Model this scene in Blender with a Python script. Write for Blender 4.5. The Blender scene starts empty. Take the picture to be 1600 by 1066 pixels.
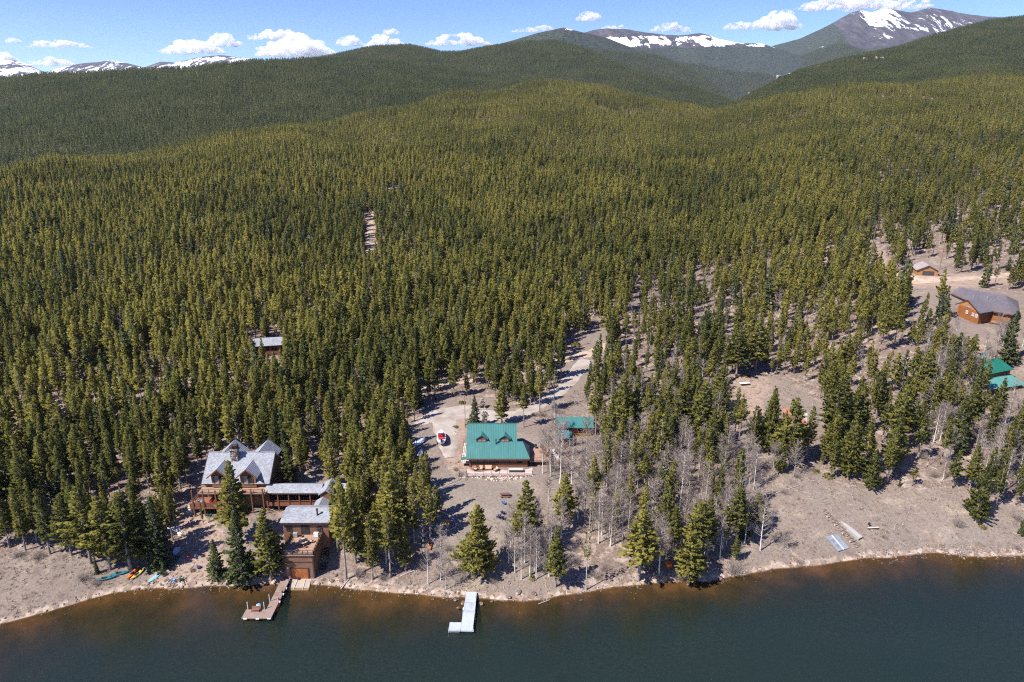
import bpy, bmesh, math, random
import numpy as np
from mathutils import Vector, Matrix, Euler

random.seed(11)
RNG = np.random.default_rng(7)
scene = bpy.context.scene
COL = scene.collection
R = math.radians

# ------------------------------------------------------------------ camera
CAM_H = 87.0
PITCH = R(17.3)
FPX = 1600 * 24.0 / 36.0
cam_data = bpy.data.cameras.new("camera")
cam_data.lens = 24.0
cam_data.sensor_width = 36.0
cam_data.clip_start = 1.0
cam_data.clip_end = 90000.0
cam = bpy.data.objects.new("camera", cam_data)
COL.objects.link(cam)
cam.location = (0, 0, CAM_H)
cam.rotation_euler = (math.pi / 2 - PITCH, 0, 0)
scene.camera = cam
SP, CP = math.sin(PITCH), math.cos(PITCH)


def ray(px, py):
    """direction of the line of sight through photograph pixel (1600 wide)"""
    u = (px - 800.0) / FPX
    v = (py - 533.0) / FPX
    return u, CP - v * SP, -SP - v * CP


def at_z(px, py, z):
    """survey: the point of the horizontal plane z seen at a photograph pixel"""
    dx, dy, dz = ray(px, py)
    k = (z - CAM_H) / dz
    return Vector((dx * k, dy * k, z))


def at_y(px, py, y):
    dx, dy, dz = ray(px, py)
    k = y / dy
    return Vector((dx * k, y, CAM_H + dz * k))


def to_px(X, Y, Z):
    X = np.asarray(X, float); Y = np.asarray(Y, float); Z = np.asarray(Z, float) - CAM_H
    d = Y * CP - Z * SP
    d = np.where(d < 1e-3, 1e-3, d)
    v = -(Y * SP + Z * CP) / d
    return 800 + FPX * X / d, 533 + FPX * v, d


# ------------------------------------------------------------------ noise
def _hash(ix, iy, seed):
    h = (ix.astype(np.int64) * 374761393 + iy.astype(np.int64) * 668265263 + seed * 144269504) & 0xFFFFFFFF
    h = ((h ^ (h >> 13)) * 1274126177) & 0xFFFFFFFF
    h = ((h ^ (h >> 16)) * 2246822519) & 0xFFFFFFFF
    return ((h ^ (h >> 15)) & 0xFFFFFF) / float(0xFFFFFF)


def vnoise(x, y, seed=0):
    x = np.asarray(x, float); y = np.asarray(y, float)
    ix = np.floor(x); iy = np.floor(y)
    fx = x - ix; fy = y - iy
    fx = fx * fx * (3 - 2 * fx); fy = fy * fy * (3 - 2 * fy)
    a = _hash(ix, iy, seed); b = _hash(ix + 1, iy, seed)
    c = _hash(ix, iy + 1, seed); d = _hash(ix + 1, iy + 1, seed)
    return (a + (b - a) * fx) * (1 - fy) + (c + (d - c) * fx) * fy


def fbm(x, y, seed=0, octs=4):
    s = 0.0; a = 0.5; t = 0.0
    for k in range(octs):
        s = s + a * (vnoise(x * 2 ** k, y * 2 ** k, seed + k * 17) - 0.5)
        t += a; a *= 0.5
    return s / t * 2.0      # about -1..1


def smooth(a, b, x):
    t = np.clip((np.asarray(x, float) - a) / (b - a), 0, 1)
    return t * t * (3 - 2 * t)


def softmin(a, b, k):
    m = np.minimum(a, b)
    return m - k * np.log(np.exp(-(a - m) / k) + np.exp(-(b - m) / k))


def in_poly(px, py, poly):
    px = np.asarray(px, float); py = np.asarray(py, float)
    inside = np.zeros(px.shape, bool)
    n = len(poly)
    for i in range(n):
        x1, y1 = poly[i]; x2, y2 = poly[(i + 1) % n]
        if y1 == y2:
            continue
        c = ((y1 > py) != (y2 > py)) & (px < (x2 - x1) * (py - y1) / (y2 - y1) + x1)
        inside ^= c
    return inside


# ------------------------------------------------------------------ objects, tags
def tag(o, label=None, cat=None, group=None, kind=None):
    if label: o["label"] = label
    if cat: o["category"] = cat
    if group: o["group"] = group
    if kind: o["kind"] = kind
    return o


def empty(name, loc=(0, 0, 0), rz=0.0, scale=None):
    o = bpy.data.objects.new(name, None)
    o.empty_display_size = 0.5
    o.location = loc
    o.rotation_euler = (0, 0, rz)
    if scale is not None:
        o.scale = scale
    COL.objects.link(o)
    return o


def thing(name, label, cat, loc=(0, 0, 0), rz=0.0, group=None):
    return tag(empty(name, loc, rz), label, cat, group)


def link(o, parent=None):
    COL.objects.link(o)
    if parent is not None:
        o.parent = parent
    return o


def copy_tree(o, parent=None):
    c = o.copy()
    COL.objects.link(c)
    if parent is not None:
        c.parent = parent
        c.matrix_parent_inverse = Matrix.Identity(4)
    for ch in list(o.children):
        copy_tree(ch, c)
    return c


def np_mesh(name, verts, faces, mats=(), midx=None, smooth_=False):
    """verts (N,3); faces: (M,k) array or a list of index lists"""
    me = bpy.data.meshes.new(name)
    verts = np.asarray(verts, np.float32)
    me.vertices.add(len(verts))
    me.vertices.foreach_set("co", verts.ravel())
    if isinstance(faces, np.ndarray):
        k = faces.shape[1]
        flat = faces.astype(np.int32).ravel()
        starts = np.arange(0, len(flat), k, dtype=np.int32)
    else:
        flat = np.fromiter((i for f in faces for i in f), np.int32)
        lens = np.array([len(f) for f in faces], np.int32)
        starts = np.concatenate(([0], np.cumsum(lens)[:-1])).astype(np.int32)
    me.loops.add(len(flat))
    me.loops.foreach_set("vertex_index", flat)
    me.polygons.add(len(starts))
    me.polygons.foreach_set("loop_start", starts)
    for m in mats:
        me.materials.append(m)
    if midx is not None:
        me.polygons.foreach_set("material_index", np.asarray(midx, np.int32))
    me.update(calc_edges=True)
    me.validate()
    if smooth_:
        me.polygons.foreach_set("use_smooth", np.ones(len(me.polygons), bool))
    return me


def vattr(me, name, values):
    a = me.attributes.new(name, "FLOAT", "POINT")
    a.data.foreach_set("value", np.asarray(values, np.float32))


class MB:
    """collects shapes in local metres, builds ONE mesh object"""
    def __init__(s):
        s.v = []; s.f = []

    def add(s, vs, fs):
        o = len(s.v)
        s.v.extend([tuple(p) for p in vs])
        s.f.extend([[i + o for i in f] for f in fs])
        return s

    def box(s, x0, x1, y0, y1, z0, z1):
        vs = [(x0, y0, z0), (x1, y0, z0), (x1, y1, z0), (x0, y1, z0), (x0, y0, z1), (x1, y0, z1), (x1, y1, z1), (x0, y1, z1)]
        return s.add(vs, [(0, 3, 2, 1), (4, 5, 6, 7), (0, 1, 5, 4), (1, 2, 6, 5), (2, 3, 7, 6), (3, 0, 4, 7)])

    def obox(s, c, size, rz=0.0, rx=0.0, ry=0.0):
        m = Matrix.Translation(c) @ Euler((rx, ry, rz)).to_matrix().to_4x4()
        a, b, h = size[0] / 2, size[1] / 2, size[2] / 2
        vs = [m @ Vector(p) for p in ((-a, -b, -h), (a, -b, -h), (a, b, -h), (-a, b, -h), (-a, -b, h), (a, -b, h), (a, b, h), (-a, b, h))]
        return s.add(vs, [(0, 3, 2, 1), (4, 5, 6, 7), (0, 1, 5, 4), (1, 2, 6, 5), (2, 3, 7, 6), (3, 0, 4, 7)])

    def beam(s, p, q, w, h=None):
        """a square bar from p to q"""
        p = Vector(p); q = Vector(q); h = h or w
        d = (q - p).normalized()
        up = Vector((0, 0, 1)) if abs(d.z) < 0.95 else Vector((0, 1, 0))
        a = d.cross(up).normalized() * (w / 2); b = a.cross(d).normalized() * (h / 2)
        vs = [p - a - b, p + a - b, p + a + b, p - a + b, q - a - b, q + a - b, q + a + b, q - a + b]
        return s.add(vs, [(0, 1, 2, 3), (7, 6, 5, 4), (0, 4, 5, 1), (1, 5, 6, 2), (2, 6, 7, 3), (3, 7, 4, 0)])

    def tube(s, pts, rad, n=8, cap=True):
        pts = [Vector(p) for p in pts]
        if not hasattr(rad, "__len__"):
            rad = [rad] * len(pts)
        o = len(s.v); rings = []
        for i, p in enumerate(pts):
            d = (pts[min(i + 1, len(pts) - 1)] - pts[max(i - 1, 0)]).normalized()
            up = Vector((0, 0, 1)) if abs(d.z) < 0.9 else Vector((1, 0, 0))
            a = d.cross(up).normalized(); b = d.cross(a).normalized()
            for k in range(n):
                t = 2 * math.pi * k / n
                s.v.append(tuple(p + (a * math.cos(t) + b * math.sin(t)) * rad[i]))
        for i in range(len(pts) - 1):
            for k in range(n):
                k2 = (k + 1) % n
                s.f.append([o + i * n + k, o + i * n + k2, o + (i + 1) * n + k2, o + (i + 1) * n + k])
        if cap:
            s.f.append([o + k for k in range(n)][::-1])
            s.f.append([o + (len(pts) - 1) * n + k for k in range(n)])
        return s

    def prism(s, poly, axis, a, b):
        """poly in the plane across the axis ('x': (y,z), 'y': (x,z), 'z': (x,y)) pushed from a to b"""
        def P(p, t):
            return {"x": (t, p[0], p[1]), "y": (p[0], t, p[1]), "z": (p[0], p[1], t)}[axis]
        n = len(poly)
        vs = [P(p, a) for p in poly] + [P(p, b) for p in poly]
        fs = [list(range(n))[::-1], [n + i for i in range(n)]] + [(i, (i + 1) % n, n + (i + 1) % n, n + i) for i in range(n)]
        return s.add(vs, fs)

    def slab(s, corners, th):
        """a sheet of 3-4 corners thickened downward along its normal"""
        c = [Vector(p) for p in corners]
        nrm = (c[1] - c[0]).cross(c[2] - c[0]).normalized()
        if nrm.z < 0:
            c = c[::-1]; nrm = -nrm
        n = len(c)
        vs = c + [p - nrm * th for p in c]
        fs = [list(range(n)), [n + i for i in range(n)][::-1]] + [(i, n + i, n + (i + 1) % n, (i + 1) % n) for i in range(n)]
        return s.add(vs, fs)

    def build(s, name, mat, parent=None, smooth_=False, bevel=0.0, fix=True):
        me = bpy.data.meshes.new(name)
        me.from_pydata([tuple(p) for p in s.v], [], s.f)
        if fix:
            bm = bmesh.new(); bm.from_mesh(me)
            bmesh.ops.recalc_face_normals(bm, faces=bm.faces)
            bm.to_mesh(me); bm.free()
        me.materials.append(mat)
        if smooth_:
            me.polygons.foreach_set("use_smooth", np.ones(len(me.polygons), bool))
        o = bpy.data.objects.new(name, me)
        link(o, parent)
        if bevel:
            b = o.modifiers.new("bevel", "BEVEL"); b.width = bevel; b.segments = 2; b.limit_method = "ANGLE"
        return o


# ------------------------------------------------------------------ materials
def new_mat(name):
    m = bpy.data.materials.new(name)
    m.use_nodes = True
    nt = m.node_tree
    nt.nodes.clear()
    out = nt.nodes.new("ShaderNodeOutputMaterial")
    return m, nt, out


class NT:
    """small helper for building shader trees"""
    def __init__(s, nt):
        s.nt = nt

    def n(s, typ, **kw):
        nd = s.nt.nodes.new(typ)
        for k, v in kw.items():
            if k.startswith("i_"):
                key = k[2:]
                key = int(key) if key.isdigit() else key.replace("_", " ")
                nd.inputs[key].default_value = v
            else:
                setattr(nd, k, v)
        return nd

    def l(s, a, b):
        s.nt.links.new(a, b)

    def coords(s, kind="Object"):
        return s.n("ShaderNodeTexCoord").outputs[kind]

    def mapping(s, vec, scale=(1, 1, 1), rot=(0, 0, 0)):
        m = s.n("ShaderNodeMapping")
        m.inputs["Scale"].default_value = scale
        m.inputs["Rotation"].default_value = rot
        s.l(vec, m.inputs["Vector"])
        return m.outputs[0]

    def noise(s, vec, scale, detail=4, rough=0.55):
        t = s.n("ShaderNodeTexNoise")
        t.inputs["Scale"].default_value = scale
        t.inputs["Detail"].default_value = detail
        t.inputs["Roughness"].default_value = rough
        if vec is not None:
            s.l(vec, t.inputs["Vector"])
        return t.outputs["Fac"]

    def ramp(s, fac, stops, interp="LINEAR"):
        r = s.n("ShaderNodeValToRGB")
        r.color_ramp.interpolation = interp
        el = r.color_ramp.elements
        while len(el) < len(stops):
            el.new(0.5)
        for e, (p, c) in zip(el, stops):
            e.position = p
            e.color = (*c, 1) if len(c) == 3 else c
        s.l(fac, r.inputs[0])
        return r.outputs[0]

    def val(s, fac, lo, hi):
        m = s.n("ShaderNodeMapRange")
        m.interpolation_type = "SMOOTHSTEP"
        m.inputs[1].default_value = lo; m.inputs[2].default_value = hi
        s.l(fac, m.inputs[0])
        return m.outputs[0]

    def mix(s, fac, a, b, mode="MIX"):
        m = s.n("ShaderNodeMix", data_type="RGBA", blend_type=mode)
        for sock, x in ((m.inputs[0], fac), (m.inputs[6], a), (m.inputs[7], b)):
            if isinstance(x, (int, float)):
                sock.default_value = x
            elif isinstance(x, tuple):
                sock.default_value = (*x, 1) if len(x) == 3 else x
            else:
                s.l(x, sock)
        return m.outputs[2]

    def math(s, op, a, b=None):
        m = s.n("ShaderNodeMath", operation=op)
        for i, x in enumerate((a, b)):
            if x is None: continue
            if isinstance(x, (int, float)):
                m.inputs[i].default_value = x
            else:
                s.l(x, m.inputs[i])
        return m.outputs[0]

    def attr(s, name):
        return s.n("ShaderNodeAttribute", attribute_name=name).outputs["Fac"]

    def bsdf(s, out, color, rough=0.9, spec=0.15, metal=0.0, bump=None, bump_d=0.05, bump_s=0.5):
        p = s.n("ShaderNodeBsdfPrincipled")
        p.inputs["Roughness"].default_value = rough
        p.inputs["Specular IOR Level"].default_value = spec
        p.inputs["Metallic"].default_value = metal
        if isinstance(color, tuple):
            p.inputs["Base Color"].default_value = (*color, 1)
        else:
            s.l(color, p.inputs["Base Color"])
        if bump is not None:
            b = s.n("ShaderNodeBump")
            b.inputs["Distance"].default_value = bump_d
            b.inputs["Strength"].default_value = bump_s
            s.l(bump, b.inputs["Height"])
            s.l(b.outputs[0], p.inputs["Normal"])
        s.l(p.outputs[0], out.inputs["Surface"])
        return p


def mat_simple(name, col, rough=0.7, spec=0.2, metal=0.0, var=0.18, scale=3.0):
    """one colour with a little uneven wear in it"""
    m, nt, out = new_mat(name); t = NT(nt)
    f = t.noise(t.coords(), scale, 5, 0.6)
    lo = tuple(c * (1 - var) for c in col); hi = tuple(min(1, c * (1 + var)) for c in col)
    t.bsdf(out, t.ramp(f, [(0.3, lo), (0.7, hi)]), rough, spec, metal)
    return m


def mat_boards(name, col, course=0.22, axis="z", var=0.3, rough=0.8):
    """timber walls and decks: boards or logs laid in courses"""
    m, nt, out = new_mat(name); t = NT(nt)
    co = t.coords()
    sc = {"z": (0.25, 0.25, 1.0), "x": (1.0, 0.12, 0.25), "y": (0.12, 1.0, 0.25)}[axis]
    f = t.noise(t.mapping(co, tuple(c / course for c in sc)), 1.0, 4, 0.7)
    big = t.noise(co, 0.7, 3)
    lo = tuple(c * (1 - var) for c in col); hi = tuple(min(1, c * (1 + var)) for c in col)
    c1 = t.ramp(f, [(0.25, lo), (0.75, hi)])
    c2 = t.mix(t.val(big, 0.45, 0.75), c1, tuple(c * 0.72 for c in col))
    w = t.n("ShaderNodeTexWave", wave_type="BANDS", bands_direction=axis.upper())
    w.inputs["Scale"].default_value = 0.5 / course / 3.14159 * 3.14159
    t.l(co, w.inputs["Vector"])
    groove = t.val(w.outputs["Fac"], 0.0, 0.12)
    c3 = t.mix(groove, tuple(c * 0.4 for c in col), c2)
    t.bsdf(out, c3, rough, 0.2, bump=w.outputs["Fac"], bump_d=0.04, bump_s=0.5)
    return m
# ------------------------------------------------------------------ the shore and the ground
SHORE_PX = [(0, 975), (60, 958), (130, 940), (180, 925), (230, 919), (300, 917), (340, 914), (400, 913), (450, 912), (530, 915),
            (570, 921), (620, 926), (700, 931), (760, 936), (810, 937), (850, 935), (900, 928), (950, 917), (1000, 912), (1050, 910),
            (1100, 908), (1150, 899), (1190, 891), (1240, 887), (1300, 880), (1340, 874), (1400, 868), (1460, 863), (1500, 867), (1540, 870), (1600, 866)]
_sp = [at_z(x, y, 0.0) for x, y in SHORE_PX]
_sx = np.array([-900, -240, -130] + [p.x for p in _sp] + [150, 280, 900])
_sy = np.array([20, 78, 97] + [p.y for p in _sp] + [130, 150, 220])


def shore_y(X):
    return np.interp(X, _sx, _sy) + 0.7 * fbm(np.asarray(X) / 5.0, 0 * np.asarray(X), 3, 4)


_ps = [-90, -40, -25, -12, -5, -2.0, 0, 0.7, 1.6, 5, 14, 30, 45, 70, 110]
_pz = [-16, -9.5, -6.5, -3.0, -1.1, -.35, 0, .35, .6, 1.25, 3.4, 6.4, 7.4, 8.8, 11.0]
# crest of the near wooded hill: photograph column, crest row (tree tops), distance
CREST = [(-500, 290, 760), (-250, 280, 780), (0, 262, 800), (150, 247, 850), (250, 232, 900), (350, 214, 950), (500, 190, 1080), (640, 166, 1250), (760, 141, 1500),
         (850, 128, 1650), (950, 138, 1550), (1050, 166, 1380), (1110, 174, 1300), (1200, 152, 1250), (1350, 131, 1250), (1450, 125, 1250), (1600, 122, 1250), (1850, 118, 1250), (2200, 116, 1250)]
_ct = []; _cy = []; _cz = []
for x, y, d in CREST:
    p = at_y(x, y, d)
    _ct.append(p.x / d); _cy.append(d); _cz.append(p.z - 12.0)
PADS = []    # (x, y, radius, blend, z): levelled building sites, filled in below


def ground_z(X, Y, pads=True):
    X = np.asarray(X, float); Y = np.asarray(Y, float)
    t = X / np.maximum(Y, 30.0)
    s = Y - shore_y(X)
    near = np.interp(s, _ps, _pz)
    near = np.where(s > 4, near * (1 + 0.42 * smooth(0.28, 0.75, t)), near)
    near = near + smooth(2, 12, s) * (0.45 * fbm(X / 11.0, Y / 11.0, 21, 3) + 0.10 * fbm(X / 2.7, Y / 2.7, 25, 2))
    tc = np.clip(t, _ct[0], _ct[-1])
    zc = np.interp(tc, _ct, _cz); yc = np.interp(tc, _ct, _cy)
    z0 = 11.0 + 9.0 * smooth(0.35, 0.75, t) + 2.0 * smooth(-0.3, -0.8, t)
    q = np.clip((Y - 190.0) / (yc - 190.0), 0, 4)
    up = z0 + (zc - z0) * q ** 1.3
    down = zc + 4.0 - (Y - yc) * 0.30
    far = softmin(up, down, 7.0)
    rough_amp = np.clip((Y - 200) / 90.0, 0.0, 7.0)
    far = far + rough_amp * fbm(X / 90.0, Y / 90.0, 31, 4) + np.clip((Y - 300) / 25.0, 0.0, 13.0) * (0.5 - np.abs(fbm((X + 0.6 * Y) / 170.0, (Y - 0.6 * X) / 330.0, 37, 3))) * 1.6 + 0.3 * fbm(X / 9.0, Y / 9.0, 33, 2)
    z = near + (far - near) * smooth(58, 118, s)
    if pads:
        for (x, y, r, b, zp) in PADS:
            d = np.hypot(X - x, Y - y)
            w = 1 - smooth(r, r + b, d)
            z = z + (zp - z) * w
    return z


def gz(x, y):
    return float(ground_z(np.array([x]), np.array([y]))[0])


_lam = np.concatenate([np.arange(95, 260, 0.4), np.arange(260, 1700, 2.0)])


def on_ground(px, py):
    """the ground point seen at a photograph pixel"""
    dx, dy, dz = ray(px, py)
    k = _lam / dy
    X = dx * k; Z = CAM_H + dz * k
    g = ground_z(X, _lam)
    below = np.nonzero((Z < np.maximum(g, 0.0)))[0]
    if len(below) == 0:
        i = len(_lam) - 1
        return Vector((X[i], _lam[i], float(g[i])))
    i = max(below[0], 1)
    a = Z[i - 1] - max(g[i - 1], 0.0); b = max(g[i], 0.0) - Z[i]
    f = a / (a + b + 1e-9)
    y = _lam[i - 1] + (_lam[i] - _lam[i - 1]) * f
    x = dx / dy * y
    return Vector((x, y, max(gz(x, y), 0.0)))


def top_height(p, py_top):
    """height of an upright at p whose top is seen on photograph row py_top"""
    lo, hi = 0.3, 45.0
    for _ in range(40):
        m = (lo + hi) / 2
        _, y, _d = to_px(p.x, p.y, p.z + m)
        if float(y) > py_top: lo = m
        else: hi = m
    return lo
# levelled building sites (x, y, radius, blend, height)
PADS += [
    (-4.0, 158.0, 9.5, 4.0, 7.2), (7.0, 157.0, 4.0, 4.0, 7.2), (-3.0, 140.0, 5.5, 5.0, 6.15), (-62.5, 141.0, 8.0, 4.0, 4.3), (-50.0, 137.5, 5.0, 3.0, 4.1), (-43.0, 127.5, 3.5, 2.5, 3.3),
    (17.0, 169.0, 6.5, 3.0, 7.0), (172.0, 243.0, 8.0, 4.0, 19.8), (-87.0, 228.0, 7.0, 4.0, 12.4), (-19.0, 164.0, 4.0, 3.0, 7.9), (79.0, 172.0, 7.0, 4.0, 8.4), (152.0, 205.0, 7.0, 4.0, 12.2), (183.0, 300.0, 7.0, 5.0, 25.2),
]
# ------------------------------------------------------------------ trees: materials
def foliage_mat(name, a, b, trans=0.25):
    """needles: two greens mixed by clump, by tree and by stand"""
    m, nt, out = new_mat(name); t = NT(nt)
    tone = t.attr("tone")
    oi = t.n("ShaderNodeObjectInfo")
    stand = t.noise(oi.outputs["Location"], 0.011, 3, 0.6)
    f = t.math("ADD", t.math("MULTIPLY", oi.outputs["Random"], 0.5), t.math("MULTIPLY", t.val(stand, 0.35, 0.65), 0.5))
    c = t.mix(t.val(f, 0.1, 0.9), a, b)
    hs = t.n("ShaderNodeHueSaturation")
    t.l(c, hs.inputs["Color"]); t.l(tone, hs.inputs["Value"])
    d = t.n("ShaderNodeBsdfDiffuse"); tr = t.n("ShaderNodeBsdfTranslucent")
    t.l(hs.outputs[0], d.inputs[0]); t.l(hs.outputs[0], tr.inputs[0])
    mx = t.n("ShaderNodeMixShader"); mx.inputs[0].default_value = trans
    t.l(d.outputs[0], mx.inputs[1]); t.l(tr.outputs[0], mx.inputs[2])
    t.l(mx.outputs[0], out.inputs[0])
    return m


def bark_mat(name, a, b, scale=2.5):
    m, nt, out = new_mat(name); t = NT(nt)
    f = t.noise(t.mapping(t.coords(), (1, 1, 0.5)), scale, 4, 0.7)
    t.bsdf(out, t.ramp(f, [(0.35, a), (0.65, b)]), 0.9, 0.1)
    return m


M_PINE = foliage_mat("pine needles", (0.136, 0.143, 0.040), (0.300, 0.268, 0.066), 0.52)
M_PINE_HILL = foliage_mat("hill pine needles", (0.074, 0.094, 0.036), (0.138, 0.145, 0.052), 0.45)
M_SPRUCE = foliage_mat("spruce needles", (0.075, 0.095, 0.042), (0.125, 0.138, 0.056), 0.35)
M_BARK = bark_mat("pine bark", (0.17, 0.135, 0.115), (0.32, 0.265, 0.235))
M_ASPEN = bark_mat("aspen bark", (0.46, 0.43, 0.39), (0.64, 0.60, 0.55), 1.2)
M_TWIG = bark_mat("bare twigs", (0.215, 0.172, 0.145), (0.335, 0.282, 0.245), 1.0)
M_SKIRT = bark_mat("dead lower limbs", (0.23, 0.19, 0.165), (0.38, 0.325, 0.29), 1.0)
M_DEADWOOD = bark_mat("weathered dead wood", (0.30, 0.26, 0.23), (0.46, 0.41, 0.37), 1.5)
M_WILLOW = bark_mat("willow twigs", (0.22, 0.178, 0.15), (0.34, 0.288, 0.25), 1.0)


# ------------------------------------------------------------------ trees: shapes
def tube_np(p0, p1, r0, r1, n=5):
    p0 = np.array(p0, float); p1 = np.array(p1, float)
    d = p1 - p0; L = np.linalg.norm(d); d = d / (L + 1e-9)
    up = np.array([0, 0, 1.0]) if abs(d[2]) < 0.9 else np.array([1.0, 0, 0])
    a = np.cross(d, up); a /= np.linalg.norm(a); b = np.cross(d, a)
    k = np.arange(n) * 2 * np.pi / n
    ring = np.cos(k)[:, None] * a + np.sin(k)[:, None] * b
    v = np.vstack([p0 + ring * r0, p1 + ring * r1])
    f = [(i, (i + 1) % n, n + (i + 1) % n, n + i) for i in range(n)]
    return v, f


class Geo:
    leafy = False

    def __init__(s):
        s.v = []; s.f = []; s.n = 0; s.tone = []; s.nr = []

    def add(s, v, f, tone=1.0, nr=None):
        v = np.asarray(v, float)
        if nr is None:      # stems: away from their own axis
            nr = v - v.mean(0); nr = nr / (np.linalg.norm(nr, axis=1, keepdims=True) + 1e-9)
        else:
            nr = np.tile(np.asarray(nr, float), (len(v), 1))
        s.nr.append(nr)
        s.v.append(v); s.f.extend([tuple(i + s.n for i in q) for q in f])
        s.n += len(v); s.tone.append(np.full(len(v), tone))

    def mesh(s, name, mat, smooth_=False):
        me = np_mesh(name, np.vstack(s.v), s.f, [mat], smooth_=smooth_ or s.leafy)
        vattr(me, "tone", np.concatenate(s.tone))
        if s.leafy: me.normals_split_custom_set_from_vertices(np.vstack(s.nr))
        return me


def trunk_geo(rng, H, r, lean=0.02, n=6, segs=5):
    g = Geo()
    p = np.array([0, 0, -0.4]); off = np.zeros(2)
    pts = []
    for i in range(segs + 1):
        f = i / segs
        pts.append(np.array([off[0], off[1], -0.4 + (H + 0.4) * f]))
        off = off + rng.normal(0, lean * H / segs, 2)
    for i in range(segs):
        f0, f1 = i / segs, (i + 1) / segs
        ra = r * (1 - 0.93 * f0) * (1.25 if i == 0 else 1); rb = r * (1 - 0.93 * f1)
        v, f = tube_np(pts[i], pts[i + 1], ra, rb, n)
        g.add(v, f)
    return g, pts


def axis_at(pts, z):
    zs = [p[2] for p in pts]
    return np.array([np.interp(z, zs, [p[0] for p in pts]), np.interp(z, zs, [p[1] for p in pts]), z])


def tufts(g, c, d, size, rng, tone, n=2, flat=0.5):
    """a needle spray: crossed pointed leaves round the direction d"""
    for k in range(n):
        ax = d + rng.normal(0, 0.45, 3); ax /= np.linalg.norm(ax)
        up = np.array([0, 0, 1.0]) * flat + rng.normal(0, 0.6, 3)
        s = np.cross(ax, up); s /= (np.linalg.norm(s) + 1e-6)
        L = size * rng.uniform(0.8, 1.25); W = L * rng.uniform(0.30, 0.46)
        c2 = c + rng.normal(0, size * 0.18, 3)
        bend = np.cross(s, ax) * L * rng.uniform(-0.12, 0.12)
        v = [c2 - ax * L * 0.42, c2 + s * W + bend, c2 + ax * L * 0.58, c2 - s * W + bend]
        fn = np.cross(v[1] - v[0], v[3] - v[0]); fn /= np.linalg.norm(fn) + 1e-9
        out = np.array([c[0], c[1], 0.0]); out = out / (np.linalg.norm(out) + 0.25) + np.array([0, 0, 0.55])
        q = (0, 1, 2, 3)
        if np.dot(fn, out) < 0:
            fn = -fn; q = (3, 2, 1, 0)
        nr = out / np.linalg.norm(out) * 0.62 + fn * 0.55
        g.add(v, [q], tone * rng.uniform(0.86, 1.14), nr / np.linalg.norm(nr))
        g.leafy = True


def make_pine(seed, H=14.0, cb=0.4, Rm=1.6, step=0.42, per=5, size=0.85, nt=2, shape=0.75, low=0.55, droop=0.0, limbs=True, tones=(0.72, 1.22)):
    rng = np.random.default_rng(seed)
    tg, pts = trunk_geo(rng, H, 0.016 * H * 0.75, 0.012)
    g = Geo()
    z = H * cb
    while z < H * 0.985:
        f = (z - H * cb) / (H * (1 - cb))
        prof = (1 - f) ** shape * min(1.0, low + f * 2.6)
        r = Rm * prof + 0.16
        k = max(3, int(round(per * (0.55 + 0.5 * prof) + rng.uniform(-0.6, 0.6))))
        a0 = rng.uniform(0, 6.28)
        for j in range(k):
            if rng.random() < 0.14: continue
            az = a0 + 6.2832 * j / k + rng.normal(0, 0.3)
            ln = r * rng.uniform(0.55, 1.18) * (0.68 + 0.6 * float(vnoise(np.array([(az % 6.2832) * 0.9]), np.array([z * 0.45]), seed)[0]))
            el = 0.10 + 0.75 * f - droop * (1 - f) + rng.normal(0, 0.12)
            d = np.array([math.cos(az) * math.cos(el), math.sin(az) * math.cos(el), math.sin(el)])
            base = axis_at(pts, z + rng.uniform(-0.2, 0.2))
            tone = rng.uniform(*tones)
            if limbs and ln > 0.9:
                v, fc = tube_np(base, base + d * ln * 0.8, 0.035, 0.012, 3)
                tg.add(v, fc)
            nn = max(1, int(ln / (size * 0.5)))
            for q in range(nn):
                u = 1.0 - 0.72 * q / max(nn, 1)
                c = base + d * ln * u + np.array([0, 0, 0.10 * ln * u * u])
                tufts(g, c, d * 0.8 + np.array([0, 0, 0.25]), size * (0.75 + 0.35 * prof), rng, tone, nt)
        z += step * rng.uniform(0.75, 1.25) * (1.0 if f < 0.7 else 0.75)
    top = axis_at(pts, H * 0.985)
    for q in range(3):
        tufts(g, top - np.array([0, 0, 0.28 * q]), np.array([0, 0, 1.0]), size * 0.7, rng, 1.05, 2)
    # dead lower limbs
    for q in range(int(30 * cb)):
        zz = H * rng.uniform(0.12, max(cb, 0.15)); az = rng.uniform(0, 6.28); b = axis_at(pts, zz)
        v, fc = tube_np(b, b + np.array([math.cos(az), math.sin(az), rng.uniform(-0.3, 0.15)]) * rng.uniform(0.5, 1.2), 0.025, 0.01, 3)
        tg.add(v, fc)
    return tg, g


def make_far_conifer(seed, H=14.0, Rm=1.9, cb=0.25):
    """the same conifer for stands a kilometre off"""
    rng = np.random.default_rng(seed)
    g = Geo(); z = H * cb
    v, f = tube_np((0, 0, -1.5), (0, 0, H * 0.8), 0.16, 0.08, 3)
    g.add(v, f, 0.6)
    while z < H:
        fr = (z - H * cb) / (H * (1 - cb))
        r = Rm * (1 - fr) ** 0.7 * min(1, 0.6 + 2.2 * fr) + 0.2
        a0 = rng.uniform(0, 6.28)
        for j in range(4):
            az = a0 + j * 1.57 + rng.normal(0, 0.3); rr = r * rng.uniform(0.6, 1.2)
            p = np.array([math.cos(az), math.sin(az), 0.0])
            s = np.array([-p[1], p[0], 0.0]) * rr * 0.55
            c = np.array([0, 0, z])
            g.add([c + np.array([0, 0, 1.1]), c + p * rr * 0.6 + s, c + p * rr + np.array([0, 0, -0.15]), c + p * rr * 0.6 - s], [(0, 1, 2, 3)], rng.uniform(0.72, 1.22))
        z += 1.15 * (1 - 0.3 * fr)
    return g


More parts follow.
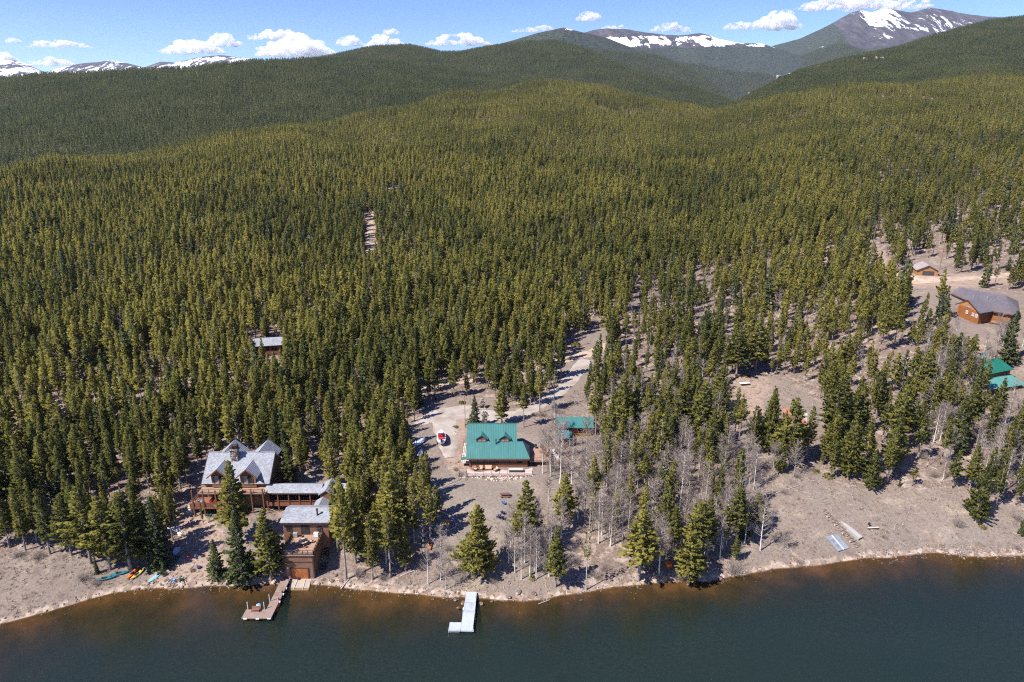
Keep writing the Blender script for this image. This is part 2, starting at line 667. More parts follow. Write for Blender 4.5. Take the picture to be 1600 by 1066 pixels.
def make_bare(seed, H=10.0, r=0.11, cb=0.35, n=34, spread=0.5, twig=5, wig=0.02, tw=0.016):
    """leafless tree: trunk, limbs, twigs"""
    rng = np.random.default_rng(seed)
    tg, pts = trunk_geo(rng, H, r, wig, 5, 6)
    g = Geo()
    for i in range(n):
        f = rng.uniform(0, 1) ** 0.8
        z = H * (cb + (0.97 - cb) * f); b = axis_at(pts, z)
        az = rng.uniform(0, 6.28); el = rng.uniform(0.35, 1.0)
        ln = H * 0.17 * (1.15 - 0.75 * f) * rng.uniform(0.6, 1.3) * spread / 0.5
        d = np.array([math.cos(az) * math.cos(el), math.sin(az) * math.cos(el), math.sin(el)])
        mid = b + d * ln * 0.55; end = mid + (d + np.array([0, 0, 0.35])) * ln * 0.45
        v, fc = tube_np(b, mid, tw * 2.0, tw * 1.3, 3); g.add(v, fc)
        v, fc = tube_np(mid, end, tw * 1.3, tw * 0.7, 3); g.add(v, fc)
        for k in range(twig):
            u = rng.uniform(0.3, 1.0); p = b + (mid - b) * (u / 0.55) if u < 0.55 else mid + (end - mid) * ((u - 0.55) / 0.45)
            td = d + rng.normal(0, 0.6, 3) + np.array([0, 0, 0.3]); td /= np.linalg.norm(td)
            v, fc = tube_np(p, p + td * ln * rng.uniform(0.25, 0.55), tw * 0.8, tw * 0.45, 3); g.add(v, fc)
    return tg, g


def make_bush(seed, Rr=1.6, H=1.8, n=150, tw=0.014):
    rng = np.random.default_rng(seed); g = Geo()
    for i in range(n):
        az = rng.uniform(0, 6.28); rad = rng.uniform(0, 0.35) * Rr
        b = np.array([math.cos(az) * rad, math.sin(az) * rad, -0.1])
        az2 = az + rng.normal(0, 0.5); el = rng.uniform(0.5, 1.45)
        L = H * rng.uniform(0.6, 1.15)
        d = np.array([math.cos(az2) * math.cos(el) * Rr / H, math.sin(az2) * math.cos(el) * Rr / H, math.sin(el)])
        mid = b + d * L * 0.6
        end = mid + (d + rng.normal(0, 0.3, 3)) * L * 0.4
        v, f = tube_np(b, mid, tw * 1.3, tw, 3); g.add(v, f)
        v, f = tube_np(mid, end, tw, tw * 0.5, 3); g.add(v, f)
        for k in range(2):
            p = mid + (end - mid) * rng.uniform(0, 0.7); td = d + rng.normal(0, 0.6, 3)
            v, f = tube_np(p, p + td * L * 0.22, tw * 0.7, tw * 0.4, 3); g.add(v, f)
    return g


def skirt(seed, H, cb, n=60):
    """the dead grey limbs under a crown"""
    rng = np.random.default_rng(seed); g = Geo()
    for k in range(n):
        z = H * rng.uniform(0.10, cb + 0.12); az = rng.uniform(0, 6.28); L = rng.uniform(0.4, 1.2)
        d = np.array([math.cos(az), math.sin(az), rng.uniform(-0.35, 0.15)]); b = np.array([0, 0, z])
        w = np.array([0, 0, rng.uniform(0.05, 0.13)])
        g.add([b - w * .5, b + w * .5, b + d * L], [(0, 1, 2)])
        e = b + d * L * 0.6; s = np.array([-d[1], d[0], rng.uniform(-.3, .3)]) * L * .45
        g.add([e - w * .3, e + w * .3, e + s], [(0, 1, 2)]); g.add([e - w * .3, e + w * .3, e - s + d * .2], [(0, 1, 2)])
    return g


def pair(kind, i, tg, g, mat, tmat, smooth_=False):
    return (tg.mesh("trunk", tmat, True), g.mesh("crown", mat, smooth_))


# near trees: name -> list of (trunk mesh, crown mesh, height)
NEAR = {"pine": [], "slim": [], "broad": [], "spruce": [], "sparse": [], "aspen": [], "bare": []}
for i in range(5):
    NEAR["pine"].append((*pair("pine", i, *make_pine(100 + i, 14, 0.14 + 0.08 * (i % 3), 2.0 + 0.2 * (i % 2), 0.31, 7, 0.50, 2, tones=(0.6, 1.3)), M_PINE, M_BARK), 14.0))
for i in range(4):
    NEAR["slim"].append((*pair("slim", i, *make_pine(140 + i, 14, 0.24 + 0.10 * (i % 3), 1.5, 0.31, 6, 0.48, 2, shape=0.7, tones=(0.6, 1.3)), M_PINE, M_BARK), 14.0))
for i in range(3):
    NEAR["broad"].append((*pair("broad", i, *make_pine(170 + i, 14, 0.06, 3.5, 0.31, 10, 0.56, 2, shape=0.8, low=0.75, tones=(0.6, 1.3)), M_PINE, M_BARK), 14.0))
for i in range(3):
    NEAR["spruce"].append((*pair("spruce", i, *make_pine(200 + i, 14, 0.03, 2.6, 0.34, 10, 0.50, 2, shape=0.95, low=0.9, droop=0.35, tones=(0.65, 1.25)), M_SPRUCE, M_BARK), 14.0))
for i in range(3):
    NEAR["sparse"].append((*pair("sparse", i, *make_pine(230 + i, 14, 0.48, 1.2, 0.62, 4, 0.62, 1, shape=0.5), M_PINE, M_DEADWOOD), 14.0))
for i in range(5):
    NEAR["aspen"].append((*pair("aspen", i, *make_bare(260 + i, 11, 0.14, 0.24, 72, 0.5, 7, tw=0.021), M_TWIG, M_ASPEN), 11.0))
for i in range(3):
    NEAR["bare"].append((*pair("bare", i, *make_bare(290 + i, 9, 0.10, 0.2, 60, 0.75, 8, 0.05, tw=0.021), M_TWIG, M_DEADWOOD), 9.0))
BUSH = [make_bush(310 + i).mesh("twigs", M_WILLOW) for i in range(3)]

# stand prototypes (one mesh each, two materials)
PROTO = bpy.data.collections.new("stand_prototypes")     # not part of the scene


def joined(name, parts):
    v = []; f = []; mi = []; tn = []; n = 0
    for k, (g, _m) in enumerate(parts):
        vv = np.vstack(g.v); v.append(vv); tn.append(np.concatenate(g.tone))
        for q in g.f:
            f.append(tuple(i + n for i in q)); mi.append(k)
        n += len(vv)
    me = np_mesh(name, np.vstack(v), f, [m for _g, m in parts], mi)
    vattr(me, "tone", np.concatenate(tn))
    me.polygons.foreach_set("use_smooth", np.ones(len(me.polygons), bool))
    me.normals_split_custom_set_from_vertices(np.vstack([np.vstack(g.nr) for g, _m in parts]))
    return me


def proto_coll(name, meshes):
    c = bpy.data.collections.new(name)
    for i, me in enumerate(meshes):
        c.objects.link(bpy.data.objects.new("%s_%02d" % (name, i), me))
    return c


_mid = []
for i in range(8):
    tg, g = make_pine(400 + i, 14, 0.22 + 0.08 * (i % 4), 1.35 + 0.3 * (i % 4), 0.42, 6, 0.66, 2, shape=0.5 + 0.16 * (i % 4), limbs=False, tones=(0.6, 1.3))
    _mid.append(joined("stand_tree", [(tg, M_BARK), (g, M_PINE), (skirt(600 + i, 14, 0.22 + 0.08 * (i % 4)), M_SKIRT)]))
for i in range(2):
    tg, g = make_pine(430 + i, 14, 0.06, 2.0, 0.5, 7, 0.9, 2, shape=0.9, low=0.9, droop=0.3, limbs=False)
    _mid.append(joined("stand_tree", [(tg, M_BARK), (g, M_SPRUCE)]))
for i in range(2):
    tg, g = make_bare(450 + i, 12, 0.10, 0.25, 34, 0.4, 4)
    _mid.append(joined("stand_tree", [(tg, M_DEADWOOD), (g, M_TWIG)]))
C_MID = proto_coll("mid", _mid)
_up = []
for i in range(6):
    tg, g = make_pine(470 + i, 14, 0.2 + 0.05 * (i % 3), 1.5 + 0.2 * (i % 3), 0.72, 5, 0.98, 2, shape=0.8, limbs=False, tones=(0.6, 1.3))
    _up.append(joined("stand_tree", [(tg, M_BARK), (g, M_PINE if i < 4 else M_SPRUCE)]))
C_UP = proto_coll("upper", _up)
_far = []
for i in range(6):
    tg, g = make_pine(490 + i, 14, 0.14 + 0.05 * (i % 3), 1.7 + 0.25 * (i % 3), 0.95, 5, 1.5, 1, shape=0.8, limbs=False, tones=(0.6, 1.35))
    _far.append(g.mesh("far_tree", M_PINE_HILL if i < 5 else M_SPRUCE))
C_FAR = proto_coll("far", _far)


def scatter(name, pts, rz, sc, ix, coll, label=None, cat=None, tilt=None):
    """many copies of the collection's shapes at the given points, as ONE object"""
    me = bpy.data.meshes.new(name)
    pts = np.asarray(pts, np.float32)
    me.vertices.add(len(pts)); me.vertices.foreach_set("co", pts.ravel())
    a = me.attributes.new("turn", "FLOAT_VECTOR", "POINT")
    rot = np.zeros((len(pts), 3), np.float32); rot[:, 2] = rz
    if tilt is not None: rot[:, :2] = tilt
    a.data.foreach_set("vector", rot.ravel())
    a = me.attributes.new("size", "FLOAT_VECTOR", "POINT"); a.data.foreach_set("vector", np.asarray(sc, np.float32).ravel())
    a = me.attributes.new("pick", "INT", "POINT"); a.data.foreach_set("value", np.asarray(ix, np.int32))
    me.update()
    o = bpy.data.objects.new(name, me); COL.objects.link(o)
    ng = bpy.data.node_groups.new(name, "GeometryNodeTree")
    ng.interface.new_socket("Geometry", in_out="INPUT", socket_type="NodeSocketGeometry")
    ng.interface.new_socket("Geometry", in_out="OUTPUT", socket_type="NodeSocketGeometry")
    gi = ng.nodes.new("NodeGroupInput"); go = ng.nodes.new("NodeGroupOutput")
    ip = ng.nodes.new("GeometryNodeInstanceOnPoints")
    ci = ng.nodes.new("GeometryNodeCollectionInfo"); ci.inputs["Collection"].default_value = coll
    ci.inputs["Separate Children"].default_value = True; ci.inputs["Reset Children"].default_value = True

    def na(nm, ty):
        x = ng.nodes.new("GeometryNodeInputNamedAttribute"); x.data_type = ty; x.inputs["Name"].default_value = nm
        return x.outputs["Attribute"]
    L = ng.links.new
    L(gi.outputs[0], ip.inputs["Points"]); L(ci.outputs[0], ip.inputs["Instance"])
    ip.inputs["Pick Instance"].default_value = True
    L(na("pick", "INT"), ip.inputs["Instance Index"])
    L(na("size", "FLOAT_VECTOR"), ip.inputs["Scale"])
    er = ng.nodes.new("FunctionNodeEulerToRotation"); L(na("turn", "FLOAT_VECTOR"), er.inputs[0]); L(er.outputs[0], ip.inputs["Rotation"])
    L(ip.outputs[0], go.inputs[0])
    md = o.modifiers.new("scatter", "NODES"); md.node_group = ng
    return tag(o, label, cat, kind="stuff")
# ------------------------------------------------------------------ clearings (photograph polygons on the ground)
OPEN = [
    [(-200, 870), (0, 862), (60, 868), (100, 850), (140, 876), (190, 888), (250, 880), (272, 845), (285, 790), (440, 790), (445, 860), (440, 880), (450, 915), (0, 1010), (-200, 1100)],
    [(645, 668), (662, 632), (720, 618), (770, 622), (835, 648), (868, 606), (880, 560), (893, 530), (935, 508), (950, 510), (945, 545), (918, 590), (905, 625), (925, 650), (935, 690), (945, 720),
     (930, 780), (905, 850), (890, 935), (610, 935), (655, 880), (690, 835), (672, 800), (668, 752), (642, 712)],
    [(1110, 775), (1190, 712), (1270, 728), (1300, 760), (1400, 762), (1480, 760), (1600, 800), (1750, 800), (1750, 880), (1180, 897), (1135, 860), (1190, 830)],
    [(1125, 600), (1150, 585), (1230, 590), (1290, 640), (1295, 705), (1190, 712), (1140, 665)],
    [(1348, 388), (1372, 388), (1400, 425), (1440, 430), (1640, 424), (1640, 442), (1500, 450), (1400, 450), (1365, 425)],
    [(292, 750), (330, 716), (438, 716), (445, 745), (535, 750), (530, 810), (525, 915), (440, 915), (436, 830), (420, 810), (290, 812)],
    [(1500, 545), (1610, 540), (1640, 640), (1550, 630)],
    [(570, 336), (587, 336), (593, 424), (573, 424)],
    [(600, 300), (622, 296), (624, 316), (608, 318)],
    [(378, 530), (446, 535), (450, 570), (436, 592), (410, 590), (400, 570)],
    [(1482, 450), (1610, 455), (1612, 535), (1550, 540), (1482, 528)], [(1408, 405), (1486, 405), (1498, 490), (1418, 496)], [(1530, 590), (1640, 590), (1640, 665), (1590, 665), (1545, 640)],
]
SPARSE = [   # (polygon, share of the conifers that stay, share of these that are bare trees)
    ([(905, 520), (1000, 560), (1130, 600), (1150, 690), (945, 700), (915, 650)], 0.52, 0.05),
    ([(945, 700), (1150, 690), (1180, 700), (1130, 780), (1190, 830), (1140, 905), (890, 935), (930, 780)], 0.36, 0.0),
    ([(1290, 690), (1330, 560), (1430, 480), (1600, 520), (1700, 800), (1480, 760), (1400, 762)], 0.32, 0.10),
    ([(1000, 430), (1340, 385), (1640, 300), (1640, 430), (1350, 480), (1330, 560), (1290, 650), (1130, 600), (960, 560)], 0.55, 0.2),
    ([(1330, 200), (1640, 180), (1640, 430), (1330, 390)], 0.68, 0.24),
    ([(0, 590), (240, 560), (430, 570), (450, 600), (240, 640), (0, 700)], 0.85, 0.05),
    ([(640, 625), (660, 600), (860, 560), (880, 580), (830, 610), (700, 625)], 0.45, 0.0),
    ([(560, 300), (640, 290), (660, 420), (560, 420)], 0.55, 0.05),
]


def open_mask(X, Y, Z):
    px, py, _ = to_px(X, Y, Z)
    m = np.zeros(np.shape(px), bool)
    for poly in OPEN:
        m |= in_poly(px, py, poly)
    return m


# ------------------------------------------------------------------ ground sheet
def build_ground():
    ts = np.linspace(-1.45, 1.45, 470)
    ys = np.concatenate([np.geomspace(72, 270, 300), np.geomspace(272, 2300, 190)])
    T, Y = np.meshgrid(ts, ys)
    X = T * Y
    Z = ground_z(X, Y)
    v = np.stack([X, Y, Z], -1).reshape(-1, 3)
    nr, nc = T.shape
    i = np.arange(nr - 1)[:, None] * nc + np.arange(nc - 1)[None, :]
    f = np.stack([i, i + 1, i + nc + 1, i + nc], -1).reshape(-1, 4)
    me = np_mesh("ground", v, f, [M_GROUND], smooth_=True)
    jx = X + 2.2 * fbm(X / 6, Y / 6, 51, 3); jy = Y + 2.2 * fbm(X / 6, Y / 6, 57, 3)
    op = open_mask(jx, jy, Z)
    vattr(me, "clearing", op.ravel().astype(float))
    px, py, _ = to_px(jx, jy, Z)
    lawn = in_poly(px, py, [(668, 742), (735, 738), (760, 752), (830, 752), (835, 800), (780, 815), (700, 800), (672, 790)])
    vattr(me, "lawn", lawn.ravel().astype(float))
    dirt = in_poly(px, py, [(270, 800), (340, 800), (350, 880), (440, 890), (440, 910), (240, 912), (230, 890), (275, 870)]) | in_poly(px, py, OPEN[4]) \
        | in_poly(px, py, OPEN[7]) | in_poly(px, py, OPEN[8]) | in_poly(px, py, [(1125, 600), (1150, 585), (1200, 590), (1190, 650), (1140, 650)]) \
        | in_poly(px, py, [(0, 600), (120, 600), (330, 575), (430, 565), (440, 590), (240, 640), (0, 690)]) | in_poly(px, py, [(700, 640), (728, 650), (728, 740), (700, 745), (690, 700)])
    vattr(me, "dirt", dirt.ravel().astype(float))
    s = (Y - shore_y(X)).ravel()
    vattr(me, "from_shore", s)
    o = bpy.data.objects.new("ground", me); COL.objects.link(o)
    tag(o, kind="structure")
    return o


def ground_mat():
    m, nt, out = new_mat("ground"); t = NT(nt)
    co = t.coords()
    fine = t.noise(co, 1.9, 6, 0.75); mid = t.noise(co, 0.42, 5, 0.65); big = t.noise(co, 0.075, 4, 0.6)
    vor = t.n("ShaderNodeTexVoronoi", feature="F1"); vor.inputs["Scale"].default_value = 1.3
    t.l(co, vor.inputs["Vector"])
    # dry meadow
    grass = t.ramp(fine, [(0.28, (0.10, 0.078, 0.070)), (0.45, (0.19, 0.150, 0.127)), (0.6, (0.235, 0.188, 0.150)), (0.75, (0.345, 0.287, 0.226))])
    grass = t.mix(t.val(big, 0.48, 0.66), grass, t.ramp(fine, [(0.3, (0.125, 0.102, 0.086)), (0.7, (0.275, 0.232, 0.198))]))
    grass = t.mix(t.math("MULTIPLY", t.val(mid, 0.52, 0.72), 0.6), grass, (0.155, 0.108, 0.09))
    straw = t.noise(co, 0.16, 5, 0.7)
    grass = t.mix(t.math("MULTIPLY", t.val(straw, 0.53, 0.68), 0.65), grass, t.ramp(fine, [(0.3, (0.21, 0.165, 0.12)), (0.7, (0.43, 0.355, 0.26))]))
    grass = t.mix(t.math("MULTIPLY", t.val(t.noise(co, 0.23, 5, 0.7), 0.56, 0.70), 0.55), grass, (0.115, 0.085, 0.072))
    # forest floor: needles, bare soil, grey deadfall
    floor = t.ramp(fine, [(0.3, (0.085, 0.06, 0.048)), (0.5, (0.17, 0.125, 0.10)), (0.7, (0.29, 0.23, 0.195))])
    floor = t.mix(t.val(mid, 0.5, 0.62), floor, t.ramp(fine, [(0.3, (0.20, 0.155, 0.125)), (0.7, (0.42, 0.345, 0.28))]))
    dirt = t.ramp(fine, [(0.3, (0.19, 0.132, 0.102)), (0.7, (0.40, 0.305, 0.24))])
    dirt = t.mix(t.val(mid, 0.5, 0.7), dirt, (0.175, 0.118, 0.095))
    lawn = t.ramp(fine, [(0.3, (0.155, 0.130, 0.105)), (0.7, (0.275, 0.238, 0.195))])
    c = t.mix(t.attr("clearing"), floor, grass)
    c = t.mix(t.attr("dirt"), c, dirt)
    c = t.mix(t.math("MULTIPLY", t.attr("lawn"), 0.65), c, lawn)
    # shore: pale stones at the edge, amber silt and weed under water
    s = t.math("ADD", t.attr("from_shore"), t.math("MULTIPLY", t.math("SUBTRACT", mid, 0.5), 5.0))
    stone = t.ramp(vor.outputs["Color"], [(0.2, (0.17, 0.12, 0.09)), (0.5, (0.32, 0.235, 0.175)), (0.8, (0.47, 0.38, 0.305))])
    c = t.mix(t.math("MULTIPLY", t.math("MULTIPLY", t.val(s, -1.5, 0.2), t.math("SUBTRACT", 1.0, t.val(s, 0.3, 2.0))), 0.75), c, stone)
    bed = t.ramp(t.noise(co, 0.16, 5, 0.65), [(0.35, (0.048, 0.034, 0.019)), (0.55, (0.105, 0.060, 0.030)), (0.75, (0.20, 0.105, 0.048))])
    bed = t.mix(t.math("MULTIPLY", t.val(fine, 0.45, 0.75), 0.5), bed, (0.09, 0.075, 0.025))
    c = t.mix(t.val(t.attr("from_shore"), 0.1, -0.5), c, bed)
    t.bsdf(out, c, 0.95, 0.05, bump=fine, bump_d=0.25, bump_s=0.7)
    return m


def water_mat():
    """lake water: reflects at grazing angles, lets the shallow bed through and turns opaque with the depth"""
    m, nt, out = new_mat("lake water"); t = NT(nt)
    co = t.coords()
    deep = t.attr("opacity")
    n1 = t.noise(t.mapping(co, (1, 1.7, 1), (0, 0, 0.5)), 1.1, 5, 0.65)
    n2 = t.noise(co, 0.05, 3)
    bump = t.n("ShaderNodeBump"); bump.inputs["Distance"].default_value = 0.06; bump.inputs["Strength"].default_value = 0.35
    t.l(n1, bump.inputs["Height"])
    body = t.n("ShaderNodeBsdfDiffuse")
    t.l(t.mix(t.val(n2, 0.35, 0.65), t.ramp(n1, [(0.3, (0.009, 0.016, 0.012)), (0.7, (0.018, 0.027, 0.021))]), (0.012, 0.021, 0.017)), body.inputs[0])
    clear = t.n("ShaderNodeBsdfTransparent"); clear.inputs[0].default_value = (0.86, 0.80, 0.66, 1)
    mx = t.n("ShaderNodeMixShader"); t.l(deep, mx.inputs[0]); t.l(clear.outputs[0], mx.inputs[1]); t.l(body.outputs[0], mx.inputs[2])
    gl = t.n("ShaderNodeBsdfGlossy"); gl.inputs["Roughness"].default_value = 0.16; gl.inputs[0].default_value = (1, 1, 1, 1)
    t.l(bump.outputs[0], gl.inputs["Normal"])
    fr = t.n("ShaderNodeFresnel"); fr.inputs[0].default_value = 1.33
    t.l(bump.outputs[0], fr.inputs["Normal"])
    m2 = t.n("ShaderNodeMixShader"); t.l(fr.outputs[0], m2.inputs[0]); t.l(mx.outputs[0], m2.inputs[1]); t.l(gl.outputs[0], m2.inputs[2])
    t.l(m2.outputs[0], out.inputs[0])
    return m


def build_water():
    xs = np.linspace(-420, 420, 560); ys = np.concatenate([np.linspace(-200, 78, 30), np.linspace(80, 175, 150)])
    X, Y = np.meshgrid(xs, ys)
    v = np.stack([X, Y, np.zeros_like(X)], -1).reshape(-1, 3)
    nr, nc = X.shape
    i = np.arange(nr - 1)[:, None] * nc + np.arange(nc - 1)[None, :]
    f = np.stack([i, i + 1, i + nc + 1, i + nc], -1).reshape(-1, 4)
    s = (shore_y(X) - Y)
    keep = (s.reshape(-1)[f] > -3).any(1)
    me = np_mesh("lake_water", v, f[keep], [water_mat()])
    depth = np.interp(-s, _ps, -np.array(_pz))
    op = 1 - np.exp(-np.maximum(depth, 0) / (1.9 + 1.1 * fbm(X / 14, Y / 14, 61, 3) + 1.5 * smooth(-10, -60, X)))
    vattr(me, "opacity", np.clip(op * 1.04, 0.05, 1).ravel())
    o = bpy.data.objects.new("lake_water", me); COL.objects.link(o)
    tag(o, kind="structure")


M_GROUND = ground_mat()


# ------------------------------------------------------------------ hills beyond the near one
class Hill:
    def __init__(s, name, crest, base, mat, amp=14.0, scale=260.0, p=1.1, tree=11.0, cols=240, rows=70, seed=1, snow=None, back=0.4):
        """crest, base: lists of (photograph column, row, distance)"""
        def prof(lst, dz):
            a = []
            for x, y, d in lst:
                q = at_y(x, y, d); a.append((q.x / d, d, q.z - dz))
            return np.array(a).T
        s.c = prof(crest, tree); s.b = prof(base, 0); s.amp = amp; s.sc = scale; s.p = p; s.seed = seed
        s.t0, s.t1 = s.c[0][0], s.c[0][-1]
        ts = np.linspace(s.t0, s.t1, cols); qs = np.concatenate([np.linspace(-0.08, 1.0, rows), np.linspace(1.02, 1 + back, 14)])
        T, Q = np.meshgrid(ts, qs)
        X, Y, Z = s.at(T, Q)
        v = np.stack([X, Y, Z], -1).reshape(-1, 3); nr, nc = T.shape
        i = np.arange(nr - 1)[:, None] * nc + np.arange(nc - 1)[None, :]
        f = np.stack([i, i + 1, i + nc + 1, i + nc], -1).reshape(-1, 4)
        me = np_mesh(name, v, f, [mat], smooth_=True)
        if snow is not None:
            vattr(me, "snow", snow(X, Y, Z, T, Q).ravel())
        vattr(me, "height", Z.ravel())
        s.o = bpy.data.objects.new(name, me); COL.objects.link(s.o)
        tag(s.o, kind="structure")
        s.zmin = float(Z.min()); s.zmax = float(Z.max())

    def at(s, T, Q):
        yc = np.interp(T, s.c[0], s.c[1]); zc = np.interp(T, s.c[0], s.c[2])
        yb = np.interp(T, s.b[0], s.b[1]); zb = np.interp(T, s.b[0], s.b[2])
        Y = yb + (yc - yb) * Q; X = T * Y
        up = zb + (zc - zb) * np.clip(Q, 0, 4) ** s.p + np.where(Q < 0, Q * (yc - yb) * 0.2, 0)
        dn = zc + s.amp * 0.35 - (Y - yc) * 0.32
        z = softmin(up, dn, s.amp * 0.5)
        w = smooth(-0.05, 0.3, Q) * (1 - 0.75 * smooth(0.72, 0.98, Q) * (1 - smooth(1.0, 1.1, Q)))
        n = fbm(X / s.sc, Y / s.sc * 0.6, s.seed, 5)
        ridge = 1 - np.abs(fbm(X / s.sc / 1.6, Y / s.sc / 3.0, s.seed + 5, 4)) * 2
        return X, Y, z + s.amp * w * (n + 0.5 * ridge)

    def plant(s, n, rng, qmax=1.04, tree=(0.75, 1.15), keep=None, k=6):
        t = rng.uniform(s.t0, s.t1, n * 2); q = rng.uniform(0, 1, n * 2) * qmax
        X, Y, Z = s.at(t, q)
        ok = rng.random(len(t)) < Y / Y.max()
        px, py, d = to_px(X, Y, Z)
        ok &= (px > -120) & (px < 1720)
        if keep is not None: ok &= keep(X, Y, Z, px, py, rng)
        idx = np.nonzero(ok)[0][:n]
        h = rng.uniform(*tree, len(idx)); w = h * rng.uniform(0.95, 1.35, len(idx))
        return np.stack([X, Y, Z], -1)[idx], rng.uniform(0, 6.28, len(idx)), np.stack([w, w, h], -1), rng.choice(k, len(idx), p=[.22, .22, .2, .2, .08, .08])


def hill_mat(name, lo, hi, sc=0.05):
    m, nt, out = new_mat(name); t = NT(nt)
    co = t.coords()
    f = t.noise(co, sc, 6, 0.75)
    t.bsdf(out, t.ramp(f, [(0.35, lo), (0.65, hi)]), 0.95, 0.05, bump=f, bump_d=6.0, bump_s=1.0)
    return m


def alpine_mat():
    """bare summits: dark forest below the treeline, brown and violet scree, snow lying in patches"""
    m, nt, out = new_mat("alpine slope"); t = NT(nt)
    co = t.coords()
    tr = t.noise(co, 0.045, 5, 0.8); sp = t.noise(t.mapping(co, (1.0, 0.28, 0.28), (0, 0, 0.2)), 0.014, 7, 0.72); bg = t.noise(co, 0.0016, 5, 0.6)
    wood = t.ramp(tr, [(0.40, (0.008, 0.014, 0.014)), (0.60, (0.060, 0.070, 0.045))])
    rock = t.ramp(sp, [(0.3, (0.028, 0.028, 0.038)), (0.5, (0.056, 0.050, 0.060)), (0.7, (0.115, 0.10, 0.098))])
    snow = t.attr("snow")
    s = t.math("ADD", snow, t.math("MULTIPLY", t.math("SUBTRACT", sp, 0.5), 1.3))
    s = t.math("ADD", s, t.math("MULTIPLY", t.math("SUBTRACT", bg, 0.5), 0.9))
    alp = t.attr("alpine")
    a = t.math("ADD", t.math("ADD", alp, t.math("MULTIPLY", t.math("SUBTRACT", tr, 0.5), 0.9)), t.math("MULTIPLY", t.math("SUBTRACT", bg, 0.5), 1.2))
    c = t.mix(t.val(a, 0.42, 0.58), wood, rock)
    c = t.mix(t.val(s, 0.5, 0.56), c, (0.86, 0.88, 0.92))
    c = t.mix(t.math("MULTIPLY", t.val(tr, 0.56, 0.62), t.val(a, 0.95, 0.7)), c, (0.03, 0.036, 0.03))
    t.bsdf(out, c, 0.9, 0.1, bump=sp, bump_d=12.0, bump_s=0.6)
    return m


M_HILL = hill_mat("wooded hill", (0.038, 0.042, 0.020), (0.078, 0.072, 0.040))
M_ALP = alpine_mat()


def crest_xy(lst, d):
    return [(x, y, d) for x, y in lst]


H_A = Hill("hill", [(-500, 138, 2300), (-200, 128, 2300), (0, 121, 2300), (60, 114, 2300), (120, 113, 2300), (200, 107, 2300), (300, 101, 2300), (350, 96, 2300), (400, 92, 2350), (480, 90, 2400), (560, 92, 2450),
                    (640, 96, 2500), (720, 106, 2550), (800, 118, 2600), (880, 130, 2600), (1000, 170, 2500)],
           [(-700, 320, 950), (0, 290, 980), (150, 276, 1020), (250, 262, 1080), (350, 244, 1150), (500, 218, 1300), (640, 195, 1480), (760, 170, 1750), (850, 158, 1900), (1000, 190, 1800)], M_HILL, seed=3, amp=16)
H_B = Hill("hill", [(420, 100, 3400), (480, 92, 3400), (540, 80, 3400), (580, 72, 3400), (640, 69, 3400), (690, 80, 3300), (720, 79, 3300), (760, 71, 3300), (820, 63, 3300), (868, 60, 3300), (905, 70, 3250), (950, 92, 3150),
                    (1000, 109, 3050), (1060, 127, 2950), (1140, 157, 2800), (1220, 200, 2700)],
           [(300, 150, 2450), (640, 130, 2600), (800, 150, 2500), (900, 160, 2300), (1050, 190, 2000), (1140, 195, 1900), (1250, 215, 1900)], M_HILL, seed=5, amp=22, scale=420)
H_E = Hill("hill", [(1060, 195, 1650), (1110, 176, 1700), (1140, 164, 1800), (1200, 133, 2000), (1250, 108, 2150), (1300, 95, 2250), (1400, 73, 2450), (1470, 51, 2600), (1540, 31, 2700), (1600, 24, 2750), (1800, 8, 2800), (2200, -10, 2800)],
           [(1000, 215, 1350), (1110, 200, 1400), (1200, 182, 1420), (1350, 165, 1420), (1600, 155, 1420), (2300, 150, 1420)], M_HILL, seed=9, amp=16)
H_B2 = Hill("hill", [(640, 110, 4600), (700, 92, 4600), (760, 72, 4600), (800, 62, 4600), (840, 50, 4600), (880, 42, 4600), (905, 48, 4600), (950, 58, 4700), (1000, 78, 4700), (1050, 96, 4700), (1100, 120, 4600), (1150, 165, 4400)],
            [(600, 140, 3500), (880, 120, 3600), (1000, 150, 3500), (1200, 190, 3300)], M_ALP, seed=13, amp=30, scale=700, tree=3)


def fset(h, fn):
    me = h.o.data
    co = np.empty(len(me.vertices) * 3, np.float32); me.vertices.foreach_get("co", co); co = co.reshape(-1, 3)
    px, py, d = to_px(co[:, 0], co[:, 1], co[:, 2])
    al, sn = fn(co[:, 0], co[:, 1], co[:, 2], px, py)
    vattr(me, "alpine", al)
    vattr(me, "snow", sn)


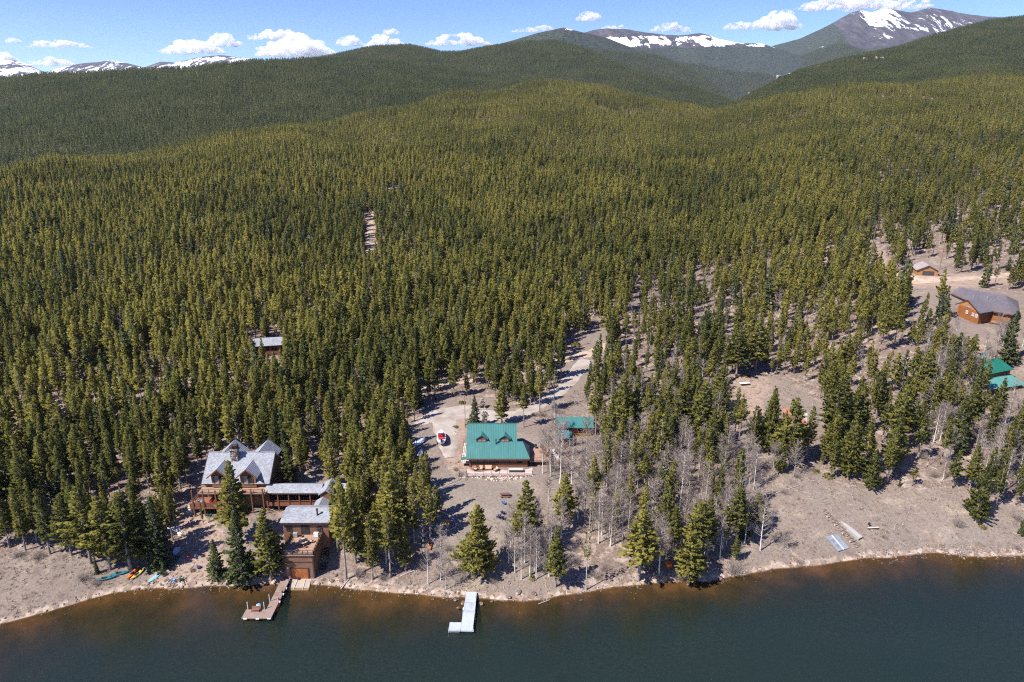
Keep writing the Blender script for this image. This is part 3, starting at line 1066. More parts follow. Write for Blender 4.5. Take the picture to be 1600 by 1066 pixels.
fset(H_B2, lambda X, Y, Z, px, py: (smooth(52, 45, py + 3 * fbm(px / 6, py / 4, 3, 3)), 0.62 * smooth(50, 46, py) * smooth(878, 884, px) * smooth(900, 893, px)))
H_C = Hill("mountain", [(780, 80, 7000), (850, 62, 7000), (900, 55, 7000), (930, 47, 7000), (948, 44, 7000), (975, 46, 7000), (1000, 49, 7000), (1060, 55, 7000), (1095, 52, 7000), (1120, 60, 7000), (1150, 65, 7000), (1190, 68, 7000),
                        (1240, 82, 7000), (1320, 110, 7000)], [(760, 120, 5200), (1000, 140, 5200), (1150, 185, 5200), (1350, 185, 5200)], M_ALP, seed=17, amp=75, scale=900, tree=0, cols=420, rows=110)
H_D = Hill("mountain", [(960, 150, 8000), (1020, 128, 8000), (1060, 112, 8000), (1100, 99, 8000), (1150, 88, 8000), (1200, 73, 8000), (1250, 58, 8000), (1300, 34, 8000), (1330, 17, 8000), (1345, 12, 8000), (1362, 16, 8000),
                        (1385, 9, 8000), (1400, 12, 8000), (1425, 17, 8050), (1450, 11, 8100), (1500, 20, 8200), (1545, 26, 8200), (1600, 31, 8200), (1700, 45, 8200), (1950, 80, 8200)],
           [(930, 190, 5400), (1060, 185, 5400), (1150, 190, 5400), (1300, 160, 5600), (1950, 140, 5600)], M_ALP, seed=23, amp=120, scale=1000, tree=0, cols=460, rows=120)
H_F = Hill("mountain", [(-500, 85, 9500), (-300, 76, 9500), (-100, 86, 9500), (0, 94, 9500), (25, 93, 9500), (45, 101, 9500), (70, 112, 9500), (90, 107, 9500), (115, 101, 9500), (150, 97, 9500), (172, 93, 9500), (200, 97, 9500), (225, 103, 9500),
                        (250, 95, 9500), (275, 97, 9500), (310, 89, 9500), (345, 86, 9500), (365, 88, 9500), (420, 95, 9500), (520, 112, 9500)], [(-600, 150, 7600), (0, 140, 7600), (600, 140, 7600)], M_ALP, seed=29, amp=55, scale=800, tree=0, cols=420, rows=80)
# where the snow lies: gullies and lee slopes of each range
fset(H_C, lambda X, Y, Z, px, py: (smooth(80, 68, py + 5 * fbm(px / 25, py / 9, 8, 3)), 0.54 * smooth(80, 70, py) * smooth(905, 935, px) + 0.42 * fbm(px / 17, py / 6, 9, 4) - 0.30 * smooth(62, 52, py) * smooth(1030, 1000, px)
                              - 0.35 * smooth(58, 53, py) * smooth(1120, 1080, px)))


def snow_d(X, Y, Z, px, py):
    h = (Z - H_D.zmin) / (H_D.zmax - H_D.zmin)
    al = np.maximum(smooth(1300, 1345, px + (60 - py) * 0.9) * smooth(0.48, 0.62, h), 0.9 * smooth(0.86, 0.94, h) * smooth(1290, 1310, px))
    e = px - (1330 + (py - 15) * 0.55)
    sn = 0.37 * smooth(-8, 16, e) * smooth(0.50, 0.66, h + 0.10 * smooth(1380, 1480, px)) + 0.22 * fbm(X / 260, (Y + Z) / 900, 41, 4) - 0.14 * smooth(1440, 1500, px) * smooth(40, 20, py) + 0.10 * np.sin(e / 19.0)
    sn = sn + 0.34 * smooth(0.75, 0.9, h) * smooth(1285, 1310, px) * (px < 1335) * (fbm(X / 60, Z / 200, 5, 3) > 0.1)
    return al, sn


fset(H_D, snow_d)
fset(H_F, lambda X, Y, Z, px, py: (smooth(0.2, 0.4, (Z - H_F.zmin) / (H_F.zmax - H_F.zmin)), 0.52 + 0.25 * fbm(X / 300, Z / 200, 77, 3)))

build_ground()
build_water()


# ------------------------------------------------------------------ roads, drives and paths: draped strips
def strip(name, pts_px, widths, mat, lift=0.07, step=1.0, na=7, seed=0, pts=None):
    P = [on_ground(*p) for p in pts_px] if pts is None else [Vector(p) for p in pts]
    P = [Vector((p.x, p.y, 0)) for p in P]
    d = [0.0]
    for a, b in zip(P, P[1:]): d.append(d[-1] + (b - a).length)
    n = max(3, int(d[-1] / step))
    q = np.linspace(0, d[-1], n)
    x = np.interp(q, d, [p.x for p in P]); y = np.interp(q, d, [p.y for p in P]); w = np.interp(q, d, widths)
    for _ in range(3):
        x[1:-1] = (x[:-2] + 2 * x[1:-1] + x[2:]) / 4; y[1:-1] = (y[:-2] + 2 * y[1:-1] + y[2:]) / 4
    tx = np.gradient(x); ty = np.gradient(y); L = np.hypot(tx, ty) + 1e-9
    nx, ny = -ty / L, tx / L
    wl = w * (1 + 0.28 * fbm(q / 4.0, q * 0, 71 + seed, 3)); wr = w * (1 + 0.28 * fbm(q / 4.0, q * 0 + 9, 83 + seed, 3))
    a = np.linspace(-1, 1, na)
    off = np.where(a[None, :] < 0, a[None, :] * wl[:, None], a[None, :] * wr[:, None]) / 2
    X = x[:, None] + nx[:, None] * off; Y = y[:, None] + ny[:, None] * off
    Z = ground_z(X, Y) + lift
    Z[:, 0] -= lift + 0.05; Z[:, -1] -= lift + 0.05
    v = np.stack([X, Y, Z], -1).reshape(-1, 3)
    i = np.arange(n - 1)[:, None] * na + np.arange(na - 1)[None, :]
    f = np.stack([i, i + na, i + na + 1, i + 1], -1).reshape(-1, 4)
    o = bpy.data.objects.new(name, np_mesh(name, v, f, [mat], smooth_=True)); COL.objects.link(o)
    return tag(o, kind="structure")


def gravel_mat(name, a, b, c):
    m, nt, out = new_mat(name); t = NT(nt)
    co = t.coords()
    f = t.noise(co, 2.6, 6, 0.8); g = t.noise(co, 0.3, 4, 0.6)
    k = t.mix(t.val(g, 0.4, 0.68), t.ramp(f, [(0.3, a), (0.7, b)]), c)
    t.bsdf(out, k, 0.95, 0.05, bump=f, bump_d=0.08, bump_s=0.6)
    return m


M_GRAVEL = gravel_mat("grey gravel", (0.25, 0.22, 0.195), (0.44, 0.395, 0.355), (0.27, 0.22, 0.185))
M_TRACK = gravel_mat("tan dirt road", (0.30, 0.225, 0.165), (0.50, 0.39, 0.30), (0.29, 0.22, 0.165))

# ------------------------------------------------------------------ the stands of conifers
def forest_points(n, y0, y1, rng, tmax=0.95):
    y = np.sqrt(rng.uniform(y0 ** 2, y1 ** 2, n)); t = rng.uniform(-tmax, tmax, n)
    x = t * y
    return x, y


def thin(x, y, cell, rng):
    """at most one tree per cell, so that crowns do not share a stem"""
    key = (np.floor(x / cell).astype(np.int64) << 24) + np.floor(y / cell).astype(np.int64)
    _, i = np.unique(key, return_index=True)
    return i
# ------------------------------------------------------------------ which trees stand where
# single trees read off the photograph: foot (column, row), row of the top, shape, width
TREES = [
    (748, 897, 788, "broad", 1.05), (868, 917, 826, "pine", 1.05), (882, 822, 741, "pine", 1.25), (822, 862, 752, "pine", 1.15), (803, 868, 800, "sparse", 1.0),
    (916, 922, 822, "sparse", 0.8), (997, 906, 800, "pine", 1.35), (1075, 912, 830, "pine", 1.35), (1088, 880, 783, "pine", 1.2), (1040, 850, 760, "pine", 0.9), (1148, 876, 835, "slim", 0.9),
    (664, 818, 708, "slim", 0.9), (648, 850, 745, "slim", 0.9), (614, 850, 737, "pine", 1.45), (582, 906, 803, "slim", 1.15), (541, 906, 755, "slim", 1.0), (556, 880, 752, "pine", 0.9), (528, 862, 752, "slim", 0.9),
    (424, 906, 797, "pine", 1.25), (372, 850, 722, "pine", 1.15), (378, 906, 800, "spruce", 1.15), (340, 901, 842, "spruce", 1.25), (318, 820, 783, "slim", 0.5),
    (252, 884, 775, "spruce", 1.0), (232, 880, 782, "pine", 1.2), (205, 890, 770, "pine", 1.3), (172, 890, 775, "pine", 1.2), (142, 880, 760, "pine", 1.2), (112, 868, 772, "pine", 1.1), (78, 866, 765, "slim", 1.2), (40, 860, 762, "slim", 1.0),
    (15, 856, 770, "pine", 1.0), (152, 896, 868, "spruce", 0.7),
    (1325, 744, 648, "broad", 0.85), (1360, 764, 702, "broad", 0.85), (1200, 706, 606, "broad", 0.75), (1232, 725, 622, "pine", 1.3), (1218, 738, 680, "broad", 0.7), (1393, 738, 652, "pine", 1.2), (1300, 690, 590, "pine", 1.3),
    (1524, 812, 727, "broad", 0.75), (1556, 792, 700, "slim", 0.8), (1596, 836, 800, "spruce", 0.8), (1440, 632, 545, "pine", 1.3), (1518, 640, 560, "spruce", 0.9), (1572, 568, 486, "spruce", 1.0), (1400, 700, 600, "pine", 1.1),
    (742, 668, 618, "spruce", 1.15), (784, 664, 592, "pine", 1.0), (818, 668, 600, "slim", 1.0), (843, 645, 570, "slim", 1.1), (866, 640, 575, "sparse", 1.2), (876, 590, 520, "pine", 0.9),
    (930, 690, 590, "slim", 1.0), (952, 718, 620, "slim", 1.0), (946, 760, 668, "slim", 1.0), (970, 700, 585, "slim", 1.0), (1060, 690, 600, "pine", 1.1), (1095, 700, 596, "pine", 1.2), (1028, 690, 640, "slim", 1.0), (1110, 720, 640, "pine", 1.0),
    (990, 690, 600, "slim", 1.1), (1130, 745, 690, "slim", 0.9), (1180, 830, 770, "pine", 1.0), (1148, 850, 760, "slim", 1.1), (1005, 840, 770, "slim", 1.0), (960, 850, 770, "sparse", 1.1), (925, 830, 760, "sparse", 1.0),
    (1340, 680, 600, "pine", 1.1), (1470, 640, 555, "slim", 1.1), (1495, 700, 620, "pine", 1.1), (1543, 698, 632, "pine", 1.0), (1580, 720, 640, "pine", 1.1), (1430, 560, 500, "slim", 1.1), (1150, 590, 520, "pine", 1.4), (1125, 640, 570, "pine", 1.2),
    (1180, 580, 500, "pine", 1.3), (1470, 470, 435, "slim", 1.0), (1590, 690, 610, "slim", 1.0), (1510, 690, 600, "pine", 1.0), (470, 745, 690, "pine", 1.2), (455, 770, 700, "pine", 1.1), (520, 760, 700, "pine", 1.1), (1405, 760, 742, "spruce", 0.6),
    (1530, 820, 806, "spruce", 0.7), (830, 905, 893, "slim", 1.3),
]
ASPENS = [
    (697, 921, 865, 1), (1062, 800, 700, 0), (1188, 860, 775, 0), (1222, 858, 832, 1), (1230, 858, 828, 1), (860, 745, 670, 0), (875, 755, 660, 0), (893, 760, 680, 0), (848, 740, 670, 0), (880, 700, 640, 0), (866, 690, 625, 0),
    (1508, 640, 592, 0), (1505, 660, 605, 0), (1470, 590, 535, 0), (1485, 585, 530, 0), (1460, 600, 540, 0), (1440, 590, 520, 0), (1270, 690, 640, 0), (1240, 690, 650, 1), (1030, 900, 810, 0), (1240, 745, 690, 1), (1205, 745, 690, 1),
    (805, 895, 830, 0), (815, 905, 830, 0), (828, 900, 820, 0), (838, 905, 835, 0), (850, 890, 825, 0), (795, 880, 815, 0), (820, 880, 800, 0), (842, 870, 800, 0), (1190, 700, 640, 0), (1545, 760, 690, 0), (1568, 770, 700, 0), (1575, 740, 670, 0),
]


def rand_ground(n, poly, rng):
    xs = [p[0] for p in poly]; ys = [p[1] for p in poly]
    out = []
    while len(out) < n:
        x = rng.uniform(min(xs), max(xs)); y = rng.uniform(min(ys), max(ys))
        if in_poly(np.array([x]), np.array([y]), poly)[0]:
            out.append((x, y))
    return out


def spaced(pts, d, have):
    keep = []
    for p in pts:
        if all((p[0] - q[0]) ** 2 + (p[1] - q[1]) ** 2 > d * d for q in have) and all((p[0] - q[0]) ** 2 + (p[1] - q[1]) ** 2 > d * d for q in keep):
            keep.append(p)
    return keep


hand = []          # (point, height, shape, width factor, listed)
for bx, by, ty, kind, w in TREES:
    p = on_ground(bx, by)
    h = min(max(top_height(p, ty), 1.2), 26.0)
    if kind == "pine": w *= 1.2
    if 965 < bx < 1190 and kind in ("slim", "pine"):
        w *= 1.2; kind = "pine"
    hand.append((p, h, kind, w, True))
bare_hand = []
for bx, by, ty, kind in ASPENS:
    p = on_ground(bx, by); bare_hand.append((p, min(top_height(p, ty), 18.0), "bare" if kind else "aspen", 1.0, True))

# the wood: jittered cells, thinned by the clearings
def wood(y0, y1, cell, rng, tmax=0.98, gap=0.85):
    n = int(y1 * tmax * 2.2 / cell); m = int((y1 - y0) / cell)
    gx, gy = np.meshgrid((np.arange(n) - n / 2) * cell, y0 + np.arange(m) * cell)
    x = gx.ravel() + rng.uniform(-0.46, 0.46, gx.size) * cell; y = gy.ravel() + rng.uniform(-0.46, 0.46, gx.size) * cell
    k = (np.abs(x / y) < tmax) & (y < y1)
    x, y = x[k], y[k]
    z = ground_z(x, y)
    px, py, d = to_px(x, y, z)
    k = (px > -140) & (px < 1740) & (y - shore_y(x) > 2.5)
    x, y, z, px, py = x[k], y[k], z[k], px[k], py[k]
    keep = ~open_mask(x, y, z)
    bare = np.zeros(len(x), bool)
    for poly, share, bs in SPARSE:
        ins = in_poly(px, py, poly)
        keep &= ~ins | (rng.random(len(x)) < share)
        bare |= ins & (rng.random(len(x)) < bs)
    # natural gaps and thickets
    g = fbm(x / 38.0, y / 38.0, 91, 3)
    keep &= rng.random(len(x)) < np.clip((0.97 if gap < 0.6 else 0.87) + gap * g, 0.22, 1.0)
    return x[keep], y[keep], z[keep], bare[keep]


rw = np.random.default_rng(21)
hx = np.array([h[0].x for h in hand]); hy = np.array([h[0].y for h in hand])


def clear_of_hand(x, y, d=2.6):
    ok = np.ones(len(x), bool)
    for a, b in zip(hx, hy):
        ok &= (x - a) ** 2 + (y - b) ** 2 > d * d
    return ok


x, y, z, bare = wood(100, 250, 2.75, rw, gap=0.45)
k = clear_of_hand(x, y); x, y, z, bare = x[k], y[k], z[k], bare[k]
hgt = np.clip(rw.normal(11.7, 2.4, len(x)), 6, 17.5) * (0.92 + 0.12 * fbm(x / 30, y / 30, 95, 2))
young = rw.random(len(x)) < 0.16; hgt = np.where(young, rw.uniform(4, 8, len(x)), hgt)
_, pyf, _ = to_px(x, y, z); _, pyt, _ = to_px(x, y, z + hgt)
size = pyf - pyt
pxf, _, _ = to_px(x, y, z)
size = np.where((pxf < -20) | (pxf > 1620), 0, size)
N_ONE = 300 - sum(1 for h in hand if h[2] not in ("spruce",))
order = np.argsort(-size)
one = np.zeros(len(x), bool); one[order[:N_ONE]] = True
one &= ~bare
near_pines = []
for i in np.nonzero(one)[0]:
    kd = rw.choice(["pine", "slim", "sparse"], p=[.34, .58, .08])
    near_pines.append((Vector((x[i], y[i], z[i])), float(hgt[i]), kd, float(rw.uniform(0.9, 1.25)), False))
rest = ~one
P_mid = [np.stack([x, y, z], -1)[rest]]; H_mid = [hgt[rest]]; B_mid = [bare[rest]]
x, y, z, bare = wood(250, 720, 2.8, rw, 0.9)
P_mid.append(np.stack([x, y, z], -1)); H_mid.append(np.clip(rw.normal(11.2, 2.9, len(x)), 4.5, 18)); B_mid.append(bare)
P_mid = np.vstack(P_mid); H_mid = np.concatenate(H_mid) * (1.0 + 0.24 * fbm(P_mid[:, 0] / 22, P_mid[:, 1] / 22, 99, 3)); B_mid = np.concatenate(B_mid)
nm = len(P_mid)
wd = (H_mid / 14) ** 0.8 * rw.uniform(0.72, 1.28, nm)
pick = rw.choice(10, nm, p=[.12, .12, .12, .12, .11, .11, .10, .10, .05, .05])
dead = rw.random(nm) < 0.06 + 0.10 * np.clip(fbm(P_mid[:, 0] / 25, P_mid[:, 1] / 25, 97, 3), 0, 1)
pick = np.where(B_mid | dead, 10 + (rw.random(nm) < 0.5), pick)
scatter("pine_forest", P_mid, rw.uniform(0, 6.28, nm), np.stack([wd, wd, H_mid / 14], -1), pick, C_MID, "dense olive green pine forest covering the slope behind the houses", "forest",
        tilt=rw.normal(0, 0.025, (nm, 2)))
# the same wood further up, to its crest and just over it
x, y, z, bare = wood(720, 1750, 3.6, rw, 0.86)
t = x / y; yc = np.interp(t, _ct, _cy)
k = y < yc + 45
x, y, z = x[k], y[k], z[k]
nf = len(x); hf = rw.uniform(0.5, 1.1, nf); wf = hf * rw.uniform(0.75, 1.2, nf)
scatter("upper_pine_forest", np.stack([x, y, z], -1), rw.uniform(0, 6.28, nf), np.stack([wf, wf, hf], -1), rw.choice(6, nf, p=[.23, .23, .22, .22, .05, .05]), C_UP,
        "sunlit pine forest on the upper slope up to the near crest", "forest")
rh = np.random.default_rng(33)


for H_, n_, lab in ((H_A, 52000, "dark green pine forest on the broad middle ridge towards the snow peaks"), (H_B, 52000, "bluish green forest on the rounded hills behind the central saddle"),
                    (H_E, 52000, "grey green forest on the big hillside below the snowy high peak")):
    p_, r_, s_, i_ = H_.plant(n_, rh, keep=lambda X, Y, Z, px, py, rng: rng.random(len(X)) < np.clip(1.15 + 1.0 * fbm(X / 110, Y / 150, 401, 4), 0.12, 1))
    scatter("hillside_forest", p_, r_, s_, i_, C_FAR, lab, "forest")
p_, r_, s_, i_ = H_B2.plant(26000, rh, keep=lambda X, Y, Z, px, py, rng: Z < 520, tree=(0.8, 1.3))
scatter("hillside_forest", p_, r_, s_, i_, C_FAR, "dark forest on the snow-tipped summit hill", "forest")
for H_, n_, q_, lab in ((H_C, 30000, 0.55, "dark forest in the valley under the long snow ridge"), (H_D, 50000, 0.62, "dark blue green forest on the flank of the snowy high peak")):
    p_, r_, s_, i_ = H_.plant(n_, rh, qmax=q_, tree=(1.2, 2.0), keep=lambda X, Y, Z, px, py, rng: (py > 74 + 10 * fbm(X / 500, Y / 500, 5, 3)) if H_ is H_C else (py > np.interp(px, [1000, 1290, 1330, 1400], [40, 42, 78, 95]) + 8 * fbm(X / 400, Z / 200, 6, 3)))
    scatter("mountain_forest", p_, r_, s_, i_, C_FAR, lab, "forest")
print("mid", nm, "upper", nf, "singles", len(near_pines) + len(hand), "unsorted")
TREE_OBJ = []


def plant(p, h, shape, w, name, cat, rng):
    protos = NEAR[shape]
    tm, cm, h0 = protos[int(rng.integers(len(protos)))]
    root = empty(name, p - Vector((0, 0, 0.05)), float(rng.uniform(0, 6.28)), (h / h0 * w, h / h0 * w, h / h0))
    link(bpy.data.objects.new("trunk", tm), root); link(bpy.data.objects.new("crown" if shape not in ("aspen", "bare") else "branches", cm), root)
    tag(root, None, cat)
    TREE_OBJ.append((root, p, h, shape, w))
    return root


rp = np.random.default_rng(41)
for p, h, shape, w, listed in hand + near_pines:
    r = plant(p, h, shape, w, "spruce_tree" if shape == "spruce" else "pine_tree", "spruce" if shape == "spruce" else "pine tree", rp)
    r["listed"] = listed
# bare aspens between the cabin and the meadow, and on the slope under the grey-roofed house
have = [(q[0].x, q[0].y) for q in bare_hand]
for poly, n in (([(905, 700), (960, 690), (1060, 700), (1130, 720), (1185, 740), (1190, 830), (1130, 880), (980, 890), (900, 830)], 165), ([(840, 690), (890, 720), (905, 790), (850, 800)], 5),
                ([(950, 590), (1130, 610), (1150, 700), (960, 700)], 30), ([(1430, 520), (1600, 540), (1530, 600), (1440, 600)], 34), ([(1400, 640), (1600, 640), (1640, 780), (1470, 750)], 40),
                ([(680, 860), (740, 900), (700, 930), (640, 920)], 4), ([(780, 830), (880, 830), (870, 915), (790, 900)], 10), ([(1100, 620), (1190, 700), (1130, 720)], 6)):
    g = [on_ground(*q) for q in rand_ground(n * 2, poly, rp)]
    g = spaced([(q.x, q.y) for q in g], 1.6, have)[:n]; have += g
    for a, b in g:
        bare_hand.append((Vector((a, b, gz(a, b))), float(np.clip(rp.normal(9.0, 1.8), 5, 12)), "aspen" if rp.random() < 0.85 else "bare", float(rp.uniform(0.9, 1.3)), False))
for p, h, shape, w, listed in bare_hand:
    r = plant(p, h, shape, w, "aspen_tree", "aspen", rp)
    r["listed"] = listed
# ------------------------------------------------------------------ buildings: materials
def shingle_mat(name, a, b, c, size=0.32):
    m, nt, out = new_mat(name); t = NT(nt)
    co = t.coords()
    v = t.n("ShaderNodeTexVoronoi", feature="F1"); v.inputs["Scale"].default_value = 1.0
    t.l(t.mapping(co, (1 / size, 1.6 / size, 1.6 / size)), v.inputs["Vector"])
    sep = t.n("ShaderNodeSeparateColor"); t.l(v.outputs["Color"], sep.inputs[0])
    big = t.noise(co, 0.45, 4)
    k = t.ramp(sep.outputs[0], [(0.05, a), (0.45, b), (0.95, c)])
    k = t.mix(t.math("MULTIPLY", t.val(big, 0.4, 0.75), 0.4), k, tuple(x * 0.75 for x in a))
    w = t.n("ShaderNodeTexWave", wave_type="BANDS", bands_direction="Z"); w.inputs["Scale"].default_value = 1.6
    t.l(co, w.inputs["Vector"])
    t.bsdf(out, k, 0.85, 0.2, bump=w.outputs["Fac"], bump_d=0.05, bump_s=0.4)
    return m


def metal_mat(name, col, rib=0.42, rough=0.45):
    m, nt, out = new_mat(name); t = NT(nt)
    co = t.coords()
    w = t.n("ShaderNodeTexWave", wave_type="BANDS", bands_direction="X"); w.inputs["Scale"].default_value = 0.5 / rib
    t.l(co, w.inputs["Vector"])
    st = t.noise(t.mapping(co, (2.2, 0.25, 0.25)), 1.0, 4, 0.7)
    fade = t.noise(co, 0.35, 3)
    k = t.ramp(st, [(0.3, tuple(c * 0.86 for c in col)), (0.7, tuple(min(1, c * 1.14) for c in col))])
    k = t.mix(t.math("MULTIPLY", t.val(fade, 0.5, 0.8), 0.35), k, tuple(min(1, c * 1.2 + 0.03) for c in col))
    t.bsdf(out, k, rough, 0.35, bump=t.val(w.outputs["Fac"], 0.86, 0.98), bump_d=0.05, bump_s=0.7)
    return m


M_SLATE = shingle_mat("grey shingles", (0.19, 0.20, 0.225), (0.245, 0.255, 0.28), (0.31, 0.315, 0.335))
M_DUSK = shingle_mat("violet grey shingles", (0.095, 0.085, 0.098), (0.12, 0.108, 0.122), (0.15, 0.135, 0.15), 0.3)
M_RUST = shingle_mat("rust red shingles", (0.22, 0.095, 0.065), (0.30, 0.135, 0.095), (0.36, 0.18, 0.13), 0.3)
M_PALE = shingle_mat("pale pinkish shingles", (0.24, 0.20, 0.20), (0.30, 0.25, 0.25), (0.36, 0.30, 0.30), 0.3)
M_GREEN = metal_mat("green metal roofing", (0.045, 0.160, 0.150))
M_GREEN2 = metal_mat("bright green metal roofing", (0.012, 0.135, 0.095))
M_TEAL = metal_mat("weathered teal roofing", (0.085, 0.245, 0.215))
M_BLUEG = metal_mat("blue green corrugated roofing", (0.075, 0.18, 0.20), 0.16)
M_LOG = mat_boards("brown log wall", (0.215, 0.092, 0.050), 0.30)
M_LOG2 = mat_boards("orange log wall", (0.30, 0.115, 0.035), 0.30)
M_LOG3 = mat_boards("honey log wall", (0.38, 0.20, 0.075), 0.28)
M_SIDING = mat_boards("weathered brown siding", (0.225, 0.115, 0.070), 0.20)
M_TANWALL = mat_boards("tan board wall", (0.22, 0.125, 0.065), 0.25)
M_DECK = mat_boards("weathered deck boards", (0.37, 0.235, 0.165), 0.15, "x", 0.2)
M_DECKRED = mat_boards("red stained deck boards", (0.27, 0.115, 0.065), 0.15, "x", 0.2)
M_PATIO = mat_simple("pink paving", (0.46, 0.36, 0.335), 0.9, 0.1, var=0.14, scale=2.0)
M_TIMBER = mat_simple("stained timber", (0.165, 0.080, 0.045), 0.8, 0.15, var=0.3)
M_DARKT = mat_simple("dark timber trim", (0.055, 0.042, 0.038), 0.8, 0.15, var=0.3)
M_PALET = mat_simple("bleached timber", (0.50, 0.44, 0.385), 0.85, 0.1, var=0.2)
M_GARAGE = mat_boards("orange stained door", (0.36, 0.115, 0.035), 0.42, "z", 0.15, 0.55)
M_DARKDOOR = mat_boards("dark garage door", (0.075, 0.062, 0.068), 0.45, "z", 0.12, 0.6)
M_GLASS = mat_simple("window glass", (0.022, 0.026, 0.030), 0.08, 0.5, var=0.2)
M_CURTAIN = mat_simple("curtained glass", (0.26, 0.24, 0.23), 0.25, 0.4, var=0.25, scale=1.2)
M_WHITE = mat_simple("white paint", (0.70, 0.70, 0.69), 0.6, 0.2, var=0.06)
M_PIPE = mat_simple("galvanised flue", (0.48, 0.48, 0.50), 0.4, 0.5, 0.6, var=0.1)
M_CONC = mat_simple("pale concrete", (0.33, 0.28, 0.235), 0.9, 0.1, var=0.15)


def stone_mat(name, a, b, c, scale=2.4):
    m, nt, out = new_mat(name); t = NT(nt)
    co = t.coords()
    v = t.n("ShaderNodeTexVoronoi", feature="F1"); v.inputs["Scale"].default_value = scale
    t.l(co, v.inputs["Vector"])
    sep = t.n("ShaderNodeSeparateColor"); t.l(v.outputs["Color"], sep.inputs[0])
    k = t.ramp(sep.outputs[0], [(0.1, a), (0.5, b), (0.9, c)])
    k = t.mix(t.val(v.outputs["Distance"], 0.42, 0.62), k, tuple(x * 0.45 for x in a))
    t.bsdf(out, k, 0.9, 0.15, bump=v.outputs["Distance"], bump_d=-0.12, bump_s=0.8)
    return m


M_STONE = stone_mat("field stone", (0.16, 0.12, 0.10), (0.28, 0.21, 0.175), (0.42, 0.34, 0.29))
M_STONE2 = stone_mat("tan field stone", (0.28, 0.21, 0.165), (0.42, 0.34, 0.28), (0.55, 0.47, 0.41))


class House:
    """one building: an Empty at its base, parts written in scene metres"""
    def __init__(s, name, label, cat, origin):
        s.o = Vector(origin)
        s.root = thing(name, label, cat, s.o)

    def part(s, name, mb, mat, parent=None, label=None, bevel=0.0):
        ob = mb.build(name, mat, parent or s.root, bevel=bevel)
        ob.data.transform(Matrix.Translation(-s.o))
        if label: ob["label"] = label
        return ob

    def window(s, c, w, h, n=(0, -1), pane=None, frame=None, parent=None, bars=1):
        """c: centre on the wall face, n: outward direction in plan"""
        n = Vector((n[0], n[1], 0)).normalized(); a = Vector((-n.y, n.x, 0)); z = Vector((0, 0, 1)); c = Vector(c)
        fr = MB(); t = 0.10
        rz = math.atan2(a.y, a.x)
        for sx in (-1, 1):
            fr.obox(c + a * sx * (w / 2 + t / 2) + n * 0.05, (t, 0.12, h + 2 * t), rz)
        for sz in (-1, 1):
            fr.obox(c + z * sz * (h / 2 + t / 2) + n * 0.05, (w, 0.12, t), rz)
        for k in range(bars):
            fr.obox(c + a * ((k + 1) / (bars + 1) - 0.5) * w + n * 0.05, (0.05, 0.08, h), rz)
        f = s.part("window", fr, frame or M_TIMBER, parent)
        p = MB().obox(c + n * 0.02, (w, 0.05, h), rz)
        s.part("pane", p, pane or M_GLASS, f)
        return f


def gable_roof(mb, p_eave, axis, length, half, rise, th=0.18):
    """ridge along axis 'x' or 'y'; p_eave: middle of the footprint at eave height"""
    x, y, z = p_eave
    if axis == "x":
        for sgn in (-1, 1):
            mb.slab([(x - length / 2, y + sgn * half, z), (x + length / 2, y + sgn * half, z), (x + length / 2, y, z + rise), (x - length / 2, y, z + rise)], th)
    else:
        for sgn in (-1, 1):
            mb.slab([(x + sgn * half, y - length / 2, z), (x + sgn * half, y + length / 2, z), (x, y + length / 2, z + rise), (x, y - length / 2, z + rise)], th)
    return mb


def railing(mb, pts, h=0.95, post=0.09, rails=(0.45, 0.95), every=1.8, rail=0.06):
    for p, q in zip(pts, pts[1:]):
        p = Vector(p); q = Vector(q); n = max(1, int((q - p).length / every))
        for i in range(n + 1):
            a = p.lerp(q, i / n); mb.box(a.x - post / 2, a.x + post / 2, a.y - post / 2, a.y + post / 2, a.z, a.z + h)
        for r in rails:
            mb.beam(p + Vector((0, 0, r)), q + Vector((0, 0, r)), rail)
    return mb


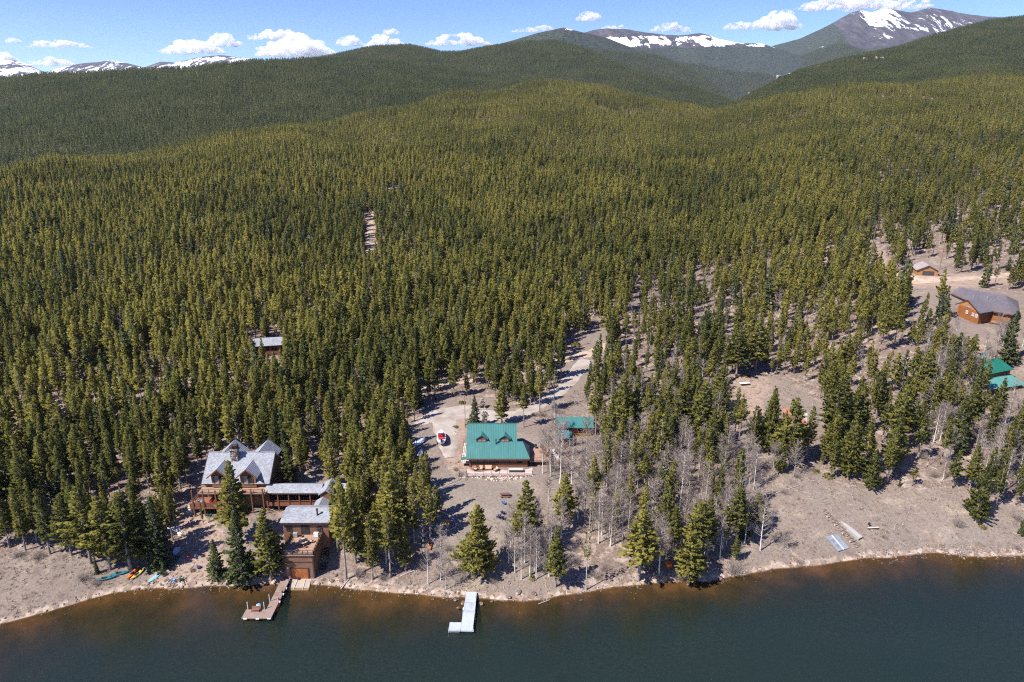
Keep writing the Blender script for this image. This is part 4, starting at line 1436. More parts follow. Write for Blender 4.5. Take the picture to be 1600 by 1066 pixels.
# ------------------------------------------------------------------ green-roofed log cabin in the middle
def build_cabin():
    Z0, ZE, ZR, YE, YR = 7.2, 9.9, 15.8, 150.75, 158.5
    k = (ZR - ZE) / (YR - YE)
    H = House("log_cabin", "large log cabin with a bright green metal roof and two front dormers above the lawn", "house", (-4.5, 158.0, Z0))
    x0, x1, yf, yb = -10.6, 0.7, 151.5, 165.5
    w = MB()
    w.prism([(yf, Z0 - 1), (yb, Z0 - 1), (yb, ZE + k * (yf - YE) - 0.1), (YR, ZR - 0.45), (yf, ZE + k * (yf - YE) - 0.1)], "x", x0, x1)
    wall = H.part("wall", w, M_LOG)
    ex = MB().box(x1, 3.8, yf, 157.6, Z0 - 1, ZE + 0.15)
    H.part("side_room", ex, M_LOG)
    rf = MB()
    for s in (-1, 1):
        rf.slab([(-11.25, YR + s * 7.75, ZE), (1.25, YR + s * 7.75, ZE), (1.25, YR, ZR), (-11.25, YR, ZR)], 0.16)
    # standing seams
    for i in range(30):
        xx = -11.1 + i * 0.425
        rf.slab([(xx, YE + .02, ZE + 0.05), (xx + 0.05, YE + .02, ZE + 0.05), (xx + 0.05, YR, ZR + 0.05), (xx, YR, ZR + 0.05)], 0.05)
    rf.box(-11.3, 1.3, YR - 0.16, YR + 0.16, ZR - 0.02, ZR + 0.08)
    H.part("roof", rf, M_GREEN)
    re = MB()
    re.slab([(1.25, YE, ZE), (4.4, YE, ZE), (2.7, 154.5, ZE + k * 3.75), (1.25, 154.5, ZE + k * 3.75)], 0.15)
    re.slab([(4.4, YE, ZE), (4.4, 158.3, ZE), (2.7, 154.5, ZE + k * 3.75)], 0.15)
    re.slab([(4.4, 158.3, ZE), (1.25, 158.3, ZE), (1.25, 154.5, ZE + k * 3.75), (2.7, 154.5, ZE + k * 3.75)], 0.15)
    H.part("side_roof", re, M_GREEN)
    fa = MB().box(-11.2, 4.35, YE + 0.03, YE + 0.12, ZE - 0.42, ZE - 0.16)
    H.part("fascia", fa, M_TIMBER)
    for cx in (-7.55, -1.85):
        y0 = 154.4; zb = ZE + k * (y0 - YE)
        d = MB().prism([(cx - 1.3, zb - 0.3), (cx + 1.3, zb - 0.3), (cx + 1.3, zb + 0.95), (cx, zb + 1.75), (cx - 1.3, zb + 0.95)], "y", y0, y0 + 2.6)
        dm = H.part("dormer", d, M_LOG)
        dr = MB(); yr = y0 + 1.95 / k
        for s in (-1, 1):
            dr.slab([(cx + s * 1.62, y0 - 0.3, zb + 0.78), (cx + s * 1.62, y0 + 0.95, zb + 0.78), (cx, y0 + 2.5, zb + 1.88), (cx, y0 - 0.3, zb + 1.88)], 0.10)
        H.part("dormer_roof", dr, M_GREEN, dm)
        H.window((cx, y0, zb + 0.45), 1.9, 0.62, parent=dm, pane=M_CURTAIN, bars=1)
    for i in range(6):
        H.window((-9.3 + i * 1.62, yf, 9.0), 1.30, 1.0, frame=M_DARKT)
    H.window((1.9, yf, 8.9), 1.5, 1.0, frame=M_TIMBER)
    dfr = MB().box(-10.25, -10.1, yf - 0.1, yf, Z0, 9.3).box(-9.3, -9.15, yf - 0.1, yf, Z0, 9.3)
    H.part("door_frame", dfr, M_TIMBER)
    ch = MB().box(-7.6, -6.3, 159.6, 160.8, 12.0, 17.9).box(-7.72, -6.18, 159.5, 160.9, 17.5, 17.75).box(-7.35, -6.55, 159.85, 160.55, 17.9, 18.35)
    H.part("chimney", ch, M_STONE)
    fl = MB().tube([(-4.0, 153.9, 12.0), (-4.0, 153.9, 13.6)], 0.16, 8).tube([(-4.0, 153.9, 13.55), (-4.0, 153.9, 13.75)], 0.26, 8)
    H.part("flue", fl, M_GREEN)
    # patio in front, its stone edge and rails
    pt = MB().box(-11.0, 5.0, 147.7, yf, 6.1, 7.18)
    patio = H.part("patio", pt, M_PATIO)
    rw_ = MB()
    rw_.add([(-11.0, 147.62, 7.0), (5.0, 147.62, 7.0), (5.3, 145.6, 5.9), (-11.2, 145.7, 5.9), (-11.0, 147.9, 5.8), (5.0, 147.9, 5.8)], [(0, 1, 2, 3), (4, 5, 1, 0), (3, 2, 5, 4), (0, 3, 4), (1, 5, 2)])
    for i in range(46):
        xx = -11.0 + i * 0.35
        rw_.obox((xx + 0.15, 147.55 - 0.05 * (i % 3), 6.45 + 0.1 * (i % 2)), (0.42, 0.35 + 0.08 * (i % 3), 0.9 + 0.15 * ((i * 7) % 3)), 0.1 * ((i * 5) % 3 - 1))
    H.part("retaining_wall", rw_, M_STONE2, patio)
    H.part("railing", railing(MB(), [(-10.9, 147.85, 7.18), (4.9, 147.85, 7.18)], 0.95, 0.10, (0.12, 0.93), 1.95, 0.05), M_TIMBER, patio)
    st = MB()
    for i in range(6):
        st.box(-12.6, -11.15, 147.9 - i * 0.42, 148.35 - i * 0.42, 6.0, 7.1 - i * 0.17)
    H.part("steps", st, M_PALET, patio)
    sr = MB()
    for xx in (-12.68, -11.07):
        for i in (0, 2, 5):
            sr.box(xx - .05, xx + .05, 148.1 - i * .42, 148.2 - i * .42, 6.1, 8.05 - i * 0.17)
        sr.beam((xx, 148.2, 8.02), (xx, 146.0, 7.15), 0.07)
    H.part("stair_rail", sr, M_DARKT, patio)
    # side deck towards the shed
    dk = MB().box(4.4, 9.6, 152.2, 161.0, 8.25, 8.42)
    deck = H.part("deck", dk, M_DECK)
    ps = MB()
    for xx in (4.6, 7.0, 9.4):
        for yy in (152.4, 156.6, 160.8):
            ps.box(xx - .09, xx + .09, yy - .09, yy + .09, 6.4, 8.25)
    H.part("deck_posts", ps, M_DARKT, deck)
    H.part("railing", railing(MB(), [(4.5, 152.3, 8.42), (9.5, 152.3, 8.42), (9.5, 160.9, 8.42)], 0.95, 0.10, (0.1, 0.93), 1.6, 0.06), M_TIMBER, deck)
    rp_ = MB().slab([(9.62, 159.2, 8.40), (11.6, 154.2, 7.5), (12.3, 154.6, 7.5), (10.6, 160.0, 8.40)], 0.12)
    H.part("ramp", rp_, M_PALET, deck)
    # narrow walk along the far gable end
    sw = MB().box(-12.6, -10.65, 151.8, 163.0, 8.1, 8.25)
    walk = H.part("side_walk", sw, M_PALET)
    H.part("railing", railing(MB(), [(-12.55, 151.9, 8.25), (-12.55, 162.9, 8.25)], 1.0, 0.1, (0.5, 0.97), 1.8), M_TIMBER, walk)
    H.part("porch_roof", MB().slab([(-12.4, 150.9, 9.55), (-11.3, 150.9, 9.7), (-11.3, 152.2, 9.8), (-12.4, 152.2, 9.65)], 0.1), M_GREEN)
    return H


# ------------------------------------------------------------------ grey-roofed lodge on the shore
def build_lodge():
    Z0 = 4.0; ZE, ZR, YE, YR = 10.4, 15.55, 137.5, 143.1
    k = (ZR - ZE) / (YR - YE)
    H = House("lodge_house", "big timber lodge with silvery grey shingle roof, four gables and stacked balconies", "house", (-62.5, 142.0, Z0))
    x0, x1 = -69.4, -55.4; yf, yb = 138.2, 148.0
    w = MB().prism([(yf, Z0 - 1), (yb, Z0 - 1), (yb, ZE + k * (yf - YE) - .1), (YR, ZR - 0.4), (yf, ZE + k * (yf - YE) - .1)], "x", x0, x1)
    H.part("wall", w, M_TANWALL)
    rf = MB()
    for s in (-1, 1):
        rf.slab([(-70.1, YR + s * 5.6, ZE), (-54.8, YR + s * 5.6, ZE), (-54.8, YR, ZR), (-70.1, YR, ZR)], 0.22)
    rf.box(-70.1, -54.8, YR - 0.12, YR + 0.12, ZR - 0.05, ZR + 0.08)
    roof = H.part("roof", rf, M_SLATE)
    H.part("verge_board", MB().beam((-54.7, YE, ZE - 0.14), (-54.7, YR, ZR - 0.14), 0.08, 0.28).beam((-70.2, YE, ZE - 0.14), (-70.2, YR, ZR - 0.14), 0.08, 0.28), M_DARKT, roof)
    for cx in (-66.0, -59.5):
        yd = 137.6; za = 14.35
        d = MB().prism([(cx - 1.75, ZE - 0.9), (cx + 1.75, ZE - 0.9), (cx + 1.75, 12.55), (cx, za - 0.2), (cx - 1.75, 12.55)], "y", yd, yd + 3.6)
        dm = H.part("dormer", d, M_TANWALL)
        dr = MB(); yr = YE + (za - ZE) / k
        for s in (-1, 1):
            ze = za - 2.1; yv = YE + (ze - ZE) / k
            dr.slab([(cx + s * 2.45, yd - 0.7, ze), (cx + s * 2.45, yv, ze), (cx, yr, za), (cx, yd - 0.7, za)], 0.16)
        H.part("dormer_roof", dr, M_SLATE, dm)
        vb = MB()
        for s in (-1, 1):
            vb.beam((cx + s * 2.48, yd - 0.76, za - 2.25), (cx, yd - 0.76, za - 0.14), 0.07, 0.26)
        H.part("verge_board", vb, M_TIMBER, dm)
        for sx in (-0.55, 0.55):
            H.window((cx + sx, yd, 11.35), 0.92, 2.1, parent=dm, pane=M_CURTAIN if sx < 0 else M_GLASS, frame=M_TIMBER, bars=0)
    for cx in (-66.3, -58.4):
        rr = MB()
        for s in (-1, 1):
            rr.slab([(cx + s * 3.1, YR + 2.4, ZR - 2.3), (cx + s * 3.1, 149.2, ZR - 2.3), (cx, 149.2, ZR + 0.35), (cx, YR - 0.2, ZR + 0.35)], 0.2)
        rg = H.part("rear_gable", rr, M_SLATE)
        H.part("gable_wall", MB().prism([(cx - 2.7, Z0), (cx + 2.7, Z0), (cx + 2.7, ZR - 2.35), (cx, ZR - 0.05), (cx - 2.7, ZR - 2.35)], "y", 145.5, 148.6), M_TANWALL, rg)
    ch = MB().box(-64.5, -62.9, 141.4, 142.8, 12.8, 17.0).box(-64.65, -62.75, 141.25, 142.95, 16.6, 16.9)
    c = H.part("chimney", ch, M_STONE)
    cap = MB()
    for i, (dx, dy) in enumerate(((-.45, -.35), (.4, -.3), (-.4, .4), (.45, .35), (0, 0))):
        cap.obox((-63.7 + dx, 142.1 + dy, 17.35 + 0.12 * (i % 2)), (0.7, 0.6, 0.75), 0.4 * i)
    H.part("chimney_cap", cap, M_DARKT, c)
    H.part("flue", MB().tube([(-55.6, 144.5, 13.8), (-55.6, 144.5, 16.6)], 0.14, 8), M_PIPE)
    # lower and upper balconies with their posts
    dl = MB().box(-71.6, -60.5, 134.0, yf, 6.42, 6.62).box(-71.6, -60.5, 133.9, 134.05, 6.15, 6.64)
    lower = H.part("lower_balcony", dl, M_DECKRED)
    rl = MB()
    rl.box(-71.6, -60.5, 134.02, 134.08, 6.75, 7.45)
    railing(rl, [(-71.6, 134.05, 6.62), (-60.5, 134.05, 6.62)], 1.0, 0.12, (0.97,), 2.2, 0.1)
    railing(rl, [(-71.5, 134.05, 6.62), (-71.5, 138.0, 6.62)], 1.0, 0.12, (0.5, 0.97), 2.0, 0.08)
    H.part("railing", rl, M_DECKRED, lower)
    du = MB().box(-70.2, -55.0, 135.2, yf, 9.1, 9.3)
    upper = H.part("upper_balcony", du, M_DECK)
    ru = railing(MB(), [(-70.1, 135.25, 9.3), (-55.1, 135.25, 9.3)], 0.95, 0.12, (0.35, 0.93), 2.4, 0.08)
    H.part("railing", ru, M_TIMBER, upper)
    for xx in (-70.8, -68.4, -65.6, -62.9, -60.7):
        H.part("post", MB().box(xx - .13, xx + .13, 133.85, 134.11, gz(xx, 134) - 0.4, 10.7), M_TIMBER)
    for xx in (-58.2, -55.6):
        H.part("post", MB().box(xx - .13, xx + .13, 135.1, 135.36, gz(xx, 135) - 0.4, 10.4), M_TIMBER)
    for xx in (-68.3, -65.2, -62.0, -58.5):
        H.window((xx, yf, 7.9), 1.6, 1.9, frame=M_TIMBER)
    for yy in (141.0, 144.6):
        H.window((x1, yy, 9.0), 1.1, 1.3, n=(1, 0), frame=M_TIMBER)
    bs = MB()
    for i in range(7):
        bs.box(-73.0, -71.6, 134.2 + i * 0.32, 134.6 + i * 0.32, 3.9 + i * 0.36, 4.06 + i * 0.36)
    H.part("side_steps", bs, M_PALET)
    return H


def build_walkway():
    H = House("covered_walkway", "long covered timber walkway under a grey shingle roof joining lodge and boathouse", "walkway", (-49.5, 138.2, 4.0))
    rf = MB()
    x0, x1 = -55.35, -42.9
    for s in (-1, 1):
        rf.slab([(x0 - 0.9 * (s < 0), 138.2 + s * 2.3, 8.95), (x1, 138.2 + s * 2.3, 8.95), (x1, 138.2, 10.0), (x0, 138.2, 10.0)], 0.18)
    H.part("roof", rf, M_SLATE)
    H.part("fascia", MB().box(x0 - .8, x1, 136.0, 136.1, 8.62, 8.8), M_TIMBER)
    H.part("floor", MB().box(x0, x1, 136.3, 140.2, 5.45, 5.65), M_DECKRED)
    rl = MB().box(x0, x1, 136.3, 136.38, 5.68, 6.35)
    railing(rl, [(x0, 136.34, 5.65), (x1, 136.34, 5.65)], 1.15, 0.12, (1.1,), 2.4, 0.12)
    H.part("railing", rl, M_DECKRED)
    for i in range(6):
        xx = x0 + 0.2 + i * 2.42
        H.part("post", MB().box(xx - .12, xx + .12, 136.2, 136.44, gz(xx, 136.3) - 0.5, 8.85), M_TIMBER)
    H.part("back_wall", MB().box(x0, x1, 140.0, 140.2, 4.2, 8.8), M_DARKT)
    # stair tower at its end
    for (cx, ya, yb, zr, hw, dr, nm) in ((-41.3, 134.4, 140.0, 10.5, 1.75, 1.15, "tower"), (-42.0, 130.2, 134.6, 8.9, 1.6, 1.0, "stair_link")):
        t = MB().box(cx - hw + .35, cx + hw - .35, ya + .3, yb - .2, 3.2, zr - dr).prism([(cx - hw + .35, zr - dr), (cx + hw - .35, zr - dr), (cx, zr - .2)], "y", ya + .32, yb - .22)
        tw = H.part(nm, t, M_SIDING)
        r = MB()
        for s in (-1, 1):
            r.slab([(cx + s * hw, ya, zr - dr), (cx + s * hw, yb, zr - dr), (cx, yb, zr), (cx, ya, zr)], 0.16)
        H.part("roof", r, M_SLATE, tw)
    r = MB()
    for s in (-1, 1):
        r.slab([(-39.6, 138.2 + s * 2.0, 9.0), (-37.0, 138.2 + s * 2.0, 9.0), (-37.6, 138.2, 10.2), (-39.6, 138.2, 10.2)], 0.16)
    e = H.part("end_room", MB().box(-39.5, -37.4, 136.6, 139.8, 3.2, 9.0), M_SIDING)
    H.part("roof", r, M_SLATE, e)
    return H


def build_boathouse():
    H = House("boathouse", "brown boathouse with orange garage door at the water and a fenced roof terrace", "boathouse", (-42.7, 122.0, 0.6))
    ZE, ZR = 9.2, 10.75
    up = MB().prism([(124.0, 1.6), (130.0, 1.6), (130.0, ZE), (126.9, ZR - 0.25), (124.0, ZE)], "x", -47.6, -38.2)
    upper = H.part("upper_wall", up, M_SIDING)
    rf = MB()
    for s, y in ((-1, 123.5), (1, 130.4)):
        rf.slab([(-48.1, y, ZE), (-37.8, y, ZE), (-37.5, 126.9, ZR), (-47.6, 126.9, ZR)], 0.2)
    H.part("roof", rf, M_SLATE)
    H.part("fascia", MB().box(-48.0, -37.9, 123.52, 123.62, ZE - 0.42, ZE - 0.2), M_DARKT)
    H.part("flue", MB().tube([(-40.6, 125.2, 9.8), (-40.6, 125.2, 11.3)], 0.17, 8).tube([(-40.6, 125.2, 11.25), (-40.6, 125.2, 11.45)], 0.26, 8), M_DARKT)
    lo = MB().box(-45.6, -39.7, 117.1, 124.1, -0.6, 5.85)
    H.part("lower_wall", lo, M_SIDING)
    H.part("corner_board", MB().box(-45.66, -45.4, 117.02, 117.1, 0.2, 5.9).box(-39.9, -39.64, 117.02, 117.1, 0.2, 5.9).box(-45.4, -39.9, 117.0, 117.09, 4.2, 4.35), M_DARKT)
    tr = H.part("terrace", MB().box(-45.9, -39.4, 116.8, 124.0, 5.87, 6.07), M_DECK)
    rl = MB()
    railing(rl, [(-45.8, 123.8, 6.07), (-45.8, 116.9, 6.07), (-39.5, 116.9, 6.07), (-39.5, 123.8, 6.07)], 1.0, 0.13, (0.08, 0.5, 0.97), 0.95, 0.07)
    H.part("railing", rl, M_DARKT, tr)
    H.part("parapet", MB().box(-45.9, -45.78, 117.0, 124.0, 6.1, 6.75).box(-39.52, -39.4, 117.0, 124.0, 6.1, 6.75), M_SIDING, tr)
    gd = MB().box(-44.2, -41.0, 117.0, 117.08, 0.25, 2.75)
    g = H.part("garage_door", gd, M_GARAGE)
    H.part("door_frame", MB().box(-44.45, -44.2, 116.98, 117.09, 0.2, 2.95).box(-41.0, -40.75, 116.98, 117.09, 0.2, 2.95).box(-44.2, -41.0, 116.98, 117.09, 2.75, 2.95), M_DARKT, g)
    H.part("wall_lamp", MB().box(-44.95, -44.75, 116.85, 117.08, 2.9, 3.2), M_WHITE)
    dr = MB().box(-43.9, -42.2, 123.92, 124.0, 6.1, 8.3)
    H.part("glass_door", dr, M_GLASS)
    for xx in (-46.4, -40.0):
        H.window((xx, 124.0, 7.5), 0.9, 0.9, frame=M_DARKT)
    for yy in (125.6, 128.2):
        H.window((-38.2, yy, 6.8), 0.9, 1.0, n=(1, 0), frame=M_DARKT)
    st = MB()
    for i in range(11):
        st.box(-39.2, -38.0, 118.0 + i * 0.5, 118.5 + i * 0.5, 0.4 + i * 0.25, 0.6 + i * 0.25)
    H.part("side_stairs", st, M_DARKT)
    return H


# ------------------------------------------------------------------ small and outlying buildings
def build_shed():
    H = House("garden_shed", "low shed with green metal roof and honey-brown walls, right of the log cabin's deck".replace(", right of", " beyond"), "shed", (17.0, 170.8, 7.8))
    H.part("wall", MB().prism([(169.8, 6.2), (174.6, 6.2), (174.6, 10.0), (172.2, 11.3), (169.8, 9.95)], "x", 12.7, 21.6), M_LOG3)
    r = MB()
    for ya, za in ((168.9, 9.85), (175.2, 9.9)):
        r.slab([(12.0, ya, za), (22.1, ya, za), (22.1, 172.2, 11.65), (12.0, 172.2, 11.65)], 0.14)
    H.part("roof", r, M_GREEN)
    for xx in (15.6, 18.6):
        H.window((xx, 169.8, 9.0), 1.0, 0.6, frame=M_DARKT)
    H.part("bench_box", MB().box(14.6, 16.2, 168.3, 169.4, 7.6, 8.6), M_BLUEG)
    J = House("tool_shed", "tiny red-brown shed with blue green corrugated roof in front of the low shed", "shed", (13.4, 164.5, 7.6))
    J.part("wall", MB().box(12.1, 14.7, 163.2, 166.2, 6.8, 9.55), M_LOG)
    J.part("roof", MB().slab([(11.7, 162.7, 9.6), (15.2, 162.7, 9.6), (15.2, 166.7, 10.25), (11.7, 166.7, 10.25)], 0.12), M_BLUEG)
    J.part("door", MB().box(12.7, 13.7, 163.12, 163.2, 7.5, 9.3), mat_boards("red shed door", (0.26, 0.055, 0.03), 0.2, "x"))
    for xx in (11.9, 15.0):
        J.part("post", MB().box(xx - .07, xx + .07, 162.8, 162.94, 7.0, 9.55), M_PALET)
    return H


def build_grey_house():
    zr, ze, zg = 27.0, 24.2, 20.2
    P = lambda x, y, z: at_z(x, y, z)
    RA, RB = P(1499, 448, zr), P(1571, 462, zr)
    EA, EB, EC, ED = P(1486, 459, ze), P(1553, 487, ze), P(1583, 492, ze), P(1594, 487, ze)
    H = House("grey_roofed_house", "large orange log house with a violet grey roof high on the wooded slope", "house", (178.0, 246.0, zg))
    back = lambda e, r: Vector((2 * r.x - e.x + 2, 2 * r.y - e.y + 2, ze))
    BA = RA + Vector((6.0, 4.0, 0)); BA.z = ze
    BB = RB + Vector((7.5, 3.0, 0)); BB.z = ze
    rf = MB()
    rf.slab([EA, EB, RB, RA], 0.25); rf.slab([EB, EC, RB], 0.25); rf.slab([EC, ED, RB], 0.25); rf.slab([ED, BB, RB], 0.25); rf.slab([BB, BA, RA, RB], 0.25)
    H.part("roof", rf, M_DUSK)
    C = (EA + EB + EC + ED + BA + BB) / 6
    plan = []
    for p in (EA, EB, EC, ED, BB, BA):
        q = p + (C - p).normalized() * 1.1; plan.append((q.x, q.y))
    H.part("wall", MB().prism(plan, "z", zg - 3, ze + 0.25), M_LOG2)
    fa = MB()
    for a, b in ((EA, EB), (EB, EC), (EC, ED)):
        fa.beam(a - Vector((0, 0, 0.22)), b - Vector((0, 0, 0.22)), 0.10, 0.34)
    H.part("fascia", fa, M_DARKT)
    gm = MB().prism([(0, 0)] * 3, "z", 0, 0) if False else MB()
    gm.add([RA + Vector((0.4, -0.4, -0.3)), EA + Vector((0.7, -0.9, -0.1)), BA + Vector((-0.6, -0.5, -0.1))], [(0, 1, 2)])
    H.part("gable_end", gm, M_LOG2)
    # cross wing towards the lake with its own gable
    AN, AF = P(1512, 469, 26.0), P(1530, 466, 26.0)
    WL, WR, WF = P(1493, 475, ze), P(1531, 490, ze), P(1554, 486, ze)
    wf2 = WL + (AF - AN) * 1.0; wf2.z = ze
    wr = MB(); wr.slab([AN, AF, WF, WR], 0.22); wr.slab([AN, AF, wf2, WL], 0.22)
    wing = H.part("wing_roof", wr, M_DUSK)
    ins = (AF - AN).normalized() * 1.0; ins.z = 0
    a, b = WL + ins + (WR - WL) * 0.07, WR + ins - (WR - WL) * 0.07
    ap = AN + ins
    ww = MB()
    far_ = (AF - AN) * 1.2; far_.z = 0
    lo = [Vector((q.x, q.y, zg - 3)) for q in (a, b, b + far_, a + far_)]; hi = [Vector((q.x, q.y, ze - 0.05)) for q in (a, b, b + far_, a + far_)]
    ww.add(lo + hi, [(0, 1, 5, 4), (1, 2, 6, 5), (2, 3, 7, 6), (3, 0, 4, 7), (4, 5, 6, 7)])
    ww.add([Vector((a.x, a.y, ze - .05)), Vector((b.x, b.y, ze - .05)), Vector((ap.x, ap.y, 25.75))], [(0, 1, 2)])
    wl = H.part("wing_wall", ww, M_LOG2, wing)
    n = (b - a).cross(Vector((0, 0, 1))).normalized()
    if n.y > 0: n = -n
    pn = MB()
    m1 = a.lerp(b, 0.28); m2 = a.lerp(b, 0.62); m3 = a.lerp(b, 0.45)
    pn.add([Vector((m1.x, m1.y, ze + 0.15)) + n * .06, Vector((m2.x, m2.y, ze + 0.15)) + n * .06, Vector((m3.x, m3.y, ze + 1.05)) + n * .06], [(0, 1, 2)])
    H.part("gable_panel", pn, M_PALE, wing)
    bd = MB(); bd.beam(WL - Vector((0, 0, .2)), AN - Vector((0, 0, .18)), 0.12, 0.45); bd.beam(AN - Vector((0, 0, .18)), WR - Vector((0, 0, .2)), 0.12, 0.45); bd.beam(WR - Vector((0, 0, .2)), WF - Vector((0, 0, .2)), 0.12, 0.3)
    H.part("verge_board", bd, M_DARKT, wing)
    for u in (0.45, 0.74, 0.9):
        c = a.lerp(b, u); H.window((c.x + n.x * .05, c.y + n.y * .05, 22.6), 0.9, 1.0, n=(n.x, n.y), frame=M_WHITE, pane=M_CURTAIN)
    d = (EC - EB).normalized(); n2 = Vector((d.y, -d.x, 0))
    if n2.y > 0: n2 = -n2
    for u in (0.1, 0.35, 0.65, 0.9):
        c = EB.lerp(EC, u) - n2 * 1.15; H.window((c.x, c.y, 22.4), 1.1, 1.6, n=(n2.x, n2.y), frame=M_DARKT)
    dk = MB(); q0, q1 = EB + n2 * 1.5, EC + n2 * 1.5
    dk.slab([(EB.x, EB.y, 20.9), (EC.x, EC.y, 20.9), (q1.x, q1.y, 20.9), (q0.x, q0.y, 20.9)], 0.25)
    deck = H.part("deck", dk, M_DECK)
    H.part("railing", railing(MB(), [(q0.x, q0.y, 20.9), (q1.x, q1.y, 20.9)], 1.0, .12, (.5, .95), 1.6, .08), M_TIMBER, deck)
    for q in (q0, q0.lerp(q1, .5), q1):
        H.part("post", MB().box(q.x - .2, q.x + .2, q.y - .2, q.y + .2, 16.5, 20.7), M_TIMBER, deck)
    for (px, py) in ((1542, 470), (1520, 468)):
        f = P(px, py, 25.3); H.part("flue", MB().tube([f - Vector((0, 0, .6)), f + Vector((0, 0, 1.7))], 0.16, 8), M_PIPE)
    return H


def build_garage():
    P = at_z
    b = Vector((183.0, 297.0, 25.0))
    H = House("timber_garage", "small honey-coloured timber garage with a dark door on the sandy upper drive", "garage", b)
    L, W = 9.0, 9.5
    d = Vector((0.26, 0.966, 0)).normalized(); s = Vector((d.y, -d.x, 0))
    c = Vector((183.6, 299.5, 25.0))
    def q(u, v, z): return c + s * u + d * v + Vector((0, 0, z))
    hw = W / 2 - .5
    w = MB()
    fr = [q(-hw, -L / 2, -1.5), q(hw, -L / 2, -1.5), q(hw, -L / 2, 2.7), q(0, -L / 2, 4.75), q(-hw, -L / 2, 2.7)]
    bk = [p + d * L for p in fr]
    w.add(fr + bk, [(0, 1, 2, 3, 4), (9, 8, 7, 6, 5)] + [(i, 5 + i, 5 + (i + 1) % 5, (i + 1) % 5) for i in range(5)])
    H.part("wall", w, M_LOG3)
    r = MB()
    for sg in (-1, 1):
        r.slab([q(sg * W / 2, -L / 2 - .7, 2.55), q(sg * W / 2, L / 2 + .5, 2.55), q(0, L / 2 + .5, 4.95), q(0, -L / 2 - .7, 4.95)], 0.2)
    H.part("roof", r, M_PALE)
    dm = MB(); rz = math.atan2(s.y, s.x)
    dm.obox(q(0.4, -L / 2 - .04, 1.05), (4.6, 0.1, 2.3), rz)
    H.part("garage_door", dm, M_DARKDOOR)
    return H


